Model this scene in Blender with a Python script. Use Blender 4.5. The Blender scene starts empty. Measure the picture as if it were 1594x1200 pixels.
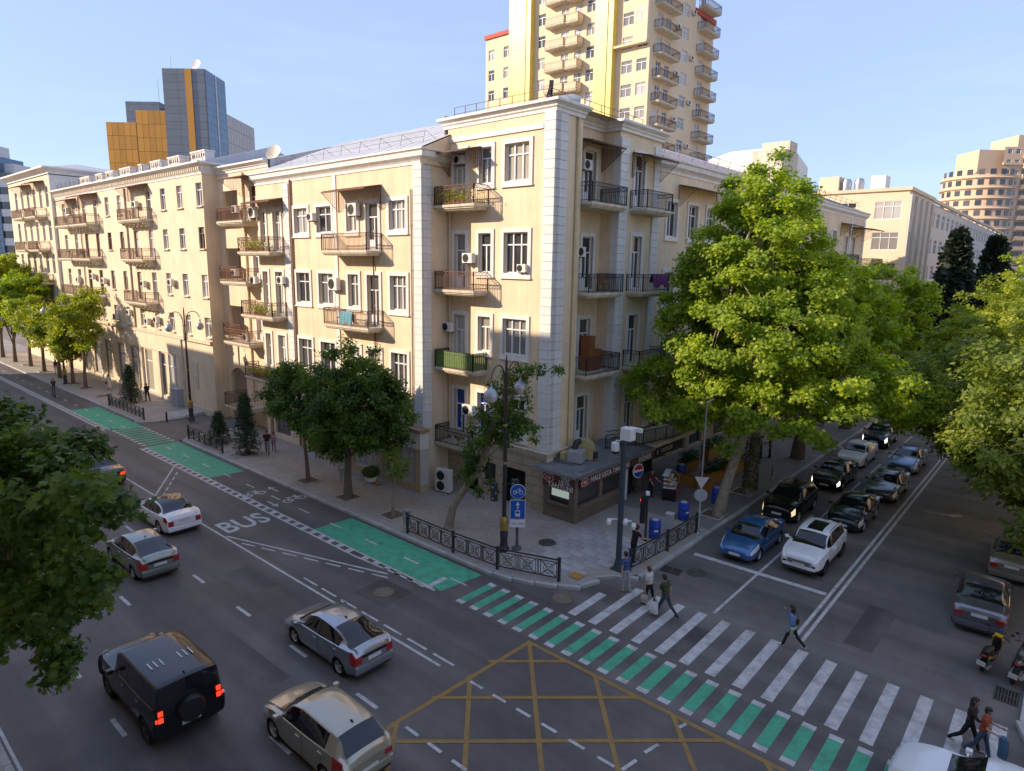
# City street corner at golden hour, seen from a window across the avenue.
import bpy, bmesh, math, random
import numpy as np
from mathutils import Vector, Matrix

scn = bpy.context.scene
R = math.radians
# ------------------------------------------------------------------ camera
CAM_H = 13.4
yaw, pitch, roll, FPX = R(-41.0), R(10.32), R(0.95), 1017.0
fw = Vector((math.sin(yaw)*math.cos(pitch), math.cos(yaw)*math.cos(pitch), -math.sin(pitch)))
rt = Vector((math.cos(yaw), -math.sin(yaw), 0)); up = rt.cross(fw)
r2 = rt*math.cos(roll) + up*math.sin(roll); u2 = up*math.cos(roll) - rt*math.sin(roll)
cam_d = bpy.data.cameras.new('camera'); cam = bpy.data.objects.new('camera', cam_d)
scn.collection.objects.link(cam)
cam.matrix_world = Matrix(((r2.x, u2.x, -fw.x, 0), (r2.y, u2.y, -fw.y, 0), (r2.z, u2.z, -fw.z, CAM_H), (0, 0, 0, 1)))
cam_d.sensor_fit = 'HORIZONTAL'; cam_d.sensor_width = 36; cam_d.lens = FPX/1594*36
cam_d.clip_start = 0.1; cam_d.clip_end = 4000
scn.camera = cam
# ------------------------------------------------------------------ sky and sun
SUN_AZ, SUN_EL = 42.0, 25.0            # degrees left of the street facade's normal, elevation
s_from = Vector((-math.sin(R(SUN_AZ))*math.cos(R(SUN_EL)), -math.cos(R(SUN_AZ))*math.cos(R(SUN_EL)), math.sin(R(SUN_EL))))
w = bpy.data.worlds.new('World'); scn.world = w; w.use_nodes = True
nt = w.node_tree; nt.nodes.clear()
sky = nt.nodes.new('ShaderNodeTexSky'); sky.sky_type = 'NISHITA'; sky.sun_disc = False
sky.sun_elevation = R(SUN_EL); sky.sun_rotation = math.atan2(s_from.x, s_from.y)
sky.altitude = 0; sky.air_density = 1.0; sky.dust_density = 0.35; sky.ozone_density = 2.6
tc = nt.nodes.new('ShaderNodeTexCoord'); mp = nt.nodes.new('ShaderNodeMapping'); mp.inputs['Scale'].default_value = (1.0, 1.0, 5.5)
nz = nt.nodes.new('ShaderNodeTexNoise'); nz.inputs['Scale'].default_value = 2.1; nz.inputs['Detail'].default_value = 7; nz.inputs['Roughness'].default_value = .6
cr = nt.nodes.new('ShaderNodeValToRGB'); cr.color_ramp.elements[0].position = .50; cr.color_ramp.elements[1].position = .80
cr.color_ramp.elements[0].color = (0, 0, 0, 1); cr.color_ramp.elements[1].color = (.10, .10, .10, 1)
mx = nt.nodes.new('ShaderNodeMixRGB'); mx.inputs[2].default_value = (3.0, 3.0, 3.0, 1)
bg = nt.nodes.new('ShaderNodeBackground'); bg.inputs[1].default_value = 0.15
wo = nt.nodes.new('ShaderNodeOutputWorld')
nt.links.new(tc.outputs['Generated'], mp.inputs[0]); nt.links.new(mp.outputs[0], nz.inputs['Vector'])
nt.links.new(nz.outputs[0], cr.inputs[0]); nt.links.new(cr.outputs[0], mx.inputs[0])
flat_sky = nt.nodes.new('ShaderNodeMixRGB'); flat_sky.inputs[0].default_value = .86; flat_sky.inputs[2].default_value = (.85, 1.07, 1.72, 1)   # flat pale blue mixed over the clear-sky model to even its brightness
nt.links.new(sky.outputs[0], flat_sky.inputs[1]); nt.links.new(flat_sky.outputs[0], mx.inputs[1]); nt.links.new(mx.outputs[0], bg.inputs[0]); nt.links.new(bg.outputs[0], wo.inputs[0])
sun_d = bpy.data.lights.new('sun', 'SUN'); sun = bpy.data.objects.new('sun', sun_d); scn.collection.objects.link(sun)
sun_d.energy = 2.0; sun_d.angle = R(0.5); sun_d.color = (1.0, .80, .61)
sun.rotation_euler = (-s_from).to_track_quat('-Z', 'Y').to_euler(); sun.location = (-40, -40, 60)
# ------------------------------------------------------------------ exposure
vs = scn.view_settings; vs.view_transform = 'Standard'; vs.look = 'None'; vs.exposure = 1.80; vs.gamma = 1; vs.use_curve_mapping = False
scn.cycles.use_denoising = True
scn.cycles.max_bounces = 8; scn.cycles.diffuse_bounces = 5; scn.cycles.glossy_bounces = 3; scn.cycles.transparent_max_bounces = 6
scn.cycles.sample_clamp_indirect = 6

# ================================================================== helpers
C = scn.collection
rnd = random.Random(7)

def NM(name):
    m = bpy.data.materials.new(name); m.use_nodes = True
    nt = m.node_tree; b = nt.nodes['Principled BSDF']
    return m, nt, b

def mat(name, col, rough=.6, metal=0., spec=.5, var=.12, vs=1.5, bump=0., bs=30., coat=0., rnd_obj=0., emit=None, es=1., streak=0.):
    m, nt, b = NM(name)
    b.inputs['Roughness'].default_value = rough; b.inputs['Metallic'].default_value = metal
    b.inputs['Specular IOR Level'].default_value = spec; b.inputs['Coat Weight'].default_value = coat
    b.inputs['Coat Roughness'].default_value = .04
    tc = nt.nodes.new('ShaderNodeTexCoord'); out = None
    c4 = (*col, 1)
    if var > 0:
        n = nt.nodes.new('ShaderNodeTexNoise'); n.inputs['Scale'].default_value = vs; n.inputs['Detail'].default_value = 6; n.inputs['Roughness'].default_value = .65
        nt.links.new(tc.outputs['Object'], n.inputs['Vector'])
        mr = nt.nodes.new('ShaderNodeMapRange'); mr.inputs[1].default_value = .3; mr.inputs[2].default_value = .7
        mr.inputs[3].default_value = 1-var; mr.inputs[4].default_value = 1+var*.7
        nt.links.new(n.outputs[0], mr.inputs[0]); val = mr.outputs[0]
        if streak > 0:
            mpn = nt.nodes.new('ShaderNodeMapping'); mpn.inputs['Scale'].default_value = (2.2, 2.2, .12)
            n2 = nt.nodes.new('ShaderNodeTexNoise'); n2.inputs['Scale'].default_value = 1.6; n2.inputs['Detail'].default_value = 5
            nt.links.new(tc.outputs['Object'], mpn.inputs[0]); nt.links.new(mpn.outputs[0], n2.inputs['Vector'])
            m2 = nt.nodes.new('ShaderNodeMapRange'); m2.inputs[1].default_value = .35; m2.inputs[2].default_value = .62
            m2.inputs[3].default_value = 1-streak; m2.inputs[4].default_value = 1
            nt.links.new(n2.outputs[0], m2.inputs[0])
            mm = nt.nodes.new('ShaderNodeMath'); mm.operation = 'MULTIPLY'
            nt.links.new(val, mm.inputs[0]); nt.links.new(m2.outputs[0], mm.inputs[1]); val = mm.outputs[0]
        if rnd_obj > 0:
            oi = nt.nodes.new('ShaderNodeObjectInfo'); m3 = nt.nodes.new('ShaderNodeMapRange')
            m3.inputs[3].default_value = 1-rnd_obj; m3.inputs[4].default_value = 1+rnd_obj*.6
            nt.links.new(oi.outputs['Random'], m3.inputs[0])
            mm = nt.nodes.new('ShaderNodeMath'); mm.operation = 'MULTIPLY'
            nt.links.new(val, mm.inputs[0]); nt.links.new(m3.outputs[0], mm.inputs[1]); val = mm.outputs[0]
        vm = nt.nodes.new('ShaderNodeVectorMath'); vm.operation = 'SCALE'; vm.inputs[0].default_value = col
        nt.links.new(val, vm.inputs['Scale']); nt.links.new(vm.outputs[0], b.inputs['Base Color'])
    else:
        b.inputs['Base Color'].default_value = c4
    if bump > 0:
        n = nt.nodes.new('ShaderNodeTexNoise'); n.inputs['Scale'].default_value = bs; n.inputs['Detail'].default_value = 5
        nt.links.new(tc.outputs['Object'], n.inputs['Vector'])
        bp = nt.nodes.new('ShaderNodeBump'); bp.inputs['Strength'].default_value = bump; bp.inputs['Distance'].default_value = .02
        nt.links.new(n.outputs[0], bp.inputs['Height']); nt.links.new(bp.outputs[0], b.inputs['Normal'])
    if emit:
        b.inputs['Emission Color'].default_value = (*emit, 1); b.inputs['Emission Strength'].default_value = es
    return m

def peel(m, col, thr=.66):
    """patches where the paint has flaked off"""
    nt=m.node_tree; b=nt.nodes['Principled BSDF']; src=b.inputs['Base Color'].links[0].from_socket
    tc=nt.nodes.new('ShaderNodeTexCoord'); n=nt.nodes.new('ShaderNodeTexNoise'); n.inputs['Scale'].default_value=.42; n.inputs['Detail'].default_value=11; n.inputs['Roughness'].default_value=.68
    nt.links.new(tc.outputs['Object'],n.inputs['Vector']); cr=nt.nodes.new('ShaderNodeValToRGB'); cr.color_ramp.elements[0].position=thr; cr.color_ramp.elements[1].position=thr+.025
    mx=nt.nodes.new('ShaderNodeMixRGB'); mx.inputs[2].default_value=(*col,1); nt.links.new(n.outputs[0],cr.inputs[0]); nt.links.new(cr.outputs[0],mx.inputs[0]); nt.links.new(src,mx.inputs[1]); nt.links.new(mx.outputs[0],b.inputs['Base Color'])
def brickmat(name, c1, c2, mortar, sx, sy, msize=.012, rough=.75, off=.5, bump=.4, axes='xy', var=.25):
    """paving / masonry pattern for pieces too small to build; c1,c2 piece colours"""
    m, nt, b = NM(name); b.inputs['Roughness'].default_value = rough
    tc = nt.nodes.new('ShaderNodeTexCoord'); mp = nt.nodes.new('ShaderNodeMapping')
    nt.links.new(tc.outputs['Object'], mp.inputs[0])
    if axes == 'xz': mp.inputs['Rotation'].default_value = (R(-90), 0, 0)
    if axes == 'yz': mp.inputs['Rotation'].default_value = (R(-90), 0, R(-90))
    br = nt.nodes.new('ShaderNodeTexBrick'); br.offset = off
    br.inputs['Color1'].default_value = (*c1, 1); br.inputs['Color2'].default_value = (*c2, 1); br.inputs['Mortar'].default_value = (*mortar, 1)
    br.inputs['Scale'].default_value = 1; br.inputs['Mortar Size'].default_value = msize; br.inputs['Brick Width'].default_value = sx; br.inputs['Row Height'].default_value = sy
    br.inputs['Mortar Smooth'].default_value = .2
    nt.links.new(mp.outputs[0], br.inputs['Vector'])
    n = nt.nodes.new('ShaderNodeTexNoise'); n.inputs['Scale'].default_value = .45; n.inputs['Detail'].default_value = 8; n.inputs['Roughness'].default_value = .7
    nt.links.new(tc.outputs['Object'], n.inputs['Vector'])
    mr = nt.nodes.new('ShaderNodeMapRange'); mr.inputs[1].default_value = .3; mr.inputs[2].default_value = .7; mr.inputs[3].default_value = 1-var; mr.inputs[4].default_value = 1+var*.5
    nt.links.new(n.outputs[0], mr.inputs[0])
    vm = nt.nodes.new('ShaderNodeVectorMath'); vm.operation = 'SCALE'
    nt.links.new(br.outputs[0], vm.inputs[0]); nt.links.new(mr.outputs[0], vm.inputs['Scale']); nt.links.new(vm.outputs[0], b.inputs['Base Color'])
    bp = nt.nodes.new('ShaderNodeBump'); bp.inputs['Strength'].default_value = bump; bp.inputs['Distance'].default_value = .02; bp.invert = True
    nt.links.new(br.outputs['Fac'], bp.inputs['Height']); nt.links.new(bp.outputs[0], b.inputs['Normal'])
    return m

class MB:
    """collects geometry of ONE mesh"""
    def __init__(s): s.v = []; s.f = []; s.m = []
    def add(s, vs, fs, mi=0):
        o = len(s.v); s.v += [tuple(p) for p in vs]; s.f += [tuple(i+o for i in f) for f in fs]; s.m += [mi]*len(fs); return s
    def box(s, x0, x1, y0, y1, z0, z1, mi=0):
        return s.add([(x0,y0,z0),(x1,y0,z0),(x1,y1,z0),(x0,y1,z0),(x0,y0,z1),(x1,y0,z1),(x1,y1,z1),(x0,y1,z1)],
                     [(3,2,1,0),(4,5,6,7),(0,1,5,4),(1,2,6,5),(2,3,7,6),(3,0,4,7)], mi)
    def bbox(s, x0, x1, y0, y1, z0, z1, b=.02, mi=0):
        """box with chamfered edges"""
        xs=(x0,x0+b,x1-b,x1); ys=(y0,y0+b,y1-b,y1); zs=(z0,z0+b,z1-b,z1)
        bm=bmesh.new(); bmesh.ops.create_cube(bm,size=1)
        for v in bm.verts: v.co=Vector(((x0+x1)/2+v.co.x*(x1-x0),(y0+y1)/2+v.co.y*(y1-y0),(z0+z1)/2+v.co.z*(z1-z0)))
        bmesh.ops.bevel(bm,geom=bm.edges[:],offset=b,segments=2,affect='EDGES',profile=.6)
        bm.verts.index_update(); s.add([v.co[:] for v in bm.verts],[[v.index for v in f.verts] for f in bm.faces],mi); bm.free(); return s
    def bar(s, p, q, a, b=None, mi=0, up=(0,0,1)):
        """square bar from p to q, half-widths a (side), b"""
        b = a if b is None else b
        p = Vector(p); q = Vector(q); d = (q-p).normalized(); u = Vector(up)
        if abs(d.dot(u)) > .95: u = Vector((1,0,0))
        x = d.cross(u).normalized(); y = x.cross(d).normalized()
        vs = [c + x*sx*a + y*sy*b for c in (p,q) for sx,sy in ((-1,-1),(1,-1),(1,1),(-1,1))]
        return s.add(vs, [(3,2,1,0),(4,5,6,7),(0,1,5,4),(1,2,6,5),(2,3,7,6),(3,0,4,7)], mi)
    def tube(s, pts, rs, n=8, mi=0, cap=True):
        pts = [Vector(p) for p in pts]
        if not hasattr(rs,'__len__'): rs = [rs]*len(pts)
        o = len(s.v); px = None
        for i,p in enumerate(pts):
            d = (pts[min(i+1,len(pts)-1)]-pts[max(i-1,0)]).normalized()
            if px is None:
                a = Vector((0,0,1)) if abs(d.z)<.9 else Vector((1,0,0)); px = d.cross(a).normalized()
            px = (px - d*px.dot(d)).normalized(); py = d.cross(px)
            for k in range(n):
                t = 2*math.pi*k/n; s.v.append(tuple(p + (px*math.cos(t)+py*math.sin(t))*rs[i]))
        for i in range(len(pts)-1):
            for k in range(n):
                a=o+i*n+k; b=o+i*n+(k+1)%n; s.f.append((a,b,b+n,a+n)); s.m.append(mi)
        if cap:
            s.f.append(tuple(o+k for k in reversed(range(n)))); s.m.append(mi)
            e=o+(len(pts)-1)*n; s.f.append(tuple(e+k for k in range(n))); s.m.append(mi)
        return s
    def lathe(s, prof, c=(0,0,0), n=16, axis='z', mi=0, cap=True):
        o = len(s.v)
        for r,h in prof:
            for k in range(n):
                t=2*math.pi*k/n; a,b=r*math.cos(t),r*math.sin(t)
                p=(a,b,h) if axis=='z' else ((a,h,b) if axis=='y' else (h,a,b))
                s.v.append((c[0]+p[0],c[1]+p[1],c[2]+p[2]))
        for i in range(len(prof)-1):
            for k in range(n):
                a=o+i*n+k; b=o+i*n+(k+1)%n; s.f.append((a,b,b+n,a+n)); s.m.append(mi)
        if not cap: return s
        s.f.append(tuple(o+k for k in reversed(range(n)))); s.m.append(mi)
        e=o+(len(prof)-1)*n; s.f.append(tuple(e+k for k in range(n))); s.m.append(mi)
        return s
    def prism(s, poly, z0, z1, mi=0):
        n=len(poly); vs=[(x,y,z0) for x,y in poly]+[(x,y,z1) for x,y in poly]
        return s.add(vs,[tuple(range(n-1,-1,-1)),tuple(range(n,2*n))]+[(i,(i+1)%n,n+(i+1)%n,n+i) for i in range(n)],mi)
    def ring(s, c, R_, r, axis='y', n=20, m=6, mi=0):
        """torus"""
        pts=[]
        for k in range(n):
            t=2*math.pi*k/n; a,b=R_*math.cos(t),R_*math.sin(t)
            pts.append(Vector(c)+Vector((a,0,b) if axis=='y' else ((a,b,0) if axis=='z' else (0,a,b))))
        o=len(s.v)
        ax=Vector((0,1,0) if axis=='y' else ((0,0,1) if axis=='z' else (1,0,0)))
        for p in pts:
            d=(p-Vector(c)).normalized()
            for j in range(m):
                t=2*math.pi*j/m; s.v.append(tuple(p+(d*math.cos(t)+ax*math.sin(t))*r))
        for k in range(n):
            for j in range(m):
                a=o+k*m+j; b=o+k*m+(j+1)%m; c2=o+((k+1)%n)*m+(j+1)%m; d2=o+((k+1)%n)*m+j
                s.f.append((a,b,c2,d2)); s.m.append(mi)
        return s
    def ball(s, c, r, n=12, m=8, mi=0, zr=None):
        rr=(r,r,zr if zr else r) if not hasattr(r,'__len__') else r
        o=len(s.v); s.v.append((c[0],c[1],c[2]-rr[2]))
        for i in range(1,m):
            a=-math.pi/2+math.pi*i/m
            for k in range(n):
                t=2*math.pi*k/n; s.v.append((c[0]+rr[0]*math.cos(a)*math.cos(t),c[1]+rr[1]*math.cos(a)*math.sin(t),c[2]+rr[2]*math.sin(a)))
        s.v.append((c[0],c[1],c[2]+rr[2])); e=len(s.v)-1
        for k in range(n):
            s.f.append((o,o+1+(k+1)%n,o+1+k)); s.m.append(mi)
            b=o+1+(m-2)*n; s.f.append((b+k,b+(k+1)%n,e)); s.m.append(mi)
        for i in range(m-2):
            for k in range(n):
                a=o+1+i*n+k; b=o+1+i*n+(k+1)%n; s.f.append((a,b,b+n,a+n)); s.m.append(mi)
        return s
    def mesh(s, name, mats, smooth=None):
        me=bpy.data.meshes.new(name); me.from_pydata(s.v,[],s.f)
        mats = mats if isinstance(mats,(list,tuple)) else [mats]
        for m_ in mats: me.materials.append(m_)
        if len(mats)>1: me.polygons.foreach_set('material_index', s.m)
        if smooth:
            me.polygons.foreach_set('use_smooth',[True]*len(me.polygons)); me.set_sharp_from_angle(angle=R(smooth))
        me.update(); return me

def obj(name, me, parent=None, loc=(0,0,0), rz=0, label=None, cat=None, group=None, kind=None, rot=None):
    o=bpy.data.objects.new(name, me); C.objects.link(o); o.location=loc
    o.rotation_euler = rot if rot else (0,0,rz)
    if parent: o.parent=parent
    if label: o['label']=label
    if cat: o['category']=cat
    if group: o['group']=group
    if kind: o['kind']=kind
    return o
def empty(name, loc=(0,0,0), rz=0, label=None, cat=None, group=None):
    o=obj(name,None,None,loc,rz,label,cat,group); o.empty_display_size=.3; return o
def wchild(o, parent):
    """parent o (placed in world coordinates) under an unrotated root"""
    o.parent=parent; o.matrix_parent_inverse=Matrix.Translation(-parent.location); return o
def copy_tree(o, parent=None):
    c=o.copy(); C.objects.link(c); c.parent=parent
    for ch in list(o.children): copy_tree(ch,c)
    return c
def text_mesh(txt, size, mat_, ext=.004, align='CENTER', bold=False):
    cu=bpy.data.curves.new('t','FONT'); cu.body=txt; cu.size=size; cu.extrude=ext; cu.align_x=align; cu.align_y='CENTER'; cu.resolution_u=3
    if bold: cu.offset=size*.018
    o=bpy.data.objects.new('t',cu); C.objects.link(o)
    me=bpy.data.meshes.new_from_object(o.evaluated_get(bpy.context.evaluated_depsgraph_get()))
    bpy.data.objects.remove(o); bpy.data.curves.remove(cu); me.materials.clear(); me.materials.append(mat_); return me
ORD=['first','second','third','fourth','fifth','sixth','seventh','eighth','ninth','tenth','eleventh','twelfth']
# ------------------------------------------------------------------ shared materials
m_cream = mat('cream_plaster',(.79,.63,.425),.85,var=.13,vs=.5,bump=.15,bs=25,streak=.11)
m_cream2 = mat('pale_cream_plaster',(.79,.635,.44),.85,var=.13,vs=.45,bump=.15,bs=25,streak=.12)
m_white_trim = mat('white_trim',(.78,.74,.68),.7,var=.10,vs=2,bump=.1,bs=30,streak=.12)
m_slab = mat('balcony_slab_plaster',(.66,.58,.44),.8,var=.18,vs=2,streak=.2,bump=.1)
m_frame = mat('white_window_frame',(.78,.78,.77),.4,var=.05)
m_brownframe = mat('brown_window_frame',(.20,.085,.045),.5,var=.2)
m_stone = brickmat('beige_stone_cladding',(.44,.36,.25),(.47,.385,.27),(.22,.17,.12),1.5,.5,.02,axes='xz',bump=.6,var=.2)
m_stoneY = brickmat('beige_stone_cladding_side',(.44,.36,.25),(.47,.385,.27),(.22,.17,.12),1.5,.5,.02,axes='yz',bump=.6,var=.2)
m_quoin = mat('white_quoin_stone',(.72,.70,.66),.75,var=.08,vs=3,bump=.2,bs=40,rnd_obj=.06,streak=.08)
m_rust = mat('rusty_brown_iron',(.16,.075,.04),.75,var=.35,vs=6)
m_iron = mat('dark_wrought_iron',(.03,.03,.034),.5,var=.2,vs=5)
m_roof = mat('grey_metal_roof',(.50,.51,.53),.6,metal=0.,var=.14,vs=.7,streak=.10)
m_dark = mat('dark_interior',(.012,.011,.01),.9,var=0)
m_pipe = mat('downpipe_metal',(.42,.38,.32),.5,var=.15)
m_acw = mat('ac_white_casing',(.68,.67,.62),.5,var=.08,vs=4)
m_black = mat('black_plastic',(.012,.012,.013),.5,var=.1)
m_steel = mat('brushed_steel',(.45,.46,.48),.35,metal=.8,var=.1)

peel(m_cream,(.50,.42,.31),.67); peel(m_cream2,(.52,.45,.34),.66); peel(m_white_trim,(.52,.46,.38),.69)
def pane_material(name, cols, rough=.06):
    m,nt,b=NM(name); oi=nt.nodes.new('ShaderNodeObjectInfo'); cr=nt.nodes.new('ShaderNodeValToRGB'); cr.color_ramp.interpolation='CONSTANT'
    el=cr.color_ramp.elements
    for i,c in enumerate(cols):
        e = el[i] if i<2 else el.new(i/len(cols)); e.position=i/len(cols); e.color=(*c,1)
    nt.links.new(oi.outputs['Random'],cr.inputs[0])
    tc=nt.nodes.new('ShaderNodeTexCoord'); wv=nt.nodes.new('ShaderNodeTexWave'); wv.inputs['Scale'].default_value=3.2; wv.inputs['Distortion'].default_value=2.5; wv.inputs['Detail'].default_value=2
    mp=nt.nodes.new('ShaderNodeMapping'); mp.inputs['Scale'].default_value=(1,1,.08); nt.links.new(tc.outputs['Object'],mp.inputs[0]); nt.links.new(mp.outputs[0],wv.inputs['Vector'])
    mr=nt.nodes.new('ShaderNodeMapRange'); mr.inputs[3].default_value=.62; mr.inputs[4].default_value=1.1; nt.links.new(wv.outputs[1],mr.inputs[0])
    vm=nt.nodes.new('ShaderNodeVectorMath'); vm.operation='SCALE'; nt.links.new(cr.outputs[0],vm.inputs[0]); nt.links.new(mr.outputs[0],vm.inputs['Scale']); nt.links.new(vm.outputs[0],b.inputs['Base Color'])
    b.inputs['Roughness'].default_value=rough; b.inputs['IOR'].default_value=1.6; b.inputs['Specular IOR Level'].default_value=.7
    return m
m_pane = pane_material('window_glass_with_curtains',[(.10,.10,.10),(.48,.44,.36),(.20,.20,.19),(.55,.53,.50),(.05,.055,.06),(.36,.33,.27),(.50,.48,.45),(.26,.25,.24)])
m_pane_dark = pane_material('dark_window_glass',[(.03,.035,.04),(.06,.06,.06),(.10,.10,.10),(.04,.045,.05)])
m_blue = mat('blue_film_glass',(.02,.05,.28),.15,var=.15)
# ================================================================== ground, roads, pavements
def asphalt(name, base, scale=1.):
    m,nt,b=NM(name); tc=nt.nodes.new('ShaderNodeTexCoord')
    def noise(s,d,r=.6):
        n=nt.nodes.new('ShaderNodeTexNoise'); n.inputs['Scale'].default_value=s; n.inputs['Detail'].default_value=d; n.inputs['Roughness'].default_value=r
        nt.links.new(tc.outputs['Object'],n.inputs['Vector']); return n
    a=noise(.16,6); c=noise(60,3); g=noise(1.3,8,.7)
    def mr(n,lo,hi,a0=.3,a1=.7):
        q=nt.nodes.new('ShaderNodeMapRange'); q.inputs[1].default_value=a0; q.inputs[2].default_value=a1; q.inputs[3].default_value=lo; q.inputs[4].default_value=hi; nt.links.new(n.outputs[0],q.inputs[0]); return q
    q1=mr(a,.68,1.30); q2=mr(c,.62,1.45); q3=mr(g,.85,1.12)
    m1=nt.nodes.new('ShaderNodeMath'); m1.operation='MULTIPLY'; nt.links.new(q1.outputs[0],m1.inputs[0]); nt.links.new(q2.outputs[0],m1.inputs[1])
    m2=nt.nodes.new('ShaderNodeMath'); m2.operation='MULTIPLY'; nt.links.new(m1.outputs[0],m2.inputs[0]); nt.links.new(q3.outputs[0],m2.inputs[1])
    # long tyre tracks along the driving direction
    mp=nt.nodes.new('ShaderNodeMapping'); mp.inputs['Scale'].default_value=(.03,.9,1); nt.links.new(tc.outputs['Object'],mp.inputs[0])
    t=nt.nodes.new('ShaderNodeTexNoise'); t.inputs['Scale'].default_value=1.; t.inputs['Detail'].default_value=3; nt.links.new(mp.outputs[0],t.inputs['Vector'])
    q4=mr(t,.70,1.22); m3=nt.nodes.new('ShaderNodeMath'); m3.operation='MULTIPLY'; nt.links.new(m2.outputs[0],m3.inputs[0]); nt.links.new(q4.outputs[0],m3.inputs[1])
    vm=nt.nodes.new('ShaderNodeVectorMath'); vm.operation='SCALE'; vm.inputs[0].default_value=base; nt.links.new(m3.outputs[0],vm.inputs['Scale']); nt.links.new(vm.outputs[0],b.inputs['Base Color'])
    b.inputs['Roughness'].default_value=.62; b.inputs['Specular IOR Level'].default_value=.45
    bp=nt.nodes.new('ShaderNodeBump'); bp.inputs['Strength'].default_value=.25; bp.inputs['Distance'].default_value=.01; nt.links.new(c.outputs[0],bp.inputs['Height']); nt.links.new(bp.outputs[0],b.inputs['Normal'])
    return m
def paint(name,col,wear=.35):
    m,nt,b=NM(name); tc=nt.nodes.new('ShaderNodeTexCoord'); ge=nt.nodes.new('ShaderNodeNewGeometry')
    n=nt.nodes.new('ShaderNodeTexNoise'); n.inputs['Scale'].default_value=2.2; n.inputs['Detail'].default_value=12; n.inputs['Roughness'].default_value=.75; nt.links.new(ge.outputs['Position'],n.inputs['Vector'])
    cr=nt.nodes.new('ShaderNodeValToRGB'); cr.color_ramp.elements[0].position=.30; cr.color_ramp.elements[1].position=.56
    cr.color_ramp.elements[0].color=tuple(c*(1-wear)+.05*wear for c in col)+(1,); cr.color_ramp.elements[1].color=(*col,1)
    nt.links.new(n.outputs[0],cr.inputs[0]); nt.links.new(cr.outputs[0],b.inputs['Base Color']); b.inputs['Roughness'].default_value=.65
    return m
m_asph=asphalt('asphalt',(.118,.103,.094)); m_asph2=asphalt('asphalt_side',(.14,.126,.116))
m_pw=paint('white_road_paint',(.56,.55,.53),.62); m_pg=paint('green_road_paint',(.075,.41,.235),.55); m_py=paint('yellow_road_paint',(.33,.195,.05),.5)
m_pav=brickmat('small_brown_pavers',(.44,.39,.345),(.37,.33,.295),(.20,.175,.155),.22,.11,.008,var=.22)
m_pav2=brickmat('dark_grey_pavers',(.27,.25,.235),(.23,.21,.20),(.13,.12,.11),.22,.11,.008,var=.25)
m_kerb=mat('kerb_stone',(.44,.43,.41),.8,var=.2,vs=3,bump=.2,rnd_obj=.12)
m_slabs=mat('grey_paving_slab',(.40,.395,.385),.75,var=.18,vs=2.5,bump=.15,rnd_obj=.22)
m_soil=mat('tree_pit_soil',(.16,.11,.07),.95,var=.4,vs=8,bump=.6,bs=20)

def sheet(name,x0,x1,y0,y1,z,m,parent=None,kind=None,o=(0,0,0)):
    return obj(name,MB().add([(x0,y0,z),(x1,y0,z),(x1,y1,z),(x0,y1,z)],[(0,1,2,3)]).mesh(name,m),parent,kind=kind)
ground=sheet('ground',-1500,1500,-1500,1500,-.16,mat('city_ground',(.20,.17,.14),.9,var=.3,vs=.05),kind='structure')
road=sheet('road',-170,90,2.9,19.65,0,m_asph,kind='structure')
side_road=sheet('side_road',-18.7,3,19.65,260,0,m_asph2,kind='structure')
driveway=sheet('driveway',-57.7,-50.5,19.66,33,0.0,m_asph2,kind='structure')

_pm={}
def strip(name,parent,x0,y0,x1,y1,w,m,z=.004):
    """painted line from (x0,y0) to (x1,y1), width w"""
    d=Vector((x1-x0,y1-y0,0)); L=d.length; a=math.atan2(d.y,d.x); k=(round(L,3),round(w,3),m.name)
    if k not in _pm: _pm[k]=MB().add([(0,-w/2,0),(L,-w/2,0),(L,w/2,0),(0,w/2,0)],[(0,1,2,3)]).mesh(name,m)
    return obj(name,_pm[k],parent,(x0,y0,z),a)
# bus and cycle lane lines
for x0,x1 in ((-132,-57.4),(-50.2,-24.2)):
    for y in (16.80,17.20): strip('lane_line',road,x0,y,x1,y,.10,m_pw)
    x=x0+.2
    while x<x1-.3: strip('ladder_rung',road,x,17.0,x+.36,17.0,.30,m_pw); x+=.78
strip('lane_line',road,-24.2,17.20,-19.2,17.20,.10,m_pw); strip('lane_line',road,-24.2,16.80,-19.0,17.13,.10,m_pw)
strip('stop_line',road,-19.45,17.26,-19.45,18.2,.26,m_pw,.012); strip('lane_line',road,-19.3,18.33,-18.3,18.33,.09,m_pw,.012)
for i in range(6): strip('ladder_rung',road,-23.8+i*.78,17.02,-23.44+i*.78,17.02,.28-i*.035,m_pw)
for a,b in ((-67.6,-57.2),(-50.3,-40.1),(-28.25,-18.75)):
    g=obj('green_lane',MB().add([(a,17.27,0),(b,17.27,0),(b+.25,19.46,0),(a+.1,19.46,0)],[(0,1,2,3)]).mesh('green_lane',m_pg),road,(0,0,.004))
for k in range(-3,34):
    x=-28.38-3.0*k
    if x<-20 and not(-57.4<x<-50.9): strip('lane_dash',road,x,18.28,x+1.0,18.28,.10,m_pw,.009)
for i in range(9):     # cycle crossing of the driveway
    x=-56.9+i*.75
    strip('green_stripe',road,x,17.45,x,19.25,.38,m_pg); strip('stripe_end',road,x,17.20,x,17.44,.38,m_pw); strip('stripe_end',road,x,19.26,x,19.48,.38,m_pw)
strip('lane_line',road,-150,13.70,-14.95,13.70,.11,m_pw)
for i in range(7): strip('lane_dash',road,-23.95+i*1.383,14.03,-22.92+i*1.383,14.03,.10,m_pw)
for a,b in (((-39.25,13.76),(-44.1,16.74)),): strip('lane_line',road,*a,*b,.10,m_pw)
for i in range(5):
    t=i*1.0; strip('lane_dash',road,-38.75-t*.852,13.95+t*.524,-39.3-t*.852,14.29+t*.524,.09,m_pw)
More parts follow.
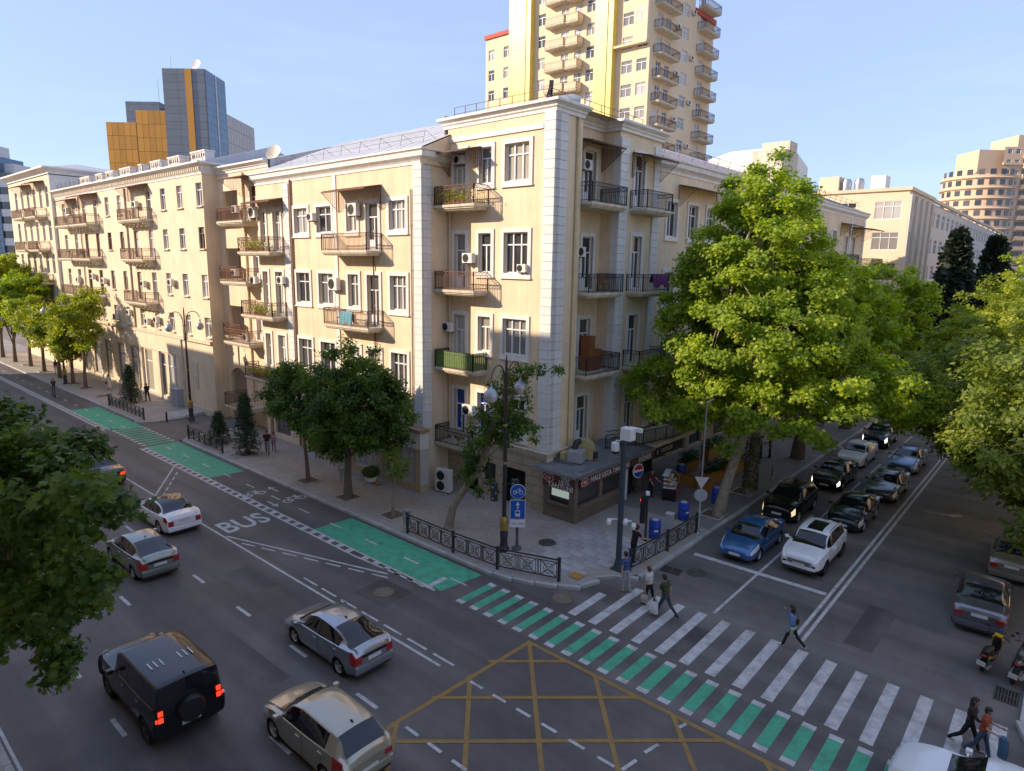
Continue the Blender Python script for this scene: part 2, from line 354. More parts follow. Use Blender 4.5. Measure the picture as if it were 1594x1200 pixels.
strip('lane_line',road,-30.6,13.83,-21.6,16.72,.10,m_pw)
for i in range(7): strip('lane_dash',road,-29.3+i*1.2,13.93+i*.386,-28.5+i*1.2,14.19+i*.386,.09,m_pw)
for y,x0 in ((10.93,-15.81),(8.14,-16.05),(5.35,-16.2)):
    for i in range(28):
        x=x0-i*3.95; strip('lane_dash',road,x,y,x+1.05,y,.13,m_pw)
strip('lane_line',road,-150,2.98+.05,60,2.98+.05,.08,m_pw)
# bus lettering and cycle marks
t_bus=obj('bus_lettering',text_mesh('BUS',2.35,m_pw,0.0005,bold=True),road,(-31.6,15.22,.0045),R(90)); t_bus.scale=(.62,.95,1)
def cycle_mark(x,y,a):
    b=MB()
    for cx in (-.42,.42): 
        n=18
        for k in range(n):
            t0=2*math.pi*k/n; t1=2*math.pi*(k+1)/n
            b.add([(cx+.30*math.cos(t0),.30*math.sin(t0),0),(cx+.30*math.cos(t1),.30*math.sin(t1),0),(cx+.20*math.cos(t1),.20*math.sin(t1),0),(cx+.20*math.cos(t0),.20*math.sin(t0),0)],[(3,2,1,0)])
    def ln(p,q,w=.04,z=.0012):
        d=Vector((q[0]-p[0],q[1]-p[1])).normalized(); nx,ny=-d.y*w,d.x*w
        b.add([(p[0]-nx,p[1]-ny,z),(q[0]-nx,q[1]-ny,z),(q[0]+nx,q[1]+ny,z),(p[0]+nx,p[1]+ny,z)],[(0,1,2,3)])
    ln((-.42,0),(-.15,.42)); ln((-.15,.42),(.30,.42),z=.0024); ln((.42,0),(.28,.55),z=.0036); ln((-.42,0),(.02,.0),z=.0048); ln((.02,0),(.30,.40),z=.006); ln((.15,.57),(.42,.57),z=.0072); ln((-.28,.50),(-.05,.50),z=.0084)
    return obj('cycle_mark',b.mesh('cycle_mark',m_pw),road,(x,y,.0045),a)
cycle_mark(-35.3,17.72,R(90)); cycle_mark(-32.9,18.92,R(90))
def arrow_mark(x,y,a):
    return obj('arrow_mark',MB().add([(0,-.05,0),(.8,-.05,0),(.8,.05,0),(0,.05,0),(.75,-.2,0.0),(1.25,0,0),(.75,.2,0)],[(0,1,2,3),(4,5,6)]).mesh('arrow_mark',m_pw),road,(x,y,.0045),a)
arrow_mark(-34.7,18.92,R(180)); arrow_mark(-33.7,17.66,0)
# crossings of the side street
for i in range(15):
    x=-13.64+i*.953; strip('crosswalk_stripe',side_road if False else road,x,19.47,x,(21.7 if i==0 else 23.1),.37,m_pw,.006)
i=0; x=-17.55
while x<1.2:
    a=17.12; b=19.22
    if x<-15.2: a+=.0
    strip('green_stripe',road,x,a+.23,x,b-.23,.39,m_pg); strip('stripe_end',road,x,a,x,a+.225,.39,m_pw); strip('stripe_end',road,x,b-.225,x,b,.39,m_pw)
    x+=.7615
strip('stop_line',side_road,-12.6,28.0,-6.68,28.12,.30,m_pw)
strip('lane_line',side_road,-9.53,23.4,-9.53,33.2,.12,m_pw,.008)
for i in range(22): strip('lane_dash',side_road,-9.53,37.2+i*5.45,-9.53,40.2+i*5.45,.12,m_pw)
for x in (-6.55,-6.27): strip('lane_line',side_road,x,23.6 if x>-6.4 else 23.85,x,150,.13,m_pw)
# yellow box junction
strip('box_line',road,-13.72,16.86,4.5,16.72,.16,m_py,.0045)
strip('box_line',road,-13.62,16.9,-14.05,4.6,.16,m_py,.0060)
strip('box_line',road,-14.05,4.6,4.5,4.6,.16,m_py,.0075)
def clip_y(x0,y0,sl,ymin,xmin,xmax):
    # a diagonal from (x0,y0) going down with slope dy/dx=sl
    x1=x0+(ymin-y0)/sl
    if x1<xmin: x1=xmin
    if x1>xmax: x1=xmax
    return x1,y0+(x1-x0)*sl
for k in range(-5,7):
    x0=-13.6+k*2.84; y0=16.84
    if x0<-13.8: y0=y0+(-13.85-x0)*-1.08; x0=-13.85
    if y0<5.5 or x0>4: continue
    x1,y1=clip_y(x0,y0,-1.08,4.7,-13.85,4.4); strip('box_line',road,x0,y0,x1,y1,.15,m_py,.009)
for k in range(0,12):
    x0=-11.9+k*2.84; y0=16.84
    if x0>4.4: y0=y0-(x0-4.4)*.92; x0=4.4
    if y0<5.5: continue
    x1,y1=clip_y(x0,y0,.92,4.7,-13.9,4.4); strip('box_line',road,x0,y0,x1,y1,.15,m_py,.0105)
for i in range(6): strip('lane_dash',road,-13.58+i*.995,13.79,-13.03+i*.995,13.79,.11,m_pw,.013); strip('lane_dash',road,-13.47+i*.98,10.98,-12.92+i*.98,10.98,.11,m_pw,.013)
for a,b in (((-7.84,13.83),(-7.74,14.41)),((-7.71,14.82),(-7.59,15.36)),((-7.47,16.40),(-7.39,16.71))): strip('lane_dash',road,*a,*b,.11,m_pw,.013)

# pavements: raised, with single kerb stones
PH=.13
def pavement(name,poly,m):
    return obj(name,MB().prism(poly,-.155,PH).mesh(name,m),kind='structure')
curve=[(-18.6,19.85),(-17.6,19.98),(-16.6,20.3),(-15.6,20.78),(-14.75,21.35),(-14.50,22.1),(-14.45,22.9),(-14.1,23.35),(-13.55,23.65),(-13.28,24.4),(-13.22,25.5)]
pav_w=pavement('pavement_west',[(-170,19.85),(-58.4,19.85),(-57.9,20.4),(-57.6,21.2),(-57.6,26),(-170,26)],m_pav)
pav_e=pavement('pavement',[(-50.6,27.5),(-50.6,21.2),(-50.3,20.4),(-49.8,19.85)]+curve+[(-13.22,31.0),(-21.5,31.0),(-21.5,27.5)],m_pav)
pav_n=pavement('side_pavement',[(-13.22,31.0),(-13.22,260),(-22.5,260),(-22.5,31.0)],m_pav2)
pav_r=pavement('east_pavement',[(30,19.9),(30,260),(.32,260),(.32,23.2),(.9,21.4),(2.2,20.3),(4,19.9)],m_pav2)
pav_s=pavement('south_pavement',[(-170,-6),(90,-6),(90,2.7),(-170,2.7)],m_pav)
m_k=MB().bbox(-.485,.485,-.1,.1,-.1,PH+.012,.02).mesh('kerb_stone',m_kerb)
def kerb_line(parent,pts):
    pts=[Vector((*p,0)) for p in pts]; 
    seg=[]; tot=0
    for a,b in zip(pts,pts[1:]): seg.append((tot,a,b)); tot+=(b-a).length
    n=max(1,round(tot/1.0)); st=tot/n
    for i in range(n):
        s=(i+.5)*st
        for t0,a,b in seg:
            if t0<=s<=t0+(b-a).length+1e-6:
                d=(b-a).normalized(); p=a+d*(s-t0); o=obj('kerb_stone',m_k,parent,p,math.atan2(d.y,d.x)); o.scale.x=st; break
kerb_line(pav_w,[(-124,19.75),(-58.4,19.75),(-57.8,20.35),(-57.5,21.2),(-57.5,24)])
kerb_line(pav_e,[(-50.7,24.6),(-50.7,21.2),(-50.4,20.3),(-49.8,19.75),(-18.6,19.75)]+[(x+.05 if x>-15 else x,y-.09) for x,y in curve[1:]]+[(-13.12,30.9)])
kerb_line(pav_n,[(-13.12,31.0),(-13.12,108)])
kerb_line(pav_r,[(.22,60),(.22,23.2),(.83,21.35),(2.15,20.2)])
kerb_line(pav_s,[(-26,2.8),(-12,2.8)])
# large grey slabs of the corner
def inside(p,poly):
    c=False; n=len(poly)
    for i in range(n):
        a,b=poly[i],poly[(i+1)%n]
        if (a[1]>p[1])!=(b[1]>p[1]) and p[0]<(b[0]-a[0])*(p[1]-a[1])/(b[1]-a[1])+a[0]: c=not c
    return c
cpoly=[(-18.3,21.3),(-16.9,20.75),(-15.7,21.1),(-14.95,21.6),(-14.75,22.4),(-14.75,23.2),(-14.35,23.7),(-13.7,24.2),(-13.55,27.2),(-18.5,27.2),(-18.9,23.2)]
m_sl=[MB().bbox(-.385,.385,-.235,.235,-.03,.012+.004*k,.006).mesh('paving_slab',m_slabs) for k in range(3)]
j=0; y=20.9
while y<27.2:
    x=-19+(j%2)*.4
    while x<-13:
        if all(inside((x+dx,y+dy),cpoly) for dx in (-.36,.36) for dy in (-.2,.2)):
            obj('paving_slab',m_sl[rnd.randrange(3)],pav_e,(x,y,PH),R(rnd.uniform(-.4,.4)))
        x+=.80
    y+=.50; j+=1
sheet('paint_patch',-15.55,-14.95,21.75,22.3,PH+.03,mat('orange_tactile_paint',(.45,.20,.05),.7,var=.2),pav_e)
# tree pits
def tree_pit(parent,x,y,s=.62):
    f=MB()
    f.box(-s,s,-s,-s+.09,-.02,.06).box(-s,s,s-.09,s,-.02,.06).box(-s,-s+.09,-s+.09,s-.09,-.02,.06).box(s-.09,s,-s+.09,s-.09,-.02,.06)
    o=obj('tree_pit',f.mesh('tree_pit',m_kerb),parent,(x,y,PH)); obj('soil',MB().box(-s+.09,s-.09,-s+.09,s-.09,-.05,.02).mesh('soil',m_soil),o); return o
for x,y in ((-30.59,20.95),(-34.81,20.99),(-26.56,21.0),(-42.94,21.21)): tree_pit(pav_e,x,y)
for x,y in ((-77.74,21.4),(-81.5,21.3),(-92.69,21.4),(-72.0,21.2),(-100,21.4)): tree_pit(pav_w,x,y)
for x,y in ((-13.95,33.13),(-14.2,37.95),(-14.3,47.75),(-14.3,60)): tree_pit(pav_n,x,y)
# manhole covers and drains
m_mh=mat('cast_iron_cover',(.10,.095,.085),.6,metal=.4,var=.3,vs=10)
m_mh2=mat('dusty_iron_cover',(.20,.16,.11),.7,var=.3,vs=10)
def manhole(x,y,z,lab,m,r=.42):
    e=empty('manhole_cover',(x,y,z),0,lab,'manhole cover','round manhole covers')
    b=MB().lathe([(r-.06,-.01),(r-.06,.012),(.0,.012)],n=28)
    for rr in (.1,.2,.3): b.ring((0,0,.012),rr,.012,'z',24,4)
    for k in range(8):
        t=k*math.pi/4; b.bar((.08*math.cos(t),.08*math.sin(t),.013),(.33*math.cos(t),.33*math.sin(t),.013),.012,.008)
    obj('lid',b.mesh('lid',m,40),e); obj('rim',MB().ring((0,0,.004),r-.02,.03,'z',28,6).mesh('rim',m,40),e)
manhole(-18.32,23.9,PH+.018,'dark round manhole cover set in the grey corner paving',m_mh)
manhole(-14.62,20.22,.006,'rusty round manhole cover in the road at the pavement corner',m_mh2)
manhole(-20.41,15.57,.006,'worn round manhole cover in a square patch near the bus lane end',m_mh2)
manhole(-11.6,26.2,.006,'dark round manhole cover in the road before the stop line',m_mh)
obj('asphalt_patch',MB().add([(-.95,-.8,0),(.95,-.8,0),(.95,.8,0),(-.95,.8,0)],[(0,1,2,3)]).mesh('asphalt_patch',asphalt('darker_asphalt',(.075,.066,.062))),road,(-20.41,15.57,.003),.05)
m_patch=asphalt('repair_asphalt',(.088,.078,.073))
for px_,py_,w_,l_,a_ in ((-25.5,12.4,1.1,2.6,.02),(-9.5,20.9,2.2,1.1,-.03),(-20.2,9.6,.7,4.2,.01),(-4.6,26.5,1.0,3.8,1.55),(-31.5,7.0,1.3,2.0,.05),(-11.2,33.8,.5,5.0,1.57)):
    obj('asphalt_patch',MB().add([(-l_/2,-w_/2,0),(l_/2,-w_/2*1.04,0),(l_/2,w_/2,0),(-l_/2*.97,w_/2,0)],[(0,1,2,3)]).mesh('asphalt_patch',m_patch),road,(px_,py_,.002),a_)
def drain(x,y,rz,lab):
    b=MB()
    for k in range(8): b.box(-.42,.42,-.30+k*.083,-.265+k*.083,0,.02)
    b.box(-.45,-.42,-.33,.33,0,.022).box(.42,.45,-.33,.33,0,.022).box(-.02,.02,-.33,.33,0,.021)
    e=empty('drain_grate',(x,y,.004),rz,lab,'drain grate'); obj('bars',b.mesh('bars',m_mh),e); obj('pit',MB().add([(-.42,-.32,.003),(.42,-.32,.003),(.42,.32,.003),(-.42,.32,.003)],[(0,1,2,3)]).mesh('pit',m_dark),e)
drain(-12.55,25.63,.1,'iron drain grate by the kerb near the stop line'); drain(-.30,24.94,R(90),'iron drain grate in the gutter below the parked motorcycle')
# ================================================================== buildings
_wm={}
def win_meshes(w,h,style,fm,pm,trim,depth):
    """frame, pane, surround meshes; origin = lower left of the opening on the wall plane, +y inward"""
    k=(round(w,2),round(h,2),style,fm.name,pm.name,trim.name if trim else '',depth)
    if k in _wm: return _wm[k]
    f=MB(); y0,y1=depth-.10,depth-.02; b=.065
    f.box(0,w,y0,y1,0,b).box(0,w,y0,y1,h-b,h).box(0,b,y0,y1,b,h-b).box(w-b,w,y0,y1,b,h-b)
    ya,yb=y0-.012,y1-.015; tz=h*.70; m=.035
    if style in('w2','w3','w2c'):
        if style!='w2c' : f.box(b,w-b,ya,yb,tz-m,tz+m)
        n=3 if style=='w3' else 2
        for i in range(1,n): f.box(w*i/n-m,w*i/n+m,ya-.01,yb-.012,b,h-b)
    elif style=='w1t': f.box(b,w-b,ya,yb,tz-m,tz+m)
    elif style=='t':   # T: transom and one mullion below
        f.box(b,w-b,ya,yb,tz-m,tz+m); f.box(w/2-m,w/2+m,ya-.01,yb-.012,b,tz-m)
    elif style=='door':
        f.box(b,w-b,ya,yb,tz-m,tz+m); f.box(w*.55-m,w*.55+m,ya-.01,yb-.012,b,tz-m); f.box(b,w*.55-m,ya+.005,yb,b,h*.22)
        f.box(w*.48,w*.50,ya-.05,ya,h*.36,h*.42)
    elif style=='grid':
        for i in range(1,4): f.box(w*i/4-.02,w*i/4+.02,ya-.01,yb-.012,b,h-b)
        f.box(b,w-b,ya,yb,h*.5-.02,h*.5+.02)
    fme=f.mesh('window',fm)
    p=MB().add([(b,depth-.045,b),(w-b,depth-.045,b),(w-b,depth-.045,h-b),(b,depth-.045,h-b)],[(0,1,2,3)])
    pme=p.mesh('pane',pm); sme=None
    if trim:
        s=MB(); t=.22; d=-.07
        s.box(-t,0.0,d,.03,-t,h+t).box(w,w+t,d,.03,-t,h+t).box(0,w,d,.03,h,h+t).box(0,w,d,.03,-t,0)
        s.box(-t-.03,w+t+.03,d-.05,-.002,-t-.09,-t-.003)
        sme=s.mesh('surround',trim)
    _wm[k]=(fme,pme,sme); return _wm[k]

class Fac:
    """one facade plane of a building: x along the wall seen from outside (left to right), +y inward"""
    def __init__(s,root,ox,oy,rz=0): s.root=root; s.O=Vector((ox,oy,0)); s.rz=rz; s.ops=[]
    def W(s,x,y,z): c,n=math.cos(s.rz),math.sin(s.rz); return Vector((s.O.x+c*x-n*y,s.O.y+n*x+c*y,z))
    def put(s,name,me,x,y,z,**k): return wchild(obj(name,me,None,s.W(x,y,z),s.rz,**k),s.root)
    def op(s,x0,x1,z0,z1): s.ops.append((x0,x1,z0,z1))
    def window(s,x0,x1,z0,z1,style='w2',fm=None,pm=None,trim=None,depth=.24,sill=None,hole=True):
        fm=fm or m_frame; pm=pm or m_pane
        a,b,c=win_meshes(x1-x0,z1-z0,style,fm,pm,trim,depth)
        if hole: s.op(x0,x1,z0,z1)
        o=s.put('door' if style=='door' else 'window',a,x0,0,z0); obj('pane',b,o)
        if c: obj('surround',c,o)
        if sill:
            k=('sill',round(x1-x0,2),sill.name)
            if k not in _wm: _wm[k]=MB().box(-.12,x1-x0+.12,-.16,.02,-.12,-.005).mesh('sill',sill)
            obj('sill',_wm[k],o)
        return o
    def wall(s,L,z0,z1,m,depth=.28,name='wall',x0=0.):
        xs=sorted({x0,L,*[round(o[i],4) for o in s.ops for i in(0,1) if x0<o[i]<L]}); zs=sorted({z0,z1,*[round(o[i],4) for o in s.ops for i in (2,3) if z0<o[i]<z1]})
        b=MB(); nx,nz=len(xs),len(zs); b.v=[(x,0,z) for z in zs for x in xs]
        for j in range(nz-1):
            for i in range(nx-1):
                cx,cz=(xs[i]+xs[i+1])/2,(zs[j]+zs[j+1])/2
                if any(o[0]<cx<o[1] and o[2]<cz<o[3] for o in s.ops): continue
                b.f.append((j*nx+i,j*nx+i+1,(j+1)*nx+i+1,(j+1)*nx+i)); b.m.append(0)
        for a,c,d,e in s.ops:
            if a>=L or c<=x0 or d>=z1 or e<=z0: continue
            y=depth; b.add([(a,0,d),(c,0,d),(c,0,e),(a,0,e),(a,y,d),(c,y,d),(c,y,e),(a,y,e)],[(0,1,5,4),(1,2,6,5),(2,3,7,6),(3,0,4,7)])
        return s.put(name,b.mesh(name,m),0,0,0)
    def box(s,name,x0,x1,y0,y1,z0,z1,m,sub=None):
        me=MB().box(0,x1-x0,0,y1-y0,0,z1-z0).mesh(name,m); return s.put(name,me,x0,y0,z0)
    def balcony(s,x0,x1,z,d=1.2,rail=None,style='bars',brackets=False,panel=None,y0=0.):
        rail=rail or m_rust; w=x1-x0; k=('bal',round(w,2),round(d,2),rail.name,style,brackets,panel.name if panel else '')
        if k not in _wm:
            b=MB().box(0,w,-d,-.002,-.14,0).box(.07,w-.07,-d+.07,-.002,-.23,-.142).box(.14,w-.14,-d+.16,-.002,-.30,-.232)
            if brackets:
                for i in range(int(w/1.1)+1):
                    bx=.25+i*(w-.5)/max(1,int(w/1.1)); b.box(bx-.08,bx+.08,-d+.35,-.002,-.48,-.302); b.box(bx-.07,bx+.07,-d*.5,-.002,-.66,-.482)
            r=MB(); h=1.02; yo=-d+.06; e=.018
            runs=[((.06,yo),(w-.06,yo)),((.06,yo),(.06,-.03)),((w-.06,yo),(w-.06,-.03))]
            for (ax,ay),(bx,by) in runs:
                r.bar((ax,ay,h),(bx,by,h),.03,.018); r.bar((ax,ay,.09),(bx,by,.09),.016); r.bar((ax,ay,h-.2),(bx,by,h-.2),.013)
                n=max(2,int(math.hypot(bx-ax,by-ay)/.125))
                for i in range(n+1):
                    t=i/n; x,y=ax+(bx-ax)*t,ay+(by-ay)*t; big=i in(0,n)
                    r.bar((x,y,0),(x,y,h if big else h-.2),.024 if big else .009)
                n2=max(1,int(math.hypot(bx-ax,by-ay)/.24))
                for i in range(n2):   # crossed motif under the hand rail
                    t0,t1=i/n2,(i+1)/n2; x,y,x2,y2=ax+(bx-ax)*t0,ay+(by-ay)*t0,ax+(bx-ax)*t1,ay+(by-ay)*t1
                    r.bar((x,y,h-.19),(x2,y2,h-.02),.009); r.bar((x,y,h-.02),(x2,y2,h-.19),.009)
            pm=None
            if panel:
                pm=MB()
                for (ax,ay),(bx,by) in runs:
                    n=max(2,int(math.hypot(bx-ax,by-ay)/.14))
                    for i in range(n):
                        t=(i+.5)/n; x,y=ax+(bx-ax)*t,ay+(by-ay)*t
                        hx,hy=(.06,.012) if abs(bx-ax)>.1 else (.012,.06)
                        pm.box(x-hx,x+hx,y-hy,y+hy,.06,h-.04)
                pm=pm.mesh('rail_panel',panel)
            _wm[k]=(b.mesh('balcony',m_slab),r.mesh('railing',rail),pm)
        a,b,c=_wm[k]; o=s.put('balcony',a,x0,y0,z); obj('railing',b,o)
        if c: obj('rail_panel',c,o)
        return o
    def awning(s,x0,x1,z,d=1.25,y0=0.):
        w=x1-x0; k=('awn',round(w,2),round(d,2))
        if k not in _wm:
            b=MB(); n=int(w/.13)
            for i in range(n):   # corrugated sheet
                xa,xb=w*i/n,w*(i+1)/n; dz=.02*(i%2)
                b.add([(xa,-d,dz),(xb,-d,.02-dz),(xb,-.01,.28+.02-dz),(xa,-.01,.28+dz),(xa,-d,dz-.02),(xb,-d,-dz),(xb,-.01,.28-dz),(xa,-.01,.26+dz)],[(0,1,2,3),(7,6,5,4),(0,4,5,1)])
            for i in range(int(w/.11)): x=.05+i*.11; b.bar((x,-d,-.0),(x,-d,-.1),.014)
            b.bar((0,-d,-.03),(w,-d,-.03),.02)
            me=b.mesh('awning',m_rust); br=MB()
            for x in (0.,):
                br.bar((x,-.03,.2),(x,-.03,-1.15),.016); br.bar((x,-.03,.2),(x,-d,-.03),.014); br.bar((x,-.03,-1.15),(x,-d,-.05),.014)
                for i in range(1,8):  # lattice
                    t=i/8; br.bar((x,-.03,.2-1.35*t),(x,-d*(1-t),-.05-1.1*t*.0-1.1*t),.006); br.bar((x,-d*t,.15*(1-t)-.03*t),(x,-d*t,-1.15+1.1*t),.006)
                    br.bar((x,-d*t,.15-.18*t),(x,-.03,.2-1.35*t),.006)
            _wm[k]=(me,br.mesh('bracket',m_rust))
        a,b=_wm[k]; o=s.put('awning',a,x0,y0,z); obj('bracket',b,o,(.05,0,0)); obj('bracket',b,o,(w-.05,0,0)); return o
    def pipe(s,x,z0,z1,m=None,r=.06,y=-.09):
        b=MB().tube([(0,0,0),(0,0,z1-z0)],r,8)
        for i in range(int((z1-z0)/2.5)+1): b.ring((0,0,.4+i*2.5),r+.01,.018,'z',10,4)
        return s.put('downpipe',b.mesh('downpipe',m or m_pipe,40),x,y,z0)
    def quoin(s,x0,x1,z0,z1,ya=-.07,yb=.4,h=.46):
        k=('q',round(x1-x0,3),round(h,3),round(ya,2),round(yb,2))
        if k not in _wm: _wm[k]=MB().bbox(0,x1-x0,ya,yb,.008,h-.008,.012).mesh('quoin_stone',m_quoin)
        n=int(round((z1-z0)/h))
        for i in range(n): s.put('quoin_stone',_wm[k],x0,0,z0+i*h)
def sweep(root,name,pts,prof,m):
    """moulding: profile (out,z) swept along plan points; outward is to the right of travel"""
    pts=[Vector((*p,0)) for p in pts]; n=len(pts); b=MB(); k=len(prof)
    for i,p in enumerate(pts):
        ds=[]
        if i>0: ds.append((pts[i]-pts[i-1]).normalized())
        if i<n-1: ds.append((pts[i+1]-pts[i]).normalized())
        ns=[Vector((d.y,-d.x,0)) for d in ds]; nn=sum(ns,Vector()).normalized(); sc=1/max(.3,nn.dot(ns[0]))
        for o,z in prof: b.v.append(tuple(p+nn*o*sc+Vector((0,0,z))))
    for i in range(n-1):
        for j in range(k-1):
            a=i*k+j; b.f.append((a,a+k,a+k+1,a+1)); b.m.append(0)
    b.f.append(tuple(range(k))); b.m.append(0); b.f.append(tuple((n-1)*k+j for j in reversed(range(k)))); b.m.append(0)
    return wchild(obj(name,b.mesh(name,m)),root)
def pbox(root,name,x0,x1,y0,y1,z0,z1,m):
    return wchild(obj(name,MB().box(x0,x1,y0,y1,z0,z1).mesh(name,m)),root)
def pmesh(root,name,b,m,smooth=None): return wchild(obj(name,b.mesh(name,m,smooth)),root)

_acm={}
def ac(f,x,z,label,y=-.32,w=.78,h=.55,y0=0.,stand=False):
    """split air conditioner outdoor unit bolted to a facade"""
    k=(w,h)
    if k not in _acm:
        b=MB().bbox(-w/2,w/2,-.15,.15,0,h,.02)
        for i in range(6): b.box(w/2-.16,w/2-.04,-.158,-.15,.08+i*.07,.10+i*.07)
        fn=MB().ring((-.1,-.155,h*.5),h*.40,.012,'y',20,4)
        for rr in (.3,.2,.1): fn.ring((-.1,-.157,h*.5),h*rr,.006,'y',16,4)
        fn.lathe([(h*.40,-.151),(h*.40,-.153)],(-.1,0,h*.5),20,'y')
        br=MB().box(-w/2+.1,-w/2+.14,-.12,.30,-.05,-.003).box(w/2-.14,w/2-.1,-.12,.30,-.05,-.003)
        _acm[k]=(b.mesh('casing',m_acw),fn.mesh('fan_grille',m_black),br.mesh('bracket',m_iron))
    a,b,c=_acm[k]; e=empty('air_conditioner',f.W(x,y+y0,z),f.rz,label,'air conditioner','air conditioner units on the facades')
    obj('casing',a,e); obj('fan_grille',b,e); obj('bracket',c,e); return e

# ---------------------------------------------------------------- corner apartment building
cb=empty('corner_apartment_building',(-21,27,0),0,'cream plastered corner apartment block with white quoins and iron balconies','building')
cornice=[(0,-.55),(.06,-.55),(.06,-.40),(.16,-.33),(.16,-.26),(.40,-.12),(.44,-.12),(.44,0),(.30,.05),(0,.05)]
XL,XC=-28.6,-20.9
fa=Fac(cb,XL,27.0)           # street front of the corner block
def X(x): return x-XL
rows=[(17.85,19.75,16.72),(13.05,15.2,12.05),(8.6,10.58,7.52),(4.0,6.15,2.95)]
for i,(z0,z1,zf) in enumerate(rows):
    fa.window(X(-24.2),X(-22.5),z0,z1,'w3',trim=m_white_trim)
    fa.window(X(-26.1),X(-25.15),z0,z1,'t',trim=m_white_trim,pm=m_blue if i==3 else None)
    fa.window(X(-28.05),X(-27.15),zf+.06,z1,'door',trim=m_white_trim,pm=m_blue if i==3 else None)
    fa.balcony(X(-28.55),X(-25.35),zf,1.2,m_iron if i>1 else m_rust,panel=mat('green_slat_paint',(.10,.17,.04),.6,var=.25,vs=5) if i==2 else None)
fa.awning(X(-28.5),X(-25.9),19.55,1.25)
fa.op(X(-24.05),X(-22.35),.13,2.15); fa.op(X(-27.4),X(-26.0),.13,2.25); fa.op(X(-25.6),X(-24.6),.6,2.1)
fa.wall(X(XC),3.35,21.4,m_cream); fb=Fac(cb,XL,26.97); fb.ops=[o for o in fa.ops if o[2]<3]+[(X(-28.05),X(-27.15),2.9,3.4)]
fb.wall(X(XC),0,3.35,m_stone,.4,'ground_floor_wall')
pbox(cb,'shop_interior',-27.9,-21.5,27.45,30,.1,2.6,m_dark)
fb.box('door_frame',X(-24.05),X(-23.97),.2,.28,.13,2.15,m_frame); fb.box('shop_glass',X(-25.6),X(-24.6),.22,.24,.6,2.1,m_pane_dark)
sweep(cb,'ledge_moulding',[(XL,26.97),(XC,26.97),(XC,29.3)],[(0,-.30),(.05,-.3),(.05,-.2),(.12,-.15),(.12,-.02),(.18,0),(0,.04)],m_slab).location.z=3.5
fa.quoin(X(-21.55),X(XC)+.07,3.55,20.9)
fa.box('string_moulding',X(-28.4),X(-21.6),-.08,.02,20.25,20.5,m_white_trim)
fa.pipe(X(-28.35),3.2,16.4,m_cream2,.05)
# side street face of the corner block
fc=Fac(cb,XC,27.0,R(90))
fc.quoin(.02,1.0,3.55,20.9,h=.46); fc.wall(2.35,0,21.4,m_cream); fc.pipe(1.85,3.0,21.0,mat('bright_ribbon_cream',(.66,.53,.30),.7),.10,y=-.11)  # cream pipe stands in for a bright reflected ribbon on this strip
fd=Fac(cb,-22.05,29.35,R(90))   # recessed bay
fe=Fac(cb,XC,33.0,R(90))        # second bay
for i,(z0,z1,zf) in enumerate([(17.0,20.0,16.85),(12.2,15.3,12.05),(7.6,10.6,7.5),(3.1,6.0,2.95)]):
    fd.window(1.85,2.95,z0,z1-.15,'door',trim=m_white_trim,pm=m_pane_dark); fe.window(1.7,2.8,z0,z1,'door',trim=m_white_trim,pm=m_pane_dark)
    if i<3: fd.balcony(.05,3.6,zf,1.85,m_iron); fe.balcony(1.25,4.4,zf,1.2,m_iron)
fd.awning(.2,3.6,20.0,1.6); fe.awning(1.3,4.6,19.75,1.3)
fd.wall(3.65,2.9,21.4,m_cream); fe.op(.9,3.8,.13,2.5); fd.op(.5,3.4,.13,2.5); fe.wall(4.7,2.9,21.4,m_cream); fe.wall(4.7,0,2.9,m_stoneY,.5,'ground_floor_wall'); fd.wall(3.65,0,2.9,m_stoneY,.5,'ground_floor_wall')
Fac(cb,-22.05,33.0).wall(1.15,0,21.4,m_cream,name='return_wall')
fe.quoin(-.02,.85,3.2,20.9,ya=-.12); fe.quoin(3.85,4.7,3.2,20.9,ya=-.10)
for k in range(38): pass
pmesh(cb,'return_wall',MB().add([(-22.05,29.35,0),(XC,29.35,0),(XC,29.35,21.4),(-22.05,29.35,21.4)],[(3,2,1,0)]),m_cream)
sweep(cb,'cornice',[(XL-.3,27.8),(XL-.3,27.0),(XC+.05,27.0),(XC+.05,29.35),(-22.0,29.36),(-22.0,32.95),(XC+.1,32.95),(XC+.1,37.75),(-23,37.75)],[(o_*.75,z_) for o_,z_ in cornice],m_white_trim).location.z=21.55
pmesh(cb,'parapet_roof',MB().add([(XL-.3,27,21.52),(XC,27,21.52),(XC,37.7,21.52),(XL-.3,37.7,21.52)],[(0,1,2,3)]),m_roof)
pbox(cb,'core_box',XL+.6,-22.5,27.6,37.0,0,21.3,m_dark)  # box added inside the block to stop light passing through
pmesh(cb,'end_wall',MB().add([(XL-.3,37.7,15),(XC,37.7,15),(XC,37.7,21.8),(XL-.3,37.7,21.8),(XL-.3,27.0,15),(XL-.3,27.0,21.8)],[(0,3,2,1),(4,5,3,0)]),m_cream)
# thin safety rail and ducts on the corner roof
rb=MB()
for pa,pb in (((XL,27.5),(-21.6,27.5)),((-21.6,27.5),(-21.6,36.5))):
    n=8
    for i in range(n+1):
        x,y=pa[0]+(pb[0]-pa[0])*i/n,pa[1]+(pb[1]-pa[1])*i/n; rb.bar((x,y,21.5),(x,y,22.25),.015)
    for h in (21.9,22.25): rb.bar((*pa,h),(*pb,h),.012)
pmesh(cb,'roof_railing',rb,m_rust)
